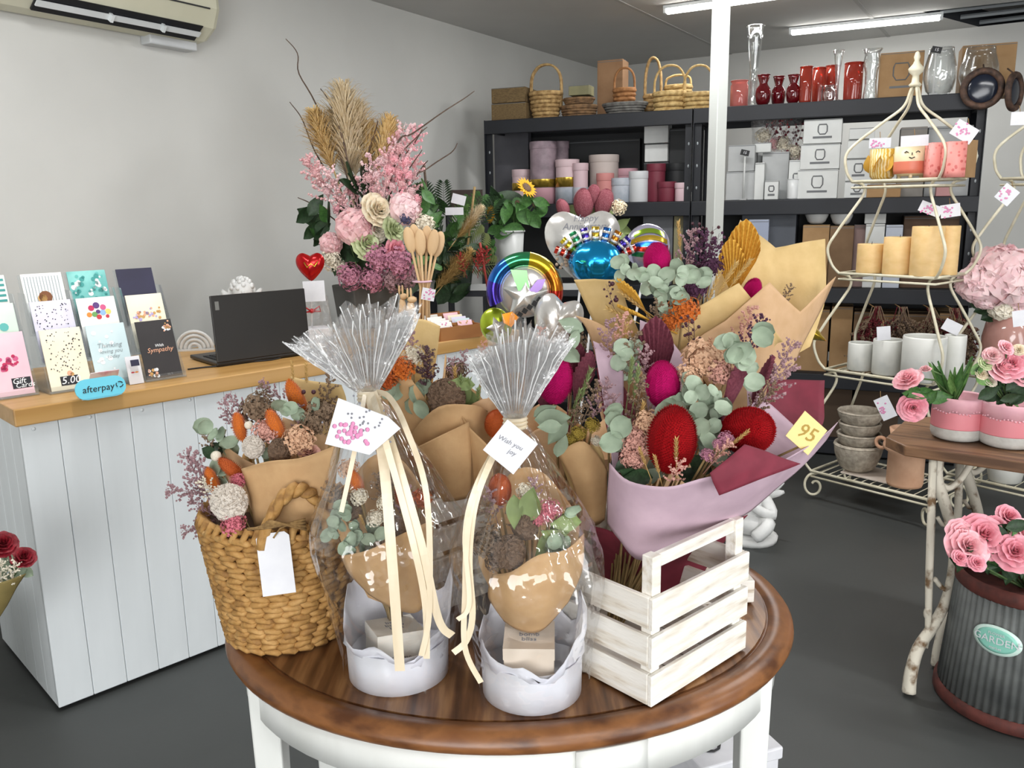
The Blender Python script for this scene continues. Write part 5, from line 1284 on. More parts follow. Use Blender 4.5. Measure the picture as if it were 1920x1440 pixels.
fillA([('plume', 'pampas_plume', m_pampas2, 648, 245, 3.97, 165, (-.05, 0, 1)), ('plume', 'pampas_plume', m_pampas2, 668, 265, 4.0, 140, (.08, 0, 1)), ('plume', 'pampas_plume', m_pampas, 605, 268, 3.95, 120, (-.35, 0, 1)), ('plume', 'pampas_plume', m_pampas, 722, 272, 3.98, 110, (.35, 0, 1)), ('plume', 'pampas_plume', m_pampas2, 640, 275, 4.02, 130, (-.2, 0, 1)), ('plume', 'pampas_plume', m_pampas, 690, 285, 4.02, 110, (.1, 0, 1)),
 ('rose', 'cream_rose', m_cream, 697, 392, AY - .16, 54, (0, -1, .35)), ('peony', 'pink_peony', m_blush, 652, 425, AY - .16, 60, (-.2, -1, .3)), ('rose', 'lime_rose', m_greenrose, 676, 455, AY - .18, 52, (-.05, -1, .2)), ('rose', 'lime_rose', m_greenrose, 732, 430, AY - .15, 44, (.2, -1, .3)), ('rose', 'cream_rose', m_white, 697, 430, AY - .14, 44, (0, -1, .1)), ('peony', 'blush_peony', m_palepink, 752, 390, AY - .12, 52, (.3, -1, .4)), ('rose', 'pink_rose', m_hotpink, 735, 468, AY - .17, 38, (.1, -1, .1)), ('peony', 'peach_peony', m_blush, 612, 457, AY - .12, 36, (-.4, -1, .2)),
 ('cluster', 'mauve_hydrangea', m_mauve, 705, 488, AY - .16, 56), ('cluster', 'mauve_hydrangea', m_mauve, 740, 495, AY - .16, 60), ('cluster', 'mauve_hydrangea', m_mauve, 655, 520, AY - .14, 52), ('cluster', 'mauve_hydrangea', m_mauve, 695, 525, AY - .15, 48), ('cluster', 'mauve_hydrangea', m_dusty, 730, 525, AY - .13, 50), ('cluster', 'mauve_hydrangea', m_dusty, 757, 520, AY - .1, 44), ('cluster', 'white_hydrangea', m_white, 790, 425, AY - .1, 44), ('cluster', 'white_hydrangea', m_white, 620, 490, AY - .12, 40), ('cluster', 'white_hydrangea', m_white, 638, 505, AY - .12, 30), ('cluster', 'blue_thistle', mat('blue thistle', '5A5878', '44425E', 30, .9), 757, 412, AY - .14, 26),
 ('filler', 'blossom_spray', m_blush, 600, 350, AY - .05, 120, (-.6, 0, 1)), ('filler', 'blossom_spray', m_palepink, 625, 370, AY - .08, 120, (-.4, -.1, 1)), ('filler', 'blossom_spray', m_blush, 735, 320, AY - .05, 150, (.35, 0, 1)), ('filler', 'blossom_spray', m_palepink, 750, 300, AY - .03, 150, (.4, 0, 1)), ('filler', 'blossom_spray', m_blush, 720, 340, AY - .1, 130, (.15, -.1, 1)), ('filler', 'blossom_spray', m_palepink, 690, 350, AY - .08, 120, (0, -.1, 1)), ('filler', 'blossom_spray', m_blush, 770, 350, AY - .05, 120, (.6, 0, 1)), ('filler', 'blossom_spray', m_blush, 660, 375, AY - .1, 90, (-.1, -.3, 1)), ('filler', 'blossom_spray', m_blush, 640, 390, AY - .1, 90, (-.5, -.2, 1)),
 ('filler', 'blossom_spray', m_pink, 740, 360, AY - .1, 110, (.2, -.2, 1)), ('filler', 'blossom_spray', m_blush, 595, 330, AY - .02, 90, (-.7, 0, .8)), ('filler', 'blossom_spray', m_pink, 775, 285, AY, 110, (.5, 0, 1))])
# heavier blossom on the sprays
for (x_, y_) in [(590, 325), (600, 345), (612, 360), (625, 345), (640, 375), (655, 360), (632, 395), (705, 330), (715, 305), (728, 320), (722, 345), (738, 300), (745, 325), (735, 350), (752, 345), (760, 305), (748, 280), (765, 330), (700, 355), (690, 335), (715, 365), (770, 360), (780, 375), (610, 400), (650, 395)]:
    p = AT(x_, y_, random.uniform(-.12, -.04)); put('cluster', random.choice((m_pink, m_blush, m_palepink)), 'blossom', t, p, (0, -1, .5), m_of(random.uniform(14, 24), p))
for m_, pts, sz in ((m_green, [(580, 410), (585, 430), (595, 445), (575, 400), (600, 420), (610, 400), (590, 385), (640, 470), (650, 480), (625, 500), (660, 345), (650, 335), (670, 330), (680, 345), (665, 360), (645, 350), (690, 500), (715, 455), (720, 410), (670, 400), (640, 410), (630, 480), (660, 500), (675, 490), (770, 540), (745, 545), (600, 440)], 60), (m_midgreen, [(780, 390), (790, 380), (800, 400), (805, 420), (815, 410), (790, 350), (800, 370), (770, 400), (775, 440), (800, 455), (810, 500), (790, 490), (600, 400), (585, 440)], 46)):
    leaves(t, m_, pts, AY - .08, sz, 'leaf', 'leaf', .05)

# ------------------------------------------------------------------ small gifts on the counter
# red heart gift in cellophane, behind the laptop lid
pg = on_counter(596, 640)
t = thing('cellophane_gift', 'small gift with red heart balloon and white card beside laptop lid', 'gift', pg, R_(30))
g = lambda x, y, dy=0: rz(-R_(30)) @ (at(x, y, pg.y + dy) - pg)
s = m_of(1, at(582, 500, pg.y))
puff(heart(54 * s, 54 * s), 0, .03).build('heart_balloon', foil('shiny red foil', 'B41418', .2, .55), t, loc=g(582, 500, -.02), rot=(0, 0, -R_(30)))
o = MB().tube([g(570, 492, -.055), g(576, 502, -.058), g(583, 494, -.058), g(590, 500, -.056), g(596, 490, -.055)], .0025, 5).build('gold_script', f_gold, t)
MB().tube([g(582, 525, -.02), g(586, 640, 0)], .003, 6).build('stick', stick_m, t)
MB().box((0, 0, 0), (40 * s, .002, 38 * s)).build('gift_card', white_paper, t, False, loc=g(589, 546, -.06), rot=(R_(-4), R_(-2), -R_(30)))
MB().box((0, 0, .03), (.10, .10, .06)).build('gift_box', white_paper, t, False, bevel=.003)
def bag(u, v):
    a = 2 * PI * u; r_ = (.075 + .012 * math.sin(6 * a) * v) * (1 - .35 * v); return V((math.cos(a) * r_, math.sin(a) * r_, .19 * v))
MB().grid(bag, 40, 8).build('cellophane', cello_flare, t)
kn = g(585, 583, -.05)
for sgn in (-1, 1):
    MB().tube([kn + V((sgn * .004, 0, 0)), kn + V((sgn * .03, -.006, .018)), kn + V((sgn * .036, 0, -.004)), kn + V((sgn * .006, 0, -.002))], .007, 6, flat=.5).build('bow_loop', mat('red ribbon', 'B8202A', rough=.35), t)
MB().ball(kn, (.012, .010, .010), 8, 6).build('bow_knot', mat('red ribbon', 'B8202A', rough=.35), t)

# bundle of wooden spoons
wood_p = mat('pale beech', 'D8B88E', 'C6A276', 12, .6, stretch=(1, 1, .2))
ps = on_counter(795, 633)
t = thing('wooden_spoon_bundle', 'bundle of wooden spoons tied with pink ribbon and a tag', 'spoons', ps)
s = m_of(1, at(795, 520, ps.y))
for k, (x_, y_) in enumerate(((768, 450), (788, 455), (812, 455), (778, 445), (800, 448), (822, 458))):
    dy = .0 if k < 3 else .025; h = at(x_, y_, ps.y + dy) - ps; nk = at(796 + (x_ - 795) * .28, 540, ps.y + dy) - ps; ft = V(((x_ - 795) * s * .35, dy, .004))
    sp = MB(); d = (h - nk).normalized()
    sp.tube([ft, nk, h - d * 20 * s], [.0055, .005, .006], 7)
    sp.ball(h, (11 * s, .008, 25 * s), 12, 8, rot=Matrix.Rotation(math.atan2(d.x, d.z), 3, 'Y'))
    sp.build('spoon', wood_p, t)
MB().tube([(math.cos(2 * PI * k / 20) * .035, .01 + math.sin(2 * PI * k / 20) * .025, (at(795, 528, ps.y) - ps).z) for k in range(20)], .009, 6, closed=True, flat=.5).build('ribbon', mat('pale pink ribbon', 'D8B4C4', rough=.4), t)
tp = at(803, 552, ps.y - .04) - ps
tg = MB().box((0, 0, 0), (.055, .0015, .05), Matrix.Rotation(R_(12), 3, 'Y')).build('gift_tag', white_paper, t, False, loc=tp)
b = MB(); [b.ball((r3.gauss(0, .010), -.001, r3.gauss(0, .010)), (.004, .0006, .004), 6, 4) for k in range(14)]; b.build('blossom_print', pink_ink, tg)['kind'] = 'stuff'
# two carved wooden animals
for (x_, yb, yt, lb, k_) in ((757, 628, 535, 'small pale wooden animal figure left of the spoon bundle', .9), (783, 634, 540, 'taller pale wooden animal figure against the spoon bundle', 1.1)):
    p = on_counter(x_, yb); p += V((-.02, -.03, 0)) * (1 if k_ > 1 else 0); hh = (at(x_, yt, p.y) - p).z
    t = thing('wooden_figure', lb, 'figurine', p, R_(15), 'carved wooden figures')
    MB().lathe([(0, 0), (.026 * k_, 0), (.024 * k_, .3 * hh), (.017 * k_, .6 * hh), (.012 * k_, .72 * hh), (0, .74 * hh)], 14, sy=.7).build('body', wood_p, t)
    MB().ball((.006, -.006, .78 * hh), (.019 * k_, .014, .014), 10, 7).build('head', wood_p, t)
    for sg in (-.007, .007): MB().ball((sg - .004, 0, .91 * hh), (.005, .004, .10 * hh), 8, 6).build('ear', wood_p, t)
# wooden tray of small cards
pt_ = on_counter(862, 634); pt_ = pt_ + CY * .06
tray_m = mat('rich brown tray', 'A8703C', '8E5A2C', 10, .5, stretch=(.3, 1, 1))
t = thing('wooden_tray', 'brown wooden compartment tray holding small cards on the counter', 'tray', pt_, CROT - R_(6))
W_, D_, H_ = .21, .16, .055
MB().box((0, 0, .004), (W_, D_, .008)).build('tray_base', tray_m, t, False)
for x_, y_, a_, b_ in ((0, -D_ / 2, W_, .008), (0, D_ / 2, W_, .008), (-W_ / 2, 0, .008, D_), (W_ / 2, 0, .008, D_)):
    MB().box((x_, y_, H_ / 2 + (.02 if y_ > 0 else 0)), (a_, b_, H_ + (.04 if y_ > 0 else 0))).build('side', tray_m, t, False)
for y_ in (-D_ / 6, D_ / 6): MB().box((0, y_, H_ / 2 + .008), (W_, .006, H_)).build('divider', tray_m, t, False)
MB().box((.0, 0, H_ / 2), (.006, D_, H_)).build('divider', tray_m, t, False)
CL_ = ['white', 'pink', 'white', 'pale', 'white', 'lilac', 'white', 'cream', 'white', 'pink']
CLAB = ['front left', 'front right', 'front left behind another', 'front right behind another', 'middle left', 'middle right', 'middle left at the back', 'middle right at the back', 'rear left', 'rear right']
tm = Matrix.Translation(pt_) @ Matrix.Rotation(CROT - R_(6), 4, 'Z')
for k in range(10):
    x_ = -W_ / 4 if k % 2 == 0 else W_ / 4; y_ = (-D_ / 2 + .026, -D_ / 2 + .040, -.015, .01, D_ / 3 - .012)[k // 2]
    p = tm @ V((x_, y_, .010))
    o = MB().box((0, 0, .032 + .003 * (k // 2)), (.075, .0012, .064 + .006 * (k // 2))).build('gift_card', cardm[CL_[k]], None, False, loc=p, rot=(R_(-22), 0, CROT - R_(6)))
    tag(o, CL_[k] + ' small gift card in the wooden tray, ' + CLAB[k] + ' compartment', 'card', 'gift cards in the wooden tray')
    b = MB()
    for q in range(9): b.ball((r3.uniform(-.03, .03), -.001, r3.uniform(.02, .06)), (.004, .0005, .004), 6, 4)
    b.build('print', [pink_ink, inks['gold'], inks['lilac']][k % 3], o)['kind'] = 'stuff'

# ------------------------------------------------------------------ black storage racks along the back
RA = V((-.18, 5.75, 0)); RD = V((1, -.40, 0)).normalized(); RB = V((.40, 1, 0)).normalized()
RROT = math.atan2(RD.y, RD.x)
def rk(px, py, t=0): return onp(px, py, RA + RB * t, RB)
def rs(px, py=300): return (rk(px, py) - RA).dot(RD)
ZT = rk(1120, 214).z; Z3 = rk(1450, 374).z; Z2 = rk(1640, 541).z; Z1 = .50; Z0 = .10
rack_m = mat('dark navy steel', '12151B', '171A22', 4, .55)
deck_m = mat('black shelf board', '18191D', rough=.7)
RDP = .46
def rack(label, s0, s1, panels=()):
    L = s1 - s0; p = RA + RD * s0
    t = thing('storage_rack', label, 'rack', p, RROT, 'black steel storage racks')
    for x_ in (.022, L - .022):
        for y_ in (.022, RDP - .022):
            b = MB().box((0, .016, ZT / 2), (.044, .004, ZT)).box((-.02 if x_ < L / 2 else .02, 0, ZT / 2), (.004, .036, ZT))
            b.build('post', rack_m, t, False, loc=(x_, y_ - .02, 0))
            sl = MB()
            for k in range(14): sl.ball((x_, y_ - .007, .3 + k * .13), (.006, .002, .010), 6, 4)
            if y_ < .1: sl.build('bolt_slot', steel, t)['kind'] = 'stuff'
    for z_ in (ZT, Z3, Z2, Z1, Z0):
        MB().box((L / 2, RDP / 2, z_ - .008), (L - .01, RDP - .01, .016)).build('shelf_board', deck_m, t, False)
        for y_ in (.0, RDP):
            MB().box((L / 2, y_, z_ - .045), (L, .03, .086)).build('beam', rack_m, t, False, bevel=.004)
        for x_ in (.0, L): MB().box((x_ * .98 + .01, RDP / 2, z_ - .045), (.02, RDP - .04, .06)).build('side_beam', rack_m, t, False)
    for za, zb in panels: MB().box((L / 2, RDP - .012, (za + zb) / 2), (L - .06, .006, zb - za - .12)).build('shade_backing', blackp, t, False)  # dark sheets added to stand in for the darkness behind the shelves
    return t
blackp = mat('black shade backing', '1B1C1F', rough=.6)
sL, sM, sR = rs(909, 228), rs(1298, 300), rs(1842, 300)
rack('left black steel rack stacked with baskets and hat boxes', sL, sM - .004, ((Z3, ZT), (Z2, Z3), (Z1, Z2), (Z0, Z1)))
rk2 = rack('right black steel rack stacked with vases and white boxes', sM + .004, sR, ((Z2, Z3), (Z1, Z2), (Z0, Z1)))
Lr = sR - sM
MB().tube([(Lr - .01, RDP - .02, ZT + .05), (Lr - .01, .03, Z2 - .1)], .028, 4).build('end_brace', rack_m, rk2, False)

cardboard = mat('brown cardboard', 'A4835C', '977650', 10, .85)
cardboard_d = mat('dark cardboard', '7C6248', '6E553C', 10, .85)
boxwhite = mat('white carton', 'D2D4D2', 'C8CAC8', 8, .7)
boxgrey = mat('grey white carton', 'B4B6B6', 'A8AAAA', 8, .7)
def span(x0, x1, yt, t, z):
    a, b = rk(x0, yt, t), rk(x1, yt, t); c = (a + b) / 2; w = (b - a).length
    return V((c.x, c.y, z)), w, max(.02, c.z - z)
ink_line = mat('grey print line', '6A6C6E', rough=.8)
def carton(label, x0, x1, yt, t, z, m, d=None, group=None, jar=False, cat='box', yb=None):
    c, w, h = span(x0, x1, yt, t, z); d = d or min(w, .2)
    o = thing('carton', label, cat, c + RB * d / 2, RROT, group)
    MB().box((0, 0, h / 2), (w, d, h)).build('carton_body', m, o, False, bevel=.003)
    MB().box((0, 0, h + .0006), (w * .98, .03, .0012)).build('tape', mat('parcel tape', 'B49A70', rough=.4) if m in (cardboard, cardboard_d) else boxgrey, o, False)
    MB().box((0, -d / 2 - .0006, h * .97), (w * .98, .001, .003)).build('lid_seam', ink_line, o, False)
    if jar:
        r_ = min(w, h) * .18; pts = [(-r_ * .8, r_ * 1.1), (r_ * .8, r_ * 1.1), (r_, r_ * .6), (r_, -r_ * .5), (r_ * .6, -r_ * 1.1), (-r_ * .6, -r_ * 1.1), (-r_, -r_ * .5), (-r_, r_ * .6)]
        MB().tube([(x_, -d / 2 - .001, h * .58 + y_) for x_, y_ in pts], .0035, 4, closed=True).build('jar_print', ink_line, o)
        MB().box((0, -d / 2 - .001, h * .25), (w * .5, .001, .012)).build('name_print', ink_line, o, False)
    return o
def hatbox(label, x0, x1, yt, t, z, m, bands=(), group='hat boxes on the left rack', lid=True):
    c, w, h = span(x0, x1, yt, t, z); r_ = w / 2
    o = thing('hat_box', label, 'hat box', c + RB * r_, RROT, group)
    MB().lathe([(0, 0), (r_, 0), (r_, h - .001), (0, h - .001)], 28).build('box_body', m, o, True, bevel=.002)
    if lid: MB().lathe([(r_ + .003, h - min(.045, h * .3)), (r_ + .003, h + .002), (0, h + .002)], 28).build('lid', m, o, True, bevel=.002)
    for (f0, f1, bm) in bands: MB().lathe([(r_ + .004, h * f0), (r_ + .004, h * f1)], 28).build('band', bm, o)
    return o
def vase(label, x0, x1, yt, t, z, m, prof, group=None, name='vase', sides=24):
    c, w, h = span(x0, x1, yt, t, z); r_ = w / 2
    o = thing(name, label, 'vase', c + RB * r_, RROT, group)
    p = [(a * r_, b * h) for a, b in prof]; inner = [(max(.001, a - .05) * r_, b * h) for a, b in reversed(prof[1:])]
    MB().lathe(p + inner, sides).build('vase_body', m, o)
    MB().tube([(p[-1][0] * math.cos(2 * PI * k / 24), p[-1][0] * math.sin(2 * PI * k / 24), h) for k in range(24)], .0025, 5, closed=True).build('rim', m, o)
    return o
wick = mat('natural wicker', 'C2A26E', '8E6E42', 40, .8, .3)
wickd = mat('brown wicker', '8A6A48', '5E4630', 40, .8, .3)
def wicker(label, x0, x1, yt, t, z, m, ytop=None, hoops=1, taper=.8, sy=.8, group='wicker baskets on the left rack'):
    c, w, h = span(x0, x1, yt, t, z); r_ = w / 2
    o = thing('wicker_basket', label, 'basket', c + RB * r_ * sy, RROT, group)
    b = MB(); rows = max(4, int(h / .022))
    for i in range(rows):
        f_ = i / (rows - 1); rr = r_ * (taper + (1 - taper) * f_)
        b.tube([((rr + .004 * math.sin(k * PI + i * PI)) * math.cos(2 * PI * k / 28), (rr + .004 * math.sin(k * PI / 2 + i * PI)) * sy * math.sin(2 * PI * k / 28), .008 + (h - .016) * f_) for k in range(28)], h / rows * .58, 5, closed=True)
    b.build('woven_side', m, o)['kind'] = 'stuff'
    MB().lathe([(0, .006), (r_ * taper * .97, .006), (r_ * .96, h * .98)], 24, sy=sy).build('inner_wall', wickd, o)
    MB().tube([(r_ * 1.03 * math.cos(2 * PI * k / 28), r_ * 1.03 * sy * math.sin(2 * PI * k / 28), h) for k in range(28)], .009, 6, closed=True).build('rim', m, o)
    if ytop:
        hh = rk((x0 + x1) / 2, ytop, t).z - z
        for q in range(hoops):
            MB().tube(spline([(-r_ * .97, .02 * q, h * .4), (-r_ * .98, .02 * q, h + (hh - h) * .45), (-r_ * .6, .02 * q, h + (hh - h) * .88), (0, .02 * q, hh), (r_ * .6, .02 * q, h + (hh - h) * .88), (r_ * .98, .02 * q, h + (hh - h) * .45), (r_ * .97, .02 * q, h * .4)], 5), .0075, 6).build('hoop_handle', m, o)
    return o
# top shelf, left rack
carton('brown wicker hamper at the left end of the rack top, lower of two', 921, 986, 193, .06, ZT, mat('woven hamper', '7E6844', '5C4A30', 60, .85, .4, stretch=(1, 1, 6)), .3, 'wicker hampers on the rack', cat='hamper')
zz = rk(953, 193, .06).z
carton('brown wicker hamper at the left end of the rack top, upper of two', 921, 984, 164, .06, zz + .003, mat('woven hamper', '7E6844'), .29, 'wicker hampers on the rack', cat='hamper')
wicker('round wicker basket with a tall hoop handle beside the hampers', 987, 1044, 172, .05, ZT, wick, 117, 2, .75)
wicker('low stack of dark wicker, bottom basket beside the hoop basket', 1046, 1110, 198, .05, ZT, wickd, None, 1, .9)
zz = rk(1078, 198, .05).z
wicker('low stack of dark wicker, upper basket under a pale box', 1052, 1106, 184, .06, zz + .01, wickd, None, 1, .9)
zz2 = rk(1078, 184, .05).z
carton('small pale green box on the dark wicker stack', 1066, 1104, 160, .07, zz2 + .02, mat('pale olive carton', '8E8A66', '7C785A', 10, .8), .12)
wicker('shallow grey oval wicker tray at the front of the rack top', 1126, 1206, 193, .02, ZT, mat('grey wicker', '74726E', '54524E', 40, .8, .3), None, 1, .8, .6)
carton('tall tan carton behind the grey wicker tray', 1120, 1168, 112, .29, ZT, mat('tan carton', '9A7858', '8C6A4C', 10, .85), .15)
zz = rk(1165, 193, .06).z
wicker('small orange brown basket with thin handle standing in the grey tray', 1148, 1186, 166, .08, zz - .03, mat('orange wicker', 'A8764A', '84582F', 40, .8, .3), 125, 1, .85)
wicker('slim wicker basket with tall twin hoops left of the pale baskets', 1206, 1236, 178, .20, ZT, wick, 106, 2, .8)
wicker('pale wicker basket with round handle left of the white post', 1222, 1280, 172, .03, ZT, mat('pale wicker', 'D0B47C', 'A4844E', 40, .8, .3), 119, 1, .88)
wicker('pale wicker basket with round handle half behind the white post', 1278, 1334, 174, .03, ZT, mat('pale wicker', 'D0B47C'), 119, 1, .88)
wicker('pale wicker basket with low handle at the back near the post', 1244, 1292, 160, .26, ZT, mat('pale wicker', 'D0B47C'), 138, 1, .88)
# top shelf, right rack
g_coral = film('coral glass', 'C8503E', .06, .5, .03, 5, 0, .3, .35); g_red = film('ruby glass', '8E0C1E', .08, .6, .02, 5, 0, .3, .30); g_pink = film('salmon glass', 'DC8A82', .06, .5, .03, 5, 0, .3, .40)
CYL = [(0, 0), (.92, 0), (.98, .06), (1, .5), (1, 1)]
URN = [(0, 0), (.55, 0), (.85, .12), (1, .35), (.9, .55), (.55, .68), (.5, .74), (.7, .9), (.8, 1)]
TRUMP = [(0, 0), (.9, 0), (.9, .02), (.35, .05), (.3, .3), (.45, .6), (.75, .9), (1, 1)]
vase('salmon pink glass jar right behind the white post', 1368, 1402, 150, .05, ZT, g_pink, [(0, 0), (.9, 0), (1, .08), (1, .82), (.86, .9), (.95, 1)])
vase('very tall clear trumpet vase rising above the red vases', 1399, 1432, 46, .10, ZT, glass, [(0, 0), (.8, 0), (.7, .05), (.5, .2), (.55, .5), (.8, .85), (1, 1)])
for k, (a, b, y_, t_, lb) in enumerate(((1416, 1446, 139, .03, 'ruby red urn vase nearest the white post'), (1446, 1474, 142, .12, 'ruby red urn vase in the middle of the red ones'), (1474, 1502, 139, .03, 'ruby red urn vase next to the coral vases'))):
    vase(lb, a, b, y_, t_, ZT, g_red, URN, 'ruby red vases on the right rack')
for k, (a, b, y_, t_, lb) in enumerate(((1500, 1524, 124, .03, 'coral glass cylinder vase next to the ruby ones'), (1524, 1549, 126, .16, 'coral glass cylinder vase second from the ruby ones'), (1548, 1574, 122, .22, 'coral glass cylinder vase behind the clear flute'), (1584, 1620, 116, .08, 'coral glass vase with a pink bow before the cardboard box'))):
    vase(lb, a, b, y_, t_, ZT, g_coral, CYL, 'coral vases on the right rack')
vase('low clear tumbler vase between the coral vases', 1540, 1570, 160, .03, ZT, glass, CYL)
vase('thin clear flute vase among the coral vases', 1562, 1584, 93, .05, ZT, glass, TRUMP)
vase('clear waisted glass vase left of the cardboard box', 1618, 1656, 90, .05, ZT, glass, [(0, 0), (.7, 0), (.75, .05), (.6, .3), (.65, .55), (.9, .75), (.75, .9), (1, 1)])
carton('cardboard box with jar print on top of the right rack', 1652, 1734, 97, .10, ZT, cardboard, .3, None, True)
BULB = [(0, 0), (.5, 0), (.8, .12), (1, .38), (.97, .6), (.8, .85), (.72, 1)]
vase('big clear glass bulb vase behind the cream finial', 1737, 1802, 86, .03, ZT, glass, BULB, 'glass bulb vases')
vase('big clear glass bulb vase at the right end of the rack top', 1806, 1884, 84, .0, ZT, glass, BULB, 'glass bulb vases')
carton('cardboard box behind the right glass bulb vase', 1806, 1908, 82, .24, ZT, cardboard, .2)
# round rusty ornaments hanging on the rack end
rust = mat('rusty metal', '6E5446', '3E332E', 30, .7, .4, metal=.4)
for k, (x_, y_, lb, r_, yw) in enumerate(((1842, 166, 'round rusty ring ornament hung on the rack end post', .105, 0), (1902, 172, 'round rusty ornament seen edge on beside the rack end', .10, R_(62)))):
    c = rk(x_, y_, -.05)
    t = thing('ring_ornament', lb, 'ornament', c, RROT + yw, 'rusty ring ornaments')
    rg = MB(); rg.tube([(r_ * .84 * math.cos(2 * PI * q / 36), 0, r_ * .84 * math.sin(2 * PI * q / 36)) for q in range(36)], r_ * .17, 8, closed=True); rg.build('ring', rust, t)
    MB().ball((0, 0, 0), (r_ * .7, .012, r_ * .7), 24, 8).build('dark_disc', mat('blue black glass', '1C2230', rough=.15), t)
    MB().tube([(0, .01, r_ * .9), (0, .045, r_ + .02)], .004, 5).build('hook', rust, t)
for (x_, y_, yb, t_, z_, lb) in ((1396, 286, 374, -.02, Z3, 'small black price sign on a pale stand at the middle shelf edge'), (1757, 92, 176, .0, ZT, 'small black price sign on a pale stand on the rack top')):
    c = rk(x_, y_, t_); o = thing('price_sign', lb, 'sign', V((c.x, c.y, z_)) + RB * .03, RROT, 'black price signs on the racks'); h = c.z - z_
    MB().box((0, 0, .004), (.04, .04, .008)).build('foot', boxgrey, o, False); MB().tube([(0, 0, .004), (0, 0, h)], .006, 6).build('stand_rod', mat('pale rod', 'C8CAC8', rough=.4), o)
    MB().box((0, -.008, h), (.05, .003, .032), Matrix.Rotation(R_(14), 3, 'Y')).build('sign_face', black_ink, o, False)
    text('15', 'lettering', white_paper, o, (0, -.0102, h), Matrix.Rotation(R_(14), 3, 'Y') @ Matrix.Rotation(PI / 2, 3, 'X'), .022)
# middle shelf, left rack
pinkpat = mat('grey pink marbled card', 'A08C94', '7C6C74', 14, .6); rosec = mat('dusty rose card', 'C0929C', rough=.6); goldb = mat('gold band', 'C8A848', rough=.25, metal=.8)
blushc = mat('blush card', 'CDB4B8', rough=.6); creamc = mat('warm grey card', 'B8ACA6', rough=.6); marb = mat('marbled white card', 'B8BCC4', '98A0AA', 14, .6); whitec = mat('white hat card', 'C4C6C8', rough=.6); maroonc = mat('maroon card', '6A1E30', rough=.6); blackc = mat('black card', '1C1E20', rough=.6); coralc = mat('salmon card', 'C4807C', rough=.6)
carton('flat grey bag leaning inside the left rack', 926, 990, 240, .30, Z3, mat('grey bag', '56565C', '4A4A50', 6, .7), .06)
hatbox('tall marbled pink hat box with a gold band, tallest on left rack', 986, 1034, 265, .05, Z3, pinkpat, [(.27, .40, goldb), (.0, .26, rosec)])
hatbox('narrow marbled pink hat box behind the tallest one', 1033, 1061, 265, .25, Z3, pinkpat)
hatbox('small lilac hat box with a gold band left of the tallest', 955, 988, 318, .12, Z3, blushc, [(.40, .62, goldb)])
hatbox('blush hat box with a gold band right of the tallest', 1036, 1078, 299, .04, Z3, blushc, [(.38, .6, goldb), (0, .37, marb)])
hatbox('narrow pale pink hat box between the blush and warm grey', 1071, 1098, 306, .03, Z3, mat('pale pink card', 'CBB0B6', rough=.6), [(0, .4, marb)])
hatbox('wide warm grey hat box in the middle of the rack', 1098, 1152, 290, .12, Z3, creamc)
hatbox('salmon hat box before the wide warm grey one', 1115, 1146, 325, .02, Z3, coralc)
hatbox('low marbled hat box beside the white one', 1142, 1178, 334, .02, Z3, marb)
hatbox('plain white hat box left of the maroon ones', 1176, 1212, 321, .02, Z3, whitec)
hatbox('flat rose hat box lying behind the white one', 1150, 1190, 316, .22, Z3, rosec)
hatbox('tall maroon hat box next to the white one', 1210, 1244, 307, .05, Z3, maroonc)
hatbox('low maroon hat box near the rack post', 1230, 1264, 341, .01, Z3, maroonc)
hatbox('black hat box behind the low maroon one', 1242, 1290, 306, .16, Z3, blackc)
hatbox('small pale pink hat box against the rack post', 1264, 1286, 343, .01, Z3, mat('pale pink card', 'CBB0B6'))
zz = rk(1230, 306, .1).z + .012
carton('white display box above the maroon hat box, lower of two', 1209, 1252, 270, .2, rk(1230, 303, .2).z, boxwhite, .12, 'white display boxes')
carton('white display box above the maroon hat box, upper of two', 1208, 1253, 233, .2, rk(1230, 269, .2).z + .003, boxwhite, .12, 'white display boxes')
c_, w_, h_ = span(1209, 1252, 303, .2, Z3)
carton('black riser box under the white display boxes', 1207, 1254, 304, .2, Z3, blackc, .14)
carton('black framed box at the back of the left rack', 1060, 1200, 262, .36, Z3, blackc, .06)
carton('black framed box right of the white display boxes', 1256, 1290, 240, .22, Z3, blackc, .08)
# middle shelf, right rack
carton('grey white carton right of the white post, lower of two', 1362, 1416, 322, .05, Z3, boxgrey, .18, 'grey cartons by the post')
carton('grey white carton right of the white post, upper of two', 1366, 1416, 272, .06, rk(1390, 322, .05).z + .003, boxgrey, .18, 'grey cartons by the post')
carton('narrow white carton standing beside the grey cartons', 1416, 1434, 305, .03, Z3, boxwhite, .1)
carton('small white carton with grey mug print at the shelf edge', 1434, 1460, 339, .0, Z3, boxwhite, .08, None, True)
carton('grey carton behind the small mug carton', 1430, 1480, 285, .14, Z3, boxgrey, .12)
carton('white price block on the grey carton', 1415, 1446, 268, .10, rk(1430, 305, .1).z + .06, boxwhite, .04)
carton('slim white carton left of the stacked white cartons', 1480, 1508, 300, .04, Z3, boxwhite, .1, None, True)
vase('small white bottle vase at the shelf edge', 1476, 1498, 336, .0, Z3, mat('white ceramic', 'D6D8D8', rough=.3), CYL)
z_ = Z3
for k, (y_, lb) in enumerate(((318, 'bottom white jar carton of the stack of three'), (270, 'middle white jar carton of the stack of three'), (223, 'top white jar carton of the stack of three'))):
    carton(lb, 1496 + 6 * k, 1572 + 4 * k, y_, .02, z_, boxwhite, .2, 'stack of white jar cartons', True); z_ = rk(1534, y_, .02).z + .003
z_ = Z3
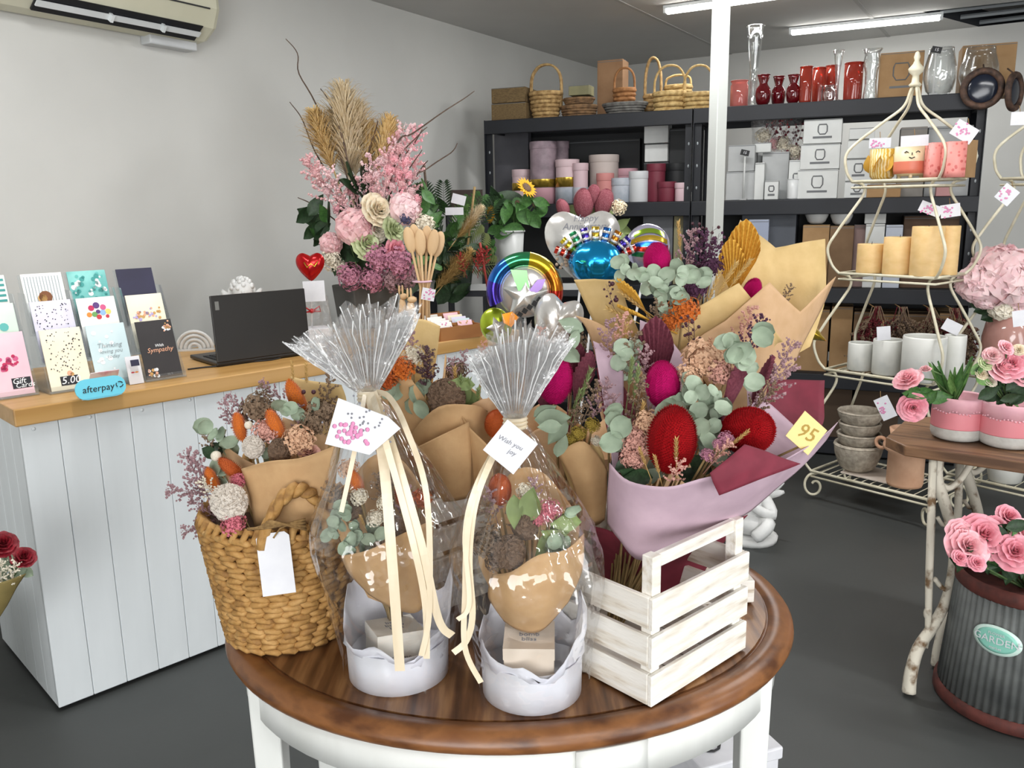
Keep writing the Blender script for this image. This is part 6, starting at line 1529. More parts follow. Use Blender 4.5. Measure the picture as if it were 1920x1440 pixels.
for k, (y_, lb) in enumerate(((340, 'small jar carton on the shelf left of the étagère post'), (298, 'small jar carton second from the bottom behind the étagère'), (262, 'plain white carton above the small jar cartons'), (240, 'top plain carton of the pile behind the étagère'))):
    carton(lb.replace('é', 'e'), 1584 + 3 * k, 1632 + 3 * k, y_, .05, z_, boxwhite, .14, 'small jar cartons', k < 2); z_ = rk(1605, y_, .05).z + .003
carton('tan carton behind the yellow leaf pot', 1626, 1690, 345, .04, Z3, cardboard, .14)
carton('grey carton with dark side behind the face pot', 1690, 1740, 238, .10, Z3, mat('grey brown carton', '8A8680', '7C7872', 10, .8), .16)
carton('large pale carton behind the pink pots', 1742, 1826, 236, .16, Z3, boxgrey, .2)
carton('rose pink tin box on the shelf under the pink pots', 1756, 1784, 350, .0, Z3, mat('dusty pink tin', 'A87878', rough=.5), .08)
# berry picks in clear bags
for k, (x_, y_, lb) in enumerate(((1432, 250, 'red berry picks in a clear bag, left bunch on the middle shelf'), (1470, 258, 'red berry picks in a clear bag, right bunch on the middle shelf'), (1490, 285, 'red berry picks in a clear bag hanging lower by the white cartons'))):
    c = rk(x_, 285 + 15 * k, .30); p = V((c.x, c.y, Z3))
    t = thing('berry_pick_bag', lb, 'berry picks', p, 0, 'bagged red berry picks'); hz = rk(x_, 225, .3).z - Z3
    MB().box((0, 0, (c.z - Z3) / 2), (.10, .08, max(.05, c.z - Z3))).build('carton_stand', boxwhite, t, False)
    for q in range(3): put('berry_sprig', maroonc if q else mat('red berries', '9A1A24', rough=.4), 'berry_pick', t, V((c.x + .03 * (q - 1), c.y, c.z - .02)), (random.uniform(-.5, .5), -.1, 1), .26)
    put('cluster', m_white, 'frosted_flower', t, V((c.x - .02, c.y - .03, c.z + .09)), (0, -1, .3), .09); put('cluster', m_blush, 'frosted_flower', t, V((c.x + .05, c.y - .03, c.z + .04)), (0, -1, .3), .08)
    MB().grid(lambda u, v: V((math.cos(2 * PI * u) * (.05 + .05 * v), math.sin(2 * PI * u) * .05, c.z - Z3 + .24 * v)) + V(noise.noise_vector(V((u * 9, v * 4, k)))) * .02, 24, 6).build('clear_bag', cello_flare, t)
# lower shelf, right rack
carton('dark grey printer box on the lower shelf', 1392, 1494, 392, .06, Z2, mat('slate plastic', '4C5058', '42464E', 6, .6), .3)
carton('pale blue grey box before the dark printer', 1404, 1442, 412, .0, Z2, mat('blue grey carton', '98A0B4', rough=.7), .05)
bowl = [(0, 0), (.5, 0), (.75, .15), (1, .6), (1, .85), (.8, 1)]
carton('brown carton on the lower shelf under the white bowls, left', 1506, 1556, 422, .05, Z2, cardboard, .18)
carton('brown carton on the lower shelf under the white bowls, right', 1557, 1602, 424, .05, Z2, cardboard_d, .18)
vase('white ceramic bowl on the left brown carton', 1509, 1554, 393, .06, rk(1530, 421, .06).z + .004, mat('white ceramic', 'D6D8D8'), bowl, 'white bowls', 'bowl')
vase('white ceramic bowl on the right brown carton', 1557, 1600, 395, .06, rk(1580, 423, .06).z + .004, mat('white ceramic', 'D6D8D8'), bowl, 'white bowls', 'bowl')
carton('white carton on the lower shelf behind the shortest candle', 1624, 1660, 420, .05, Z2, boxwhite, .12, 'white cartons behind the candles')
carton('small white carton lying on the white carton', 1622, 1662, 400, .06, rk(1640, 420, .05).z + .002, boxwhite, .1, 'white cartons behind the candles')
carton('pale blue carton on the lower shelf behind the candles', 1662, 1694, 422, .05, Z2, mat('pale blue carton', 'B4BAC6', rough=.7), .12)
carton('dark brown carton at the right end of the lower shelf', 1696, 1800, 405, .08, Z2, mat('brown carton', '5C4636', '4C3A2C', 8, .8), .25)
carton('pink brown carton between white cartons on lower shelf', 1602, 1624, 422, .08, Z2, mat('rose brown carton', '806A66', rough=.8), .1)
carton('grey file boxes on lower shelf of the left rack', 1206, 1262, 392, .06, Z2, mat('grey file', '66686C', '585A5E', 6, .7), .2)
carton('olive file box beside the grey file boxes', 1264, 1284, 396, .06, Z2, mat('olive file', '8A8466', rough=.7), .2)
# bottom shelves: brown cartons
BL = [(1560, 1600, 575, 'behind the gold star tip'), (1602, 1642, 585, 'left of the marble pots'), (1644, 1700, 590, 'behind the left marble pot'), (1702, 1760, 590, 'behind the big marble pot'), (1762, 1812, 588, 'at the right end')]
for k, (a, b, y_, lb) in enumerate(BL):
    carton('brown carton on the shelf below the candles, ' + lb, a, b, y_, .06, Z1, cardboard_d if k % 2 else cardboard, .3, 'brown cartons low on the right rack')
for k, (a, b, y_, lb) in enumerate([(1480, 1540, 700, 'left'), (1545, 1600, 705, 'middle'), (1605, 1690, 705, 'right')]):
    carton('dark carton on the lowest rack shelf, ' + lb + ' of three', a, b, y_, .05, Z0, mat('deep brown carton', '4E3E30', rough=.85), .3, 'cartons on the lowest shelf')  # one even dark brown for the three lowest cartons
# dried red bunches hanging before the cartons
for k, (x_, y_, lb) in enumerate(((1640, 600, 'bunch of dried red flowers hanging left behind the marble pots'), (1690, 600, 'bunch of dried brown flowers hanging in the middle of the rack'), (1745, 595, 'bunch of dried brown flowers hanging right of the middle bunch'), (1790, 575, 'bunch of dried red flowers hanging at the rack end'))):
    c = rk(x_, y_, -.10); p = V((c.x, c.y, Z2 - .09)); t = thing('dried_flower_bunch', lb, 'dried flowers', p, 0, 'dried bunches hanging on the rack')
    rn = random.Random(k)
    for q in range(16):
        d = V((rn.uniform(-.55, .55), rn.uniform(-.3, .05), -1)); mm = (mat('wine dried flower', '6A1420', '4A0C16', 40, .9) if (k in (0, 3) and q % 2 == 0) or q % 6 == 0 else m_brownf if q % 2 else stem_brown)
        put('filler', mm, 'dried_sprig', t, p + V((rn.uniform(-.03, .03), 0, 0)), d, rn.uniform(.22, .34))
    MB().tube([p - p + V((0, .10, .005)), V((0, 0, -.01))], .003, 5).build('hanging_cord', twine, t)

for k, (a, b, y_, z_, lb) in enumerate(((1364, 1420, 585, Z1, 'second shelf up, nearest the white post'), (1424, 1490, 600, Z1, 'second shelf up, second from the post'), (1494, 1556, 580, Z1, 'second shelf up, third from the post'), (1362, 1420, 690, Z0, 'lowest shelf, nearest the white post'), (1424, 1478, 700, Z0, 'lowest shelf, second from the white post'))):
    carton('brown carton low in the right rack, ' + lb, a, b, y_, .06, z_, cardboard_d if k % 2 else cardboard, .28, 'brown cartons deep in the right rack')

# ------------------------------------------------------------------ cream wire display stands
iron = mat('cream painted iron', 'D8D2BC', 'C6BEA4', 20, .5)
EW = V((.64, -.768, 0)); ED = V((.768, .64, 0)); EROT = math.atan2(EW.y, EW.x)
SW = [.60, .53, .46, .40]; SD = [.36, .33, .30, .27]
EC1 = V((1.86, 4.03, 0))
SZ = [.15, at(1620, 706, 3.93).z, at(1660, 517, 3.93).z, at(1676, 338, 3.94).z]
FIN = at(1728, 150, 4.03).z
def etagere(label, c):
    t = thing('display_stand', label, 'display stand', c, EROT, 'cream wire display stands')
    for i in range(4):
        w, d, z = SW[i] / 2, SD[i] / 2, SZ[i]
        for dz, rr in ((0, .0065), (-.028, .005)):
            MB().tube([(-w, -d, z + dz), (w, -d, z + dz), (w, d, z + dz), (-w, d, z + dz)], rr * 1.15, 6, closed=True).build('shelf_rail', iron, t)
        b = MB(); nw = 15
        for k in range(nw):
            x_ = -w + 2 * w * k / (nw - 1); b.tube([(x_, -d, z - .004), (x_, d, z - .004)], .0028, 4)
        b.build('shelf_wires', iron, t)['kind'] = 'stuff'
    for sx in (-1, 1):
        for sy in (-1, 1):
            for i in range(3):
                lo = V((sx * SW[i] / 2, sy * SD[i] / 2, SZ[i])); hi = V((sx * SW[i + 1] / 2, sy * SD[i + 1] / 2, SZ[i + 1])); h = hi.z - lo.z
                o_ = V((sx * .8, sy * .6, 0))
                MB().tube(spline([hi, hi - o_ * .045 + V((0, 0, -.03 * h)), hi - o_ * .055 + V((0, 0, -.13 * h)), lo.lerp(hi, .66) - o_ * .012, lo.lerp(hi, .46) + o_ * .036, lo + o_ * .058 + V((0, 0, .28 * h)), lo + o_ * .036 + V((0, 0, .10 * h)), lo], 7), .0068, 7).build('scroll_post', iron, t)
            c3 = V((sx * SW[3] / 2, sy * SD[3] / 2, SZ[3])); hh = FIN - SZ[3]; o_ = V((sx * .8, sy * .6, 0))
            MB().tube(spline([c3, c3 + o_ * .03 + V((0, 0, .12 * hh)), c3 + o_ * .025 + V((0, 0, .32 * hh)), V((c3.x * .55, c3.y * .55, SZ[3] + .58 * hh)), V((c3.x * .18, c3.y * .18, SZ[3] + .74 * hh)), V((c3.x * .07, c3.y * .07, SZ[3] + .9 * hh)), V((0, 0, FIN))], 6), .0068, 7).build('dome_rib', iron, t)
            c0 = V((sx * SW[0] / 2, sy * SD[0] / 2, SZ[0])); pts = [c0]
            for k in range(16):
                a = R_(100 - 28 * k); r_ = .072 - .0036 * k
                pts.append(c0 + V((sx * .8, sy * .6, 0)) * (-.02 + r_ * math.cos(a) * .8) + V((0, 0, -.078 + r_ * math.sin(a))))
            MB().tube(spline(pts, 2), .0068, 7).build('scroll_foot', iron, t)
    MB().lathe([(0, FIN - .03), (.022, FIN - .03), (.028, FIN - .02), (.016, FIN - .008), (.014, FIN + .02), (.030, FIN + .035), (.034, FIN + .05), (.016, FIN + .07), (.010, FIN + .085), (.014, FIN + .10), (.008, FIN + .12), (0, FIN + .125)], 16).build('finial', iron, t)
    return t
etagere('cream iron display stand with candles and marble pots before the rack', EC1)
EC2 = EC1 + V((.66, -.08, 0))
etagere('cream iron display stand cut off at the right edge', EC2)
def es(px, py, i, t=0, c=EC1): return onp(px, py, c - ED * (SD[i] / 2 - t), ED)
def ebase(px, i, t, c=EC1):
    p = es(px, 500, i, t, c); 
    for _ in range(3):
        # same column of the picture at the shelf height
        d = V((p.x, p.y, SZ[i])); 
        v = d - EYEP; py = 720 - FPX * v.dot(CU) / v.dot(CF); p = es(px, py, i, t, c)
    return V((p.x, p.y, SZ[i] + .004))
def epot(label, x0, x1, yt, i, t, m, prof, cat, name, group=None, c=EC1, extra=None, sides=24):
    b = ebase((x0 + x1) / 2, i, t, c); w = m_of(x1 - x0, b); h = at((x0 + x1) / 2, yt, b.y).z - b.z
    o = thing(name, label, cat, b, EROT, group); r_ = w / 2
    p = [(a * r_, z_ * h) for a, z_ in prof]; inner = [(max(.002, (a - .10)) * r_, z_ * h) for a, z_ in reversed(prof[1:])]; inner[-1] = (inner[-1][0], .1 * h); 
    MB().lathe(p + inner + [(0, .1 * h)], sides).build('pot_body', m, o)
    return o, r_, h
STR = [(0, 0), (.98, 0), (1, .03), (1, 1)]
# top tier pots
leafpot = mat('yellow leaf glaze', 'E0CE9C', 'C49A3A', 26, .4, tex='wave', lo=.35, hi=.6)
o, r_, h = epot('small cream pot with golden leaf pattern on the top tier', 1629, 1676, 280, 3, .10, leafpot, [(0, 0), (.6, 0), (.9, .12), (1, .4), (1, 1)], 'pot', 'flower_pot')
for k in range(7): put('leaf', mat('golden leaf relief', 'C89A38', rough=.5), 'leaf_relief', o, V((r_ * 1.01 * math.cos(k * .9), r_ * 1.01 * math.sin(k * .9), h * .25)), (math.cos(k * .9 + 1.5) * .4, math.sin(k * .9 + 1.5) * .4, 1), h * .6, world=False)
o, r_, h = epot('round pot with a smiling face and coral base on three feet', 1676, 1736, 275, 3, .09, mat('cream glaze', 'E2D2AC', rough=.4), [(0, .12), (.75, .12), (.95, .2), (1, .5), (1, 1)], 'pot', 'flower_pot')
MB().lathe([(.97 * r_, .17 * h), (1.012 * r_, .3 * h), (1.015 * r_, .54 * h)], 24).build('coral_band', mat('coral glaze', 'D87A60', rough=.4), o)
fa = -EROT - PI / 2 - R_(24)
def onpot(a, z_, k=1.02): return V((math.cos(a) * r_ * k, math.sin(a) * r_ * k, z_ * h))
for sg in (-.32, .32): MB().tube([onpot(fa + sg - .12, .80), onpot(fa + sg, .84), onpot(fa + sg + .12, .80)], .002, 5).build('closed_eye', black_ink, o)
MB().tube([onpot(fa - .16, .66), onpot(fa, .625), onpot(fa + .16, .66)], .002, 5).build('smile', black_ink, o)
MB().tube([onpot(fa, .80), onpot(fa, .72, 1.04)], .002, 5).build('nose', black_ink, o)
for k in range(3): MB().tube([(math.cos(fa + k * 2.1) * r_ * .7, math.sin(fa + k * 2.1) * r_ * .7, 0), (math.cos(fa + k * 2.1) * r_ * .75, math.sin(fa + k * 2.1) * r_ * .75, .16 * h)], .008, 7).build('foot', mat('cream glaze', 'E2D2AC'), o)
terr = mat('pink terrazzo', 'C8605C', 'E08E86', 45, .5, tex='voronoi', lo=.2, hi=.35)
o, r_, h = epot('square pink terrazzo pot beside the face pot', 1734, 1772, 268, 3, .06, terr, [(0, 0), (1.2, 0), (1.2, .16), (1.2, 1)], 'pot', 'flower_pot', sides=4)
o, r_, h = epot('square pink terrazzo pot at the right end of the top tier', 1766, 1804, 266, 3, .02, terr, [(0, 0), (1.2, 0), (1.2, .16), (1.2, 1)], 'pot', 'flower_pot', sides=4)
b = ebase(1812, 3, .14); o = MB().box((0, 0, .08), (.03, .10, .16)).build('carton', cardboard, None, False, loc=b, rot=(0, 0, EROT)); tag(o, 'narrow brown carton behind the pink terrazzo pots', 'box')
# candles
cand = mat('honey carved candle', 'E6C48C', 'DDB87C', 16, .55, .2, stretch=(1, 1, 2), sub=.1)
for (x0, x1, yt, t_, lb) in ((1606, 1656, 457, .09, 'shortest honey coloured carved candle'), (1655, 1710, 444, .08, 'middle height honey coloured carved candle'), (1706, 1762, 424, .06, 'tallest honey coloured carved candle'), (1752, 1792, 423, .17, 'honey coloured candle half behind the tallest one')):
    b = ebase((x0 + x1) / 2, 2, t_); r_ = m_of(x1 - x0, b) / 2; h = at((x0 + x1) / 2, yt, b.y).z - b.z
    o = thing('pillar_candle', lb, 'candle', b, 0, 'honey pillar candles')
    MB().lathe([(0, 0), (r_, 0), (r_, h * .985), (r_ * .97, h), (r_ * .7, h * .985), (0, h * .975)], 28).build('wax', cand, o, bevel=.002)
    MB().tube([(0, 0, h * .97), (.001, 0, h * .97 + .014)], .0015, 5).build('wick', black_ink, o)
# marble pots
marble = mat('white marble', 'E2E2DC', 'C6C8C4', 7, .35, c3='DCDCD6', detail=10)
for (x0, x1, yt, t_, lb) in ((1589, 1634, 642, .09, 'smallest white marble pot'), (1635, 1688, 636, .08, 'middle white marble pot'), (1690, 1766, 630, .05, 'largest white marble pot'), (1766, 1804, 628, .16, 'grey marble pot behind the largest one')):
    epot(lb + ' on the third tier', x0, x1, yt, 1, t_, marble, [(0, 0), (.94, 0), (1, .03), (1, .97), (.98, 1)], 'pot', 'flower_pot', 'marble pots')
# bottom tier: stone pots, jug, mat
b = ebase(1655, 0, .16)
o = MB().box((0, 0, .003), (.34, .2, .006)).build('tray_mat', mat('pale blush board', 'D8CCC0', 'CEC0B2', 14, .8), None, False, loc=b + V((0, 0, .003)), rot=(0, 0, EROT)); tag(o, 'pale blush board lying on the bottom tier', 'board')
stone = mat('rough grey stone', 'B8AE9E', '948A7C', 40, .95, .7, bscale=70)
b = ebase(1606, 0, .15); s = m_of(1, b)
z_ = b.z + .010
BW = [(0, 0), (.5, 0), (.72, .12), (.95, .6), (1, .85), (1, 1), (.9, 1), (.85, .8), (.4, .2), (0, .2)]
for k, (wd, hh, lb) in enumerate(((86, 52, 'bottom wide stone bowl'), (78, 30, 'second stone bowl'), (74, 28, 'third stone bowl'), (80, 30, 'top stone bowl'))):
    o = thing('stone_bowl', lb + ' in the stack on the lowest tier', 'bowl', V((b.x, b.y, z_)), 0, 'stacked stone bowls')
    r_, h = wd * s / 2, hh * s; MB().lathe([(a * r_, z2 * h) for a, z2 in BW], 28, wob=lambda r, z, a: r * (1 + .012 * math.sin(9 * a + z * 90))).build('bowl_body', stone, o)
    MB().tube([(r_ * .99 * math.cos(2 * PI * q / 28), r_ * .99 * math.sin(2 * PI * q / 28), h * .93) for q in range(28)], .004, 5, closed=True).build('rolled_rim', stone, o)
    z_ += h * (.80 if k == 0 else .74)
terra = mat('terracotta', 'E0B494', 'D2A384', 14, .85, .2, bscale=60)
b = ebase(1695, 0, .10); s = m_of(1, b); r_ = 32 * s; h = 108 * s; b.z += .008
o = thing('terracotta_jug', 'terracotta jug with two ring handles on the lowest tier', 'jug', b, EROT)
MB().lathe([(0, 0), (r_ * .95, 0), (r_, .05 * h), (r_, .58 * h), (r_ * 1.28, .64 * h), (r_ * 1.30, .72 * h), (r_ * .9, .82 * h), (r_ * 1.02, 1.0 * h), (r_ * .9, h), (r_ * .78, .82 * h), (r_ * .85, .1 * h), (0, .1 * h)], 28).build('jug_body', terra, o)
for sg in (-1, 1): MB().tube([(sg * (r_ * 1.28 + .022 + .026 * math.cos(2 * PI * k / 16)), 0, .66 * h + .026 * math.sin(2 * PI * k / 16)) for k in range(16)], .009, 7, closed=True).build('ring_handle', terra, o)
# little price tags hanging on the stands
def swing(x, y, Y, w, h, ang, label, printed=True):
    p = at(x, y, Y); s = m_of(1, p)
    o = thing('price_tag', label, 'tag', p, R_(-15), 'swing tags on the display stands')
    rt = Matrix.Rotation(R_(ang), 3, 'Y')
    MB().box((0, 0, 0), (w * s, .0015, h * s), rt).build('tag_card', white_paper, o, False)
    if printed:
        b = MB(); rn = random.Random(int(x))
        for k in range(16): b.ball(rt @ V((rn.gauss(-.15, .16) * w * s, -.0012, rn.gauss(0, .2) * h * s)), (.0045, .0006, .0045), 6, 4)
        b.build('blossom_print', pink_ink, o)['kind'] = 'stuff'
    MB().tube([rt @ V((0, 0, h * s * .45)), rt @ V((0, .01, h * s * .45)) + V((0, .012, .03))], .0014, 4).build('string', twine, o)
    return o
swing(1808, 247, 3.78, 42, 30, 32, 'pink printed tag hung from the right dome rib')
swing(1650, 268, 3.86, 38, 18, 0, 'white card stuck in the golden leaf pot')
swing(1715, 264, 3.88, 48, 20, -2, 'pale lilac card standing in the face pot', False)
swing(1745, 392, 3.86, 40, 20, 22, 'pink tag hung under the top tier, left one')
swing(1782, 395, 3.86, 34, 24, -8, 'pink tag hung under the top tier, right one')
swing(1657, 625, 3.92, 24, 26, -6, 'white handwritten card in the middle marble pot', False)
swing(1785, 613, 3.85, 32, 22, 26, 'white handwritten card in the grey marble pot', False)
swing(1660, 765, 3.72, 26, 44, -28, 'lilac printed tag hanging above the terracotta jug')
swing(1888, 365, 3.72, 30, 32, 38, 'pink tag with ribbon on the right-hand stand')
swing(1912, 222, 3.75, 30, 24, 0, 'white tag at the top of the right-hand stand', False)
swing(1912, 597, 3.36, 24, 30, -10, 'white tag on the rose glass vase', False)
# ------------------------------------------------------------------ things on the right-hand stand
b = ebase(1884, 0, .10, EC2); o, r_, h = epot('plain white pot on the bottom tier of the right-hand stand', 1850, 1916, 868, 0, .08, mat('matt white ceramic', 'DADAD4', rough=.5), [(0, 0), (.78, 0), (.84, .04), (1, .95), (1, 1)], 'pot', 'flower_pot', c=EC2)
pv = ebase(1886, 1, .12, EC2)
t = thing('glass_vase', 'rose pink glass vase of pale peonies on the right-hand stand', 'vase', pv, 0)
s = m_of(1, pv); hV = at(1880, 572, pv.y).z - pv.z; r_ = 46 * s
MB().lathe([(0, 0), (r_ * .7, 0), (r_ * .95, .2 * hV), (r_, .5 * hV), (r_ * .85, .8 * hV), (r_ * .5, .95 * hV), (r_ * .55, hV), (r_ * .5, hV), (r_ * .45, .95 * hV), (r_ * .8, .78 * hV), (r_ * .95, .5 * hV), (r_ * .9, .2 * hV), (0, .04)], 28).build('vase_body', mat('rose glass', 'B98A80', 'A87A70', 6, .12, coat=.5), t)
for (x_, y_, sz, m_) in ((1880, 522, 96, m_palepink), (1835, 535, 62, m_palepink), (1915, 540, 80, m_palepink), (1900, 575, 44, m_palepink), (1850, 560, 40, m_palepink), (1880, 580, 40, m_white)):
    p = at(x_, y_, pv.y - .05); s_ = m_of(sz, p); put('peony', m_, 'peony', t, p - V((-.1, -.9, .3)).normalized() * s_ * .3, (-.15, -.8, .6), s_)
leaves(t, m_green, [(1850, 580), (1868, 585), (1840, 570), (1895, 590), (1910, 570)], pv.y - .02, 50, 'leaf', 'leaf', .02)

# ------------------------------------------------------------------ side table with iron legs
TZ2 = .745
tA, tB, tC = atz(1661, 808, TZ2), atz(1697, 836, TZ2), atz(1930, 869, TZ2)
fx = (tC - tB).normalized(); gy = V((-fx.y, fx.x, 0))
w2_, d2_ = .80, .46; ch = .075
pl_ = [tB, tB + fx * w2_, tB + fx * (w2_ + ch) + gy * ch, tB + fx * (w2_ + ch) + gy * (d2_ - ch), tB + fx * w2_ + gy * d2_, tB + gy * d2_, tB - fx * ch + gy * (d2_ - ch), tB - fx * ch + gy * ch]
T2 = tB + fx * w2_ / 2 + gy * d2_ / 2; T2.z = 0
t = thing('side_table', 'dark wood topped side table with chipped white cast iron legs', 'table', T2, math.atan2(fx.y, fx.x))
l2 = lambda p: rz(-math.atan2(fx.y, fx.x)) @ (V(p) - T2)
dkw = mat('dark walnut plank', '6E4E34', '533823', 8, .45, .1, stretch=(.3, 3, 3), c3='7E5C40', detail=8)
MB().prism(pl_, lambda p: l2(V((p.x, p.y, TZ2 - .034))), lambda p: l2(V((p.x, p.y, TZ2)))).build('tabletop', dkw, t, False, bevel=.004)
chip = mat('chipped white iron', 'CFC8B8', '6E5438', 22, .7, .4, lo=.52, hi=.66, detail=8)
F_ = atz(1704, 1297, .012)
def legset(off, nm='leg'):
    Y1 = F_.y
    P_ = lambda x, y, dy=0: at(x, y, Y1 + dy)
    c1 = [V((F_.x, F_.y, .01)), P_(1708, 1262, .01), P_(1722, 1215, .03), P_(1752, 1170, .06), P_(1776, 1120, .09), P_(1788, 1060, .12), P_(1786, 1000, .15), P_(1770, 940, .18), P_(1756, 895, .20)]
    top_ = P_(1756, 880, .2); top_.z = TZ2 - .034; c1.append(top_)
    n = len(spline(c1, 5))
    MB().tube([l2(p + off) for p in spline(c1, 5)], [.021 - .005 * math.sin(PI * i / n) for i in range(n)], 8).build(nm, chip, t)
    q1 = P_(1740, 1185, .05); q0 = V((q1.x + .03, q1.y + .12, TZ2 - .034))
    MB().tube([l2(q0 + off), l2(P_(1742, 1080, .08) + off), l2(q1 + off), l2(P_(1738, 1215, .05) + off)], [.013, .012, .010, .004], 7).build('upright', chip, t)
    MB().ball(l2(P_(1739, 1150, .06) + off), (.012, .012, .022), 8, 6).build('knop', chip, t)
    MB().tube([l2(p + off) for p in spline([P_(1752, 1085, .08), P_(1772, 1105, .09), P_(1795, 1085, .1), P_(1800, 1065, .11)], 4)], .008, 6).build('cross_scroll', chip, t)
    MB().tube([l2(p + off) for p in spline([P_(1760, 905, .2), P_(1778, 915, .2), P_(1800, 900, .21), P_(1822, 868, .22)], 4)], .011, 6).build('bracket', chip, t)
    MB().tube([l2(p + off) for p in spline([P_(1765, 930, .18), P_(1780, 960, .18), P_(1770, 985, .17), P_(1758, 970, .17)], 4)], .007, 6).build('scroll', chip, t)
legset(V((0, 0, 0))); legset(fx * .62 + gy * .02); legset(gy * .22 + fx * .04); legset(gy * .24 + fx * .62)
# pink banded pots
pinkp = mat('pink glaze', 'D8848C', rough=.45); pinkl = mat('light pink glaze', 'DCA8B0', 'D29CA6', 30, .5); conc = mat('grey concrete', 'C6C4BE', 'B4B2AC', 30, .9, .3, bscale=60)
def banded(label, xc, yb, w, h_px):
    p = atz(xc, yb - 6, TZ2); p.z = TZ2 + .001; s = m_of(1, p); r_ = w * s / 2; h = h_px * s; p += gy * r_ * .55
    o = thing('flower_pot', label, 'pot', p, 0, 'pink banded pots on the side table')
    MB().lathe([(0, 0), (r_ * .78, 0), (r_ * .94, .05 * h), (r_, .15 * h), (r_, .32 * h)], 32).build('concrete_base', conc, o)
    MB().lathe([(r_ * 1.005, .29 * h), (r_ * 1.01, .31 * h), (r_ * 1.01, .68 * h)], 32).build('pink_band', pinkp, o)
    MB().lathe([(r_ * 1.005, .67 * h), (r_, .96 * h), (r_ * .96, h), (r_ * .9, .96 * h), (r_ * .9, .8 * h), (0, .8 * h)], 32).build('upper_band', pinkl, o)
    bt = MB(); rn = random.Random(xc)
    for k in range(26):
        a = R_(180 + k * 7); bt.ball((r_ * 1.01 * math.cos(a), r_ * 1.01 * math.sin(a), h * (.68 + rn.uniform(-.02, .02) + .03 * math.sin(k))), (.004, .004, .003), 5, 3)
    bt.build('glaze_drips', pinkl, o)['kind'] = 'stuff'
    return o, p, r_, h
o1, p1, r1, h1 = banded('pink banded pot planted with tulip leaves and pink buds', 1789, 832, 94, 82)
o2, p2, r2, h2 = banded('pink banded pot planted with bushy pink roses', 1884, 846, 100, 84)
for (x_, y_, sz, mm, d) in ((1700, 707, 44, m_pink, (-.5, -.3, .8)), (1712, 765, 44, m_hotpink, (-.4, -1, .1)), (1735, 690, 18, m_blush, (-.2, -.2, 1))):
    p = at(x_, y_, p1.y - .04); s_ = m_of(sz, p); put('rose', mm, 'rose', o1, p - V(d).normalized() * s_ * .35, d, s_)
    MB().tube([p - p1, (p + p1 + V((0, 0, .12))) / 2 - p1 + V((0, 0, .03)), V((0, 0, h1 * .8))], .003, 5).build('stem', stem_green, o1)
for k in range(13):
    a = k * 2.4; d = V((math.cos(a) * .5 - .15, math.sin(a) * .4, 1)); put('leaf', m_lime if k % 2 else m_midgreen, 'long_leaf', o1, p1 + V((-.02, 0, h1 * .8)), d, (.05, .09, random.uniform(.11, .17)))
leaves(o1, m_midgreen, [(1735, 735), (1720, 740), (1745, 745), (1708, 735), (1760, 745)], p1.y - .03, 44, 'leaf', 'leaf', .02)
for (x_, y_, sz, mm) in ((1875, 690, 48, m_pink), (1900, 680, 50, m_hotpink), (1862, 665, 30, m_blush), (1885, 650, 26, m_pink), (1915, 700, 44, m_pink), (1848, 680, 24, m_greenrose), (1840, 700, 20, m_cream), (1912, 655, 20, m_cream), (1858, 715, 18, m_white)):
    p = at(x_, y_, p2.y - .03); s_ = m_of(sz, p); put('rose', mm, 'rose', o2, p - V((-.1, -.6, .6)).normalized() * s_ * .3, (random.uniform(-.4, .2), -.7, .6), s_)
    MB().tube([p - p2, V((0, 0, h2 * .8))], .0025, 5).build('stem', stem_green, o2)
leaves(o2, m_green, [(1850, 705), (1860, 720), (1875, 730), (1890, 725), (1905, 720), (1880, 745), (1865, 740), (1895, 745), (1840, 690), (1855, 735), (1912, 740), (1885, 710)], p2.y - .01, 44, 'leaf', 'leaf', .03)
leaves(o2, m_lime, [(1835, 690), (1845, 715), (1900, 755)], p2.y - .02, 34, 'leaf', 'leaf', .02)
b = T2 + V((0, 0, TZ2 + .001)) - fx * .10 + gy * .16
o = thing('card_holder', 'white card standing behind the pink pots on the side table', 'sign', b, math.atan2(fx.y, fx.x))
MB().box((0, 0, .07), (.13, .003, .14), Matrix.Rotation(R_(-12), 3, 'X')).build('sign_card', white_paper, o, False)
MB().box((0, .02, .003), (.13, .06, .006)).build('foot', black_ink, o, False)

# ------------------------------------------------------------------ ridged tin planter with roses
PB = V((1.525, 2.33, 0)); r0_, r1_ = .215, .185
hB = at(1806, 1088, 2.30).z
t = thing('tin_planter', 'ridged galvanised tin planter with green garden label and rusty rims', 'planter', PB)
tin = mat('galvanised ridged tin', '6E716F', '585B5A', 14, .65, metal=.3)
rustr = mat('rust red rim', '5E2C24', '45201A', 30, .75, .3)
MB().lathe([(0, .02), (r0_, .02), (r1_, hB), (r1_ - .008, hB), (r1_ - .01, hB - .06), (0, hB - .06)], 240, wob=lambda r, z, a: r + (.0028 * math.sin(60 * a) if r > .1 else 0)).build('tin_wall', tin, t)
MB().lathe([(r0_ + .002, 0), (r0_ + .012, .006), (r0_ + .010, .035), (r0_, .042)], 48).build('bottom_rim', rustr, t)
MB().lathe([(r1_ + .003, hB - .035), (r1_ + .008, hB - .03), (r1_ + .008, hB + .004), (r1_ - .004, hB + .008)], 48).build('top_rim', rustr, t)
MB().lathe([(0, hB - .05), (r1_ - .012, hB - .05)], 24).build('soil', m_green, t)
la_ = math.atan2(-PB.y, -PB.x) - R_(17)
lz = at(1870, 1208, 2.18).z; rr_ = r0_ + (r1_ - r0_) * lz / hB + .005
def onbin(da, dz, k=0): return V(((rr_ + k) * math.cos(la_ + da), (rr_ + k) * math.sin(la_ + da), lz + dz))
ew, eh = .066, .044
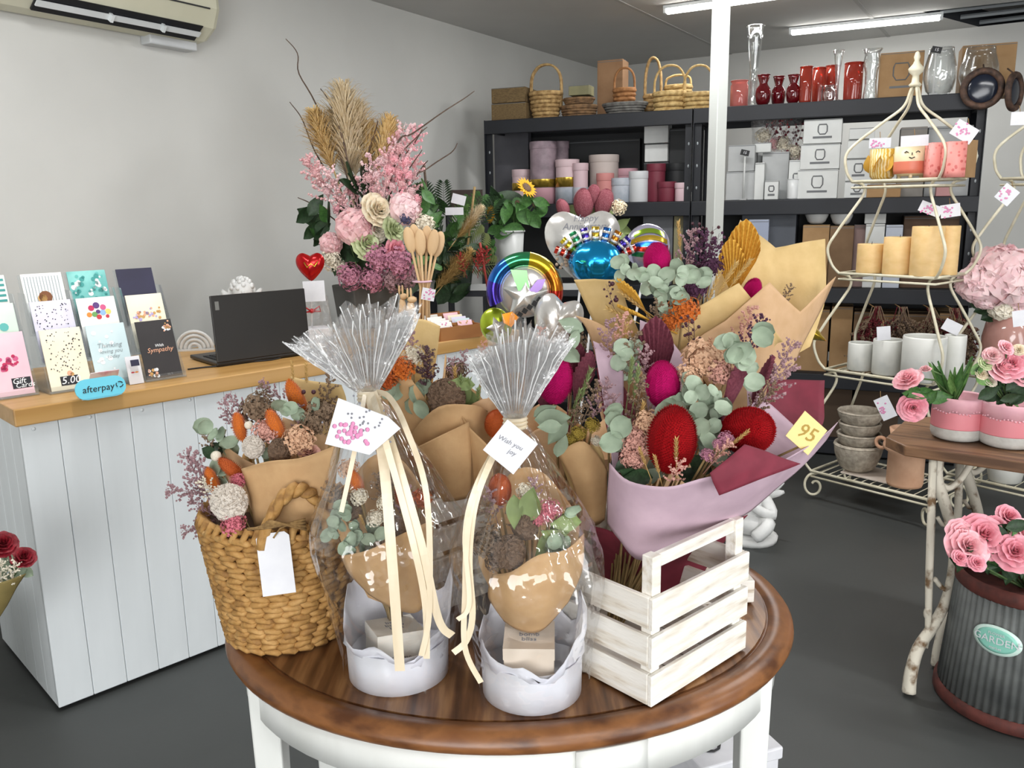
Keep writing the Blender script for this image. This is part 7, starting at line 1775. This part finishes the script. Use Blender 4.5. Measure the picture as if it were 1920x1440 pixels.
for sc_, nm, mm, k in ((1, 'label_plate', mat('pale mint enamel', 'D4ECE2', rough=.35), .002), (.82, 'label_panel', mat('mint green enamel', '8CCDBB', rough=.4), .0035)):
    MB().grid(lambda u, v: onbin(math.cos(2 * PI * u) * v * ew * sc_ / rr_, math.sin(2 * PI * u) * v * eh * sc_, k), 32, 5).build(nm, mm, t, True, solid=.002)
def bintext(s_, z_, size, m_):
    o = text(s_, 'lettering', m_, t, (0, 0, 0), (0, 0, 0), size)
    for vtx in o.data.vertices:
        c = vtx.co; q = onbin(c.x / rr_, z_ + c.y, .0065 + c.z); vtx.co = q
bintext('GARDEN', .0, .030, white_paper); bintext('FLOWER', .020, .011, white_paper); bintext('market', -.022, .011, white_paper)
RP = [(1845, 1003, 74), (1815, 1024, 64), (1903, 1034, 64), (1892, 968, 40), (1832, 1055, 28), (1805, 1000, 48), (1870, 985, 34), (1925, 1000, 50), (1800, 1045, 26)]
for (x_, y_, sz) in RP:
    p = at(x_, y_, 2.24 + .08 * (1010 - y_) / 50); s_ = m_of(sz, p); d = V((random.uniform(-.35, .15), -.75, .7)); put('rose', random.choice((m_pink, m_hotpink)), 'pink_rose', t, p - d.normalized() * s_ * .3, d, s_)
    MB().tube([p - PB, V((0, 0, hB - .05))], .003, 5).build('stem', stem_green, t)
for (dx_, dy_, dz_) in ((.05, -.10, .05), (.11, -.02, .07), (.0, .06, .06), (.09, .10, .04), (-.08, .09, .05)):
    p = PB + V((dx_, dy_, hB + dz_)); put('rose', random.choice((m_pink, m_hotpink)), 'pink_rose', t, p, (dx_ * 3, -.5, 1), .10)
    for q in range(4): put('leaf', m_green, 'leaf', t, p - V((0, 0, .05)), (math.cos(q * 1.6 + dx_ * 9), math.sin(q * 1.6), .35), .08)
leaves(t, m_green, [(1850, 1055), (1865, 1060), (1880, 1050), (1870, 1030), (1880, 1010), (1860, 1040), (1900, 1070), (1915, 1065), (1890, 1075), (1845, 1060), (1800, 1055), (1790, 1040), (1880, 990), (1910, 985), (1860, 1020), (1885, 1030), (1830, 1030), (1910, 1010)], 2.24, 46, 'leaf', 'leaf', .05)
leaves(t, m_midgreen, [(1858, 1052), (1872, 1040), (1895, 1005), (1905, 990)], 2.22, 40, 'leaf', 'leaf', .03)

# ------------------------------------------------------------------ cherub on the floor behind the table
pc = atz(1415, 1022, 0); cherub('cherub_statue', 'white stone cherub sitting on the floor behind the table', V((pc.x + .0, pc.y + .08, 0)), .40, R_(-30), .6)

# ------------------------------------------------------------------ red roses at the left edge
bk = V((-1.62, 2.02, 0)); bucket('flower_bucket', 'black flower bucket at the left edge beside the counter', bk, .12, .15, .38, mat('black plastic', '1A1A1C', rough=.4))
b0 = bk + V((0, 0, .03)); t = thing('flower_bouquet', 'bunch of crimson roses in brown paper at the left edge', 'bouquet', b0)
for (x_, y_, sz) in ((6, 1018, 44), (44, 1042, 36), (-40, 1000, 44), (-30, 1040, 40)):
    p = at(x_, y_, 2.02); s_ = m_of(sz, p); put('rose', m_roseRed, 'red_rose', t, p - V((.4, -.4, .8)).normalized() * s_ * .3, (.5, -.5, .8), s_)
    MB().tube([p - b0, V((0, 0, 0))], .003, 5).build('stem', stem_green, t)
leaves(t, m_euc, [(10, 1060), (25, 1065), (35, 1075), (5, 1075), (45, 1070), (20, 1085), (-5, 1060), (15, 1045)], 2.02, 34, 'leaf', 'leaf', .03)
leaves(t, m_green, [(20, 1045), (0, 1050), (28, 1060), (-10, 1080)], 2.05, 40, 'leaf', 'leaf', .02)
for q in range(4):
    p = at(20 - 14 * q, 1078, 2.0); put('filler', m_white, 'gypsophila_sprig', t, p - V((.3, 0, .9)) * .05, (.5 - .2 * q, -.2, 1), .10)
sheet('paper_wrap', mat('brown green paper', '8A7A48', '74663A', 14, .8), t, [[at(-60, 1085, 1.98), at(0, 1092, 1.97), at(50, 1075, 2.0)], [at(-60, 1130, 1.99), at(-10, 1135, 1.98), at(25, 1115, 2.0)], [at(-90, 1220, 2.02), at(-60, 1220, 2.01), at(-40, 1220, 2.02)]])

# ------------------------------------------------------------------ buckets of greenery on a stand behind the counter
DS = V((.06, 4.78, 0)); ZS = 1.06
t = thing('plant_stand', 'black plant stand behind the counter carrying flower buckets', 'plant stand', DS, R_(-6))
MB().box((0, 0, ZS - .015), (1.15, .42, .03)).build('stand_top', rack_m, t, False)
for sx in (-1, 1):
    for sy in (-1, 1): MB().box((sx * .54, sy * .18, (ZS - .03) / 2), (.035, .035, ZS - .03)).build('leg', rack_m, t, False)
MB().box((.0, -.20, ZS + .02), (1.15, .012, .035)).build('front_rail', mat('pale rail', 'B8BAB8', rough=.5), t, False)
def greens(label, x, w, ytop, m, Y, name='flower_bucket'):
    p = at(x, 480, Y); p.z = ZS + .001; s = m_of(1, p); h = at(x, ytop, Y).z - ZS
    return bucket(name, label, p, w * s * .38, w * s * .5, h, m), p + V((0, 0, h * .8))
wb, pt = greens('white tapered bucket of sunflowers behind the balloons', 958, 50, 434, mat('white plastic bucket', 'B8BAB8', rough=.4), 4.80)
t = thing('flower_bouquet', 'bunch of sunflowers in the white bucket', 'bouquet', pt)
for (x_, y_, sz, d) in ((987, 352, 44, (.6, -.6, .6)), (920, 402, 34, (-.9, -.5, .1)), (1000, 385, 26, (.8, .1, .4)), (970, 380, 22, (.3, -.9, .2))):
    p = at(x_, y_, 4.76); s_ = m_of(sz, p); put('sunflower', m_yellow if sz > 30 else m_midgreen, 'sunflower', t, p, d, s_); put('flower_disc', m_podd, 'flower_centre', t, p, d, s_)
    MB().tube([p - pt, (p - pt) * .5 + V((0, .01, .02)), V((0, 0, -.1))], .004, 5).build('stem', stem_green, t)
leaves(t, m_midgreen, [(940, 390), (950, 400), (930, 410), (945, 420), (955, 385), (965, 410), (980, 400), (1010, 400), (1015, 380), (935, 380), (960, 430), (945, 440), (930, 430), (985, 380), (1000, 410)], 4.78, 44, 'leaf', 'leaf', .05)
leaves(t, m_green, [(935, 400), (950, 420), (925, 395), (940, 435), (955, 370), (930, 370)], 4.82, 60, 'leaf', 'leaf', .05)
gb_, pt = greens('dark bucket of mixed foliage behind the spoon bundle', 850, 80, 470, mat('dark green bucket', '2E3A30', rough=.5), 4.62)
t = thing('flower_bouquet', 'loose bunch of mixed green foliage behind the spoon bundle', 'bouquet', pt)
rn = random.Random(31)
for k in range(26):
    x_, y_ = rn.uniform(790, 910), rn.uniform(375, 500); p = at(x_, y_, 4.58 + rn.uniform(-.06, .1)); d = (p - pt).normalized() + V((0, -.2, 0.2)); s_ = m_of(rn.uniform(60, 95), p)
    put('fern', random.choice((m_midgreen, m_green, m_olive, m_lime)), 'fern_frond', t, p - d.normalized() * s_ * .5, d, s_)
leaves(t, m_midgreen, [(rn.uniform(785, 880), rn.uniform(370, 480)) for k in range(22)], 4.56, 40, 'leaf', 'leaf', .05)
leaves(t, m_green, [(rn.uniform(800, 910), rn.uniform(440, 560)) for k in range(22)], 4.50, 50, 'leaf', 'leaf', .05)
for (x_, y_, mm, sz) in ((880, 410, m_pampas2, 66), (870, 425, m_wheat, 60), (850, 500, m_wheat, 90), (835, 510, m_wheat, 80)):
    p = at(x_, y_, 4.48); put('plume', mm, 'dry_plume', t, p - V((.5, 0, .8)).normalized() * m_of(sz, p) * .5, (.6, -.1, .7), m_of(sz, p))
for (x0, y0, x1, y1, mm) in ((890, 350, 870, 520, stem_dry), (900, 455, 915, 545, mat('red stick', 'A8443C', rough=.6)), (795, 305, 805, 430, stem_brown)):
    MB().tube([at(x0, y0, 4.47) - pt, at(x1, y1, 4.5) - pt], .007, 6).build('straight_stem', mm, t)
for (x_, y_) in ((885, 490), (895, 500), (905, 488), (875, 500)):
    p = at(x_, y_, 4.44); put('filler', mat('red filler', '9A2A28', rough=.8), 'red_sprig', t, p - V((0, 0, .06)), (random.uniform(-.6, .6), -.2, 1), .14)
for (x_, y_, w_, h_, a_) in ((860, 374, 26, 18, 15), (852, 396, 34, 14, 0)):
    p = at(x_, y_, 4.44); s = m_of(1, p); MB().box(p - pt, (w_ * s, .002, h_ * s), Matrix.Rotation(R_(a_), 3, 'Y')).build('price_card', white_paper, t, False)
pk, pt = greens('grey bucket of pink proteas behind the white heart balloon', 1100, 70, 440, zinc, 4.78)
t = thing('flower_bouquet', 'pink proteas with one white pompom bloom behind the white heart balloon', 'bouquet', pt)
for (x_, y_, sz) in ((1095, 380, 56), (1125, 378, 52), (1062, 388, 36), (1110, 365, 40)):
    p = at(x_, y_, 4.74); put('bristle', mat('dusky pink protea', 'B87880', '8A3A4A', 40, .8), 'protea', t, p - V((0, 0, 1)) * m_of(sz, p) * .5, ((x_ - 1100) / 90, -.3, 1), m_of(sz, p))
p = at(1159, 391, 4.70); put('cluster', m_cream, 'white_pompom', t, p, (.2, -.8, .5), m_of(30, p)); MB().tube([p - pt, V((0, 0, 0))], .004, 5).build('stem', stem_green, t)
leaves(t, m_olive, [(1060, 405), (1075, 395), (1110, 400), (1135, 395), (1165, 420), (1160, 440), (1170, 430)], 4.76, 40, 'leaf', 'leaf', .03)
# dark picture box on the wall side behind the foliage
p = at(874, 372, 5.25); o = MB().box((0, 0, 0), (.19, .10, .10)).build('carton', mat('dark brown crate', '3A2E28', rough=.8), None, False, loc=p, rot=(0, 0, R_(10)))
tag(o, 'dark brown box behind the foliage against the wall', 'box')
o2_ = thing('shelf_stand', 'narrow dark shelf stand carrying the dark brown box', 'stand', V((p.x, p.y, 0)), R_(10))
MB().box((0, 0, p.z - .06), (.26, .16, .02)).build('shelf_top', rack_m, o2_, False)
for sx in (-1, 1):
    for sy in (-1, 1): MB().box((sx * .11, sy * .06, (p.z - .07) / 2), (.025, .025, p.z - .07)).build('leg', rack_m, o2_, False)
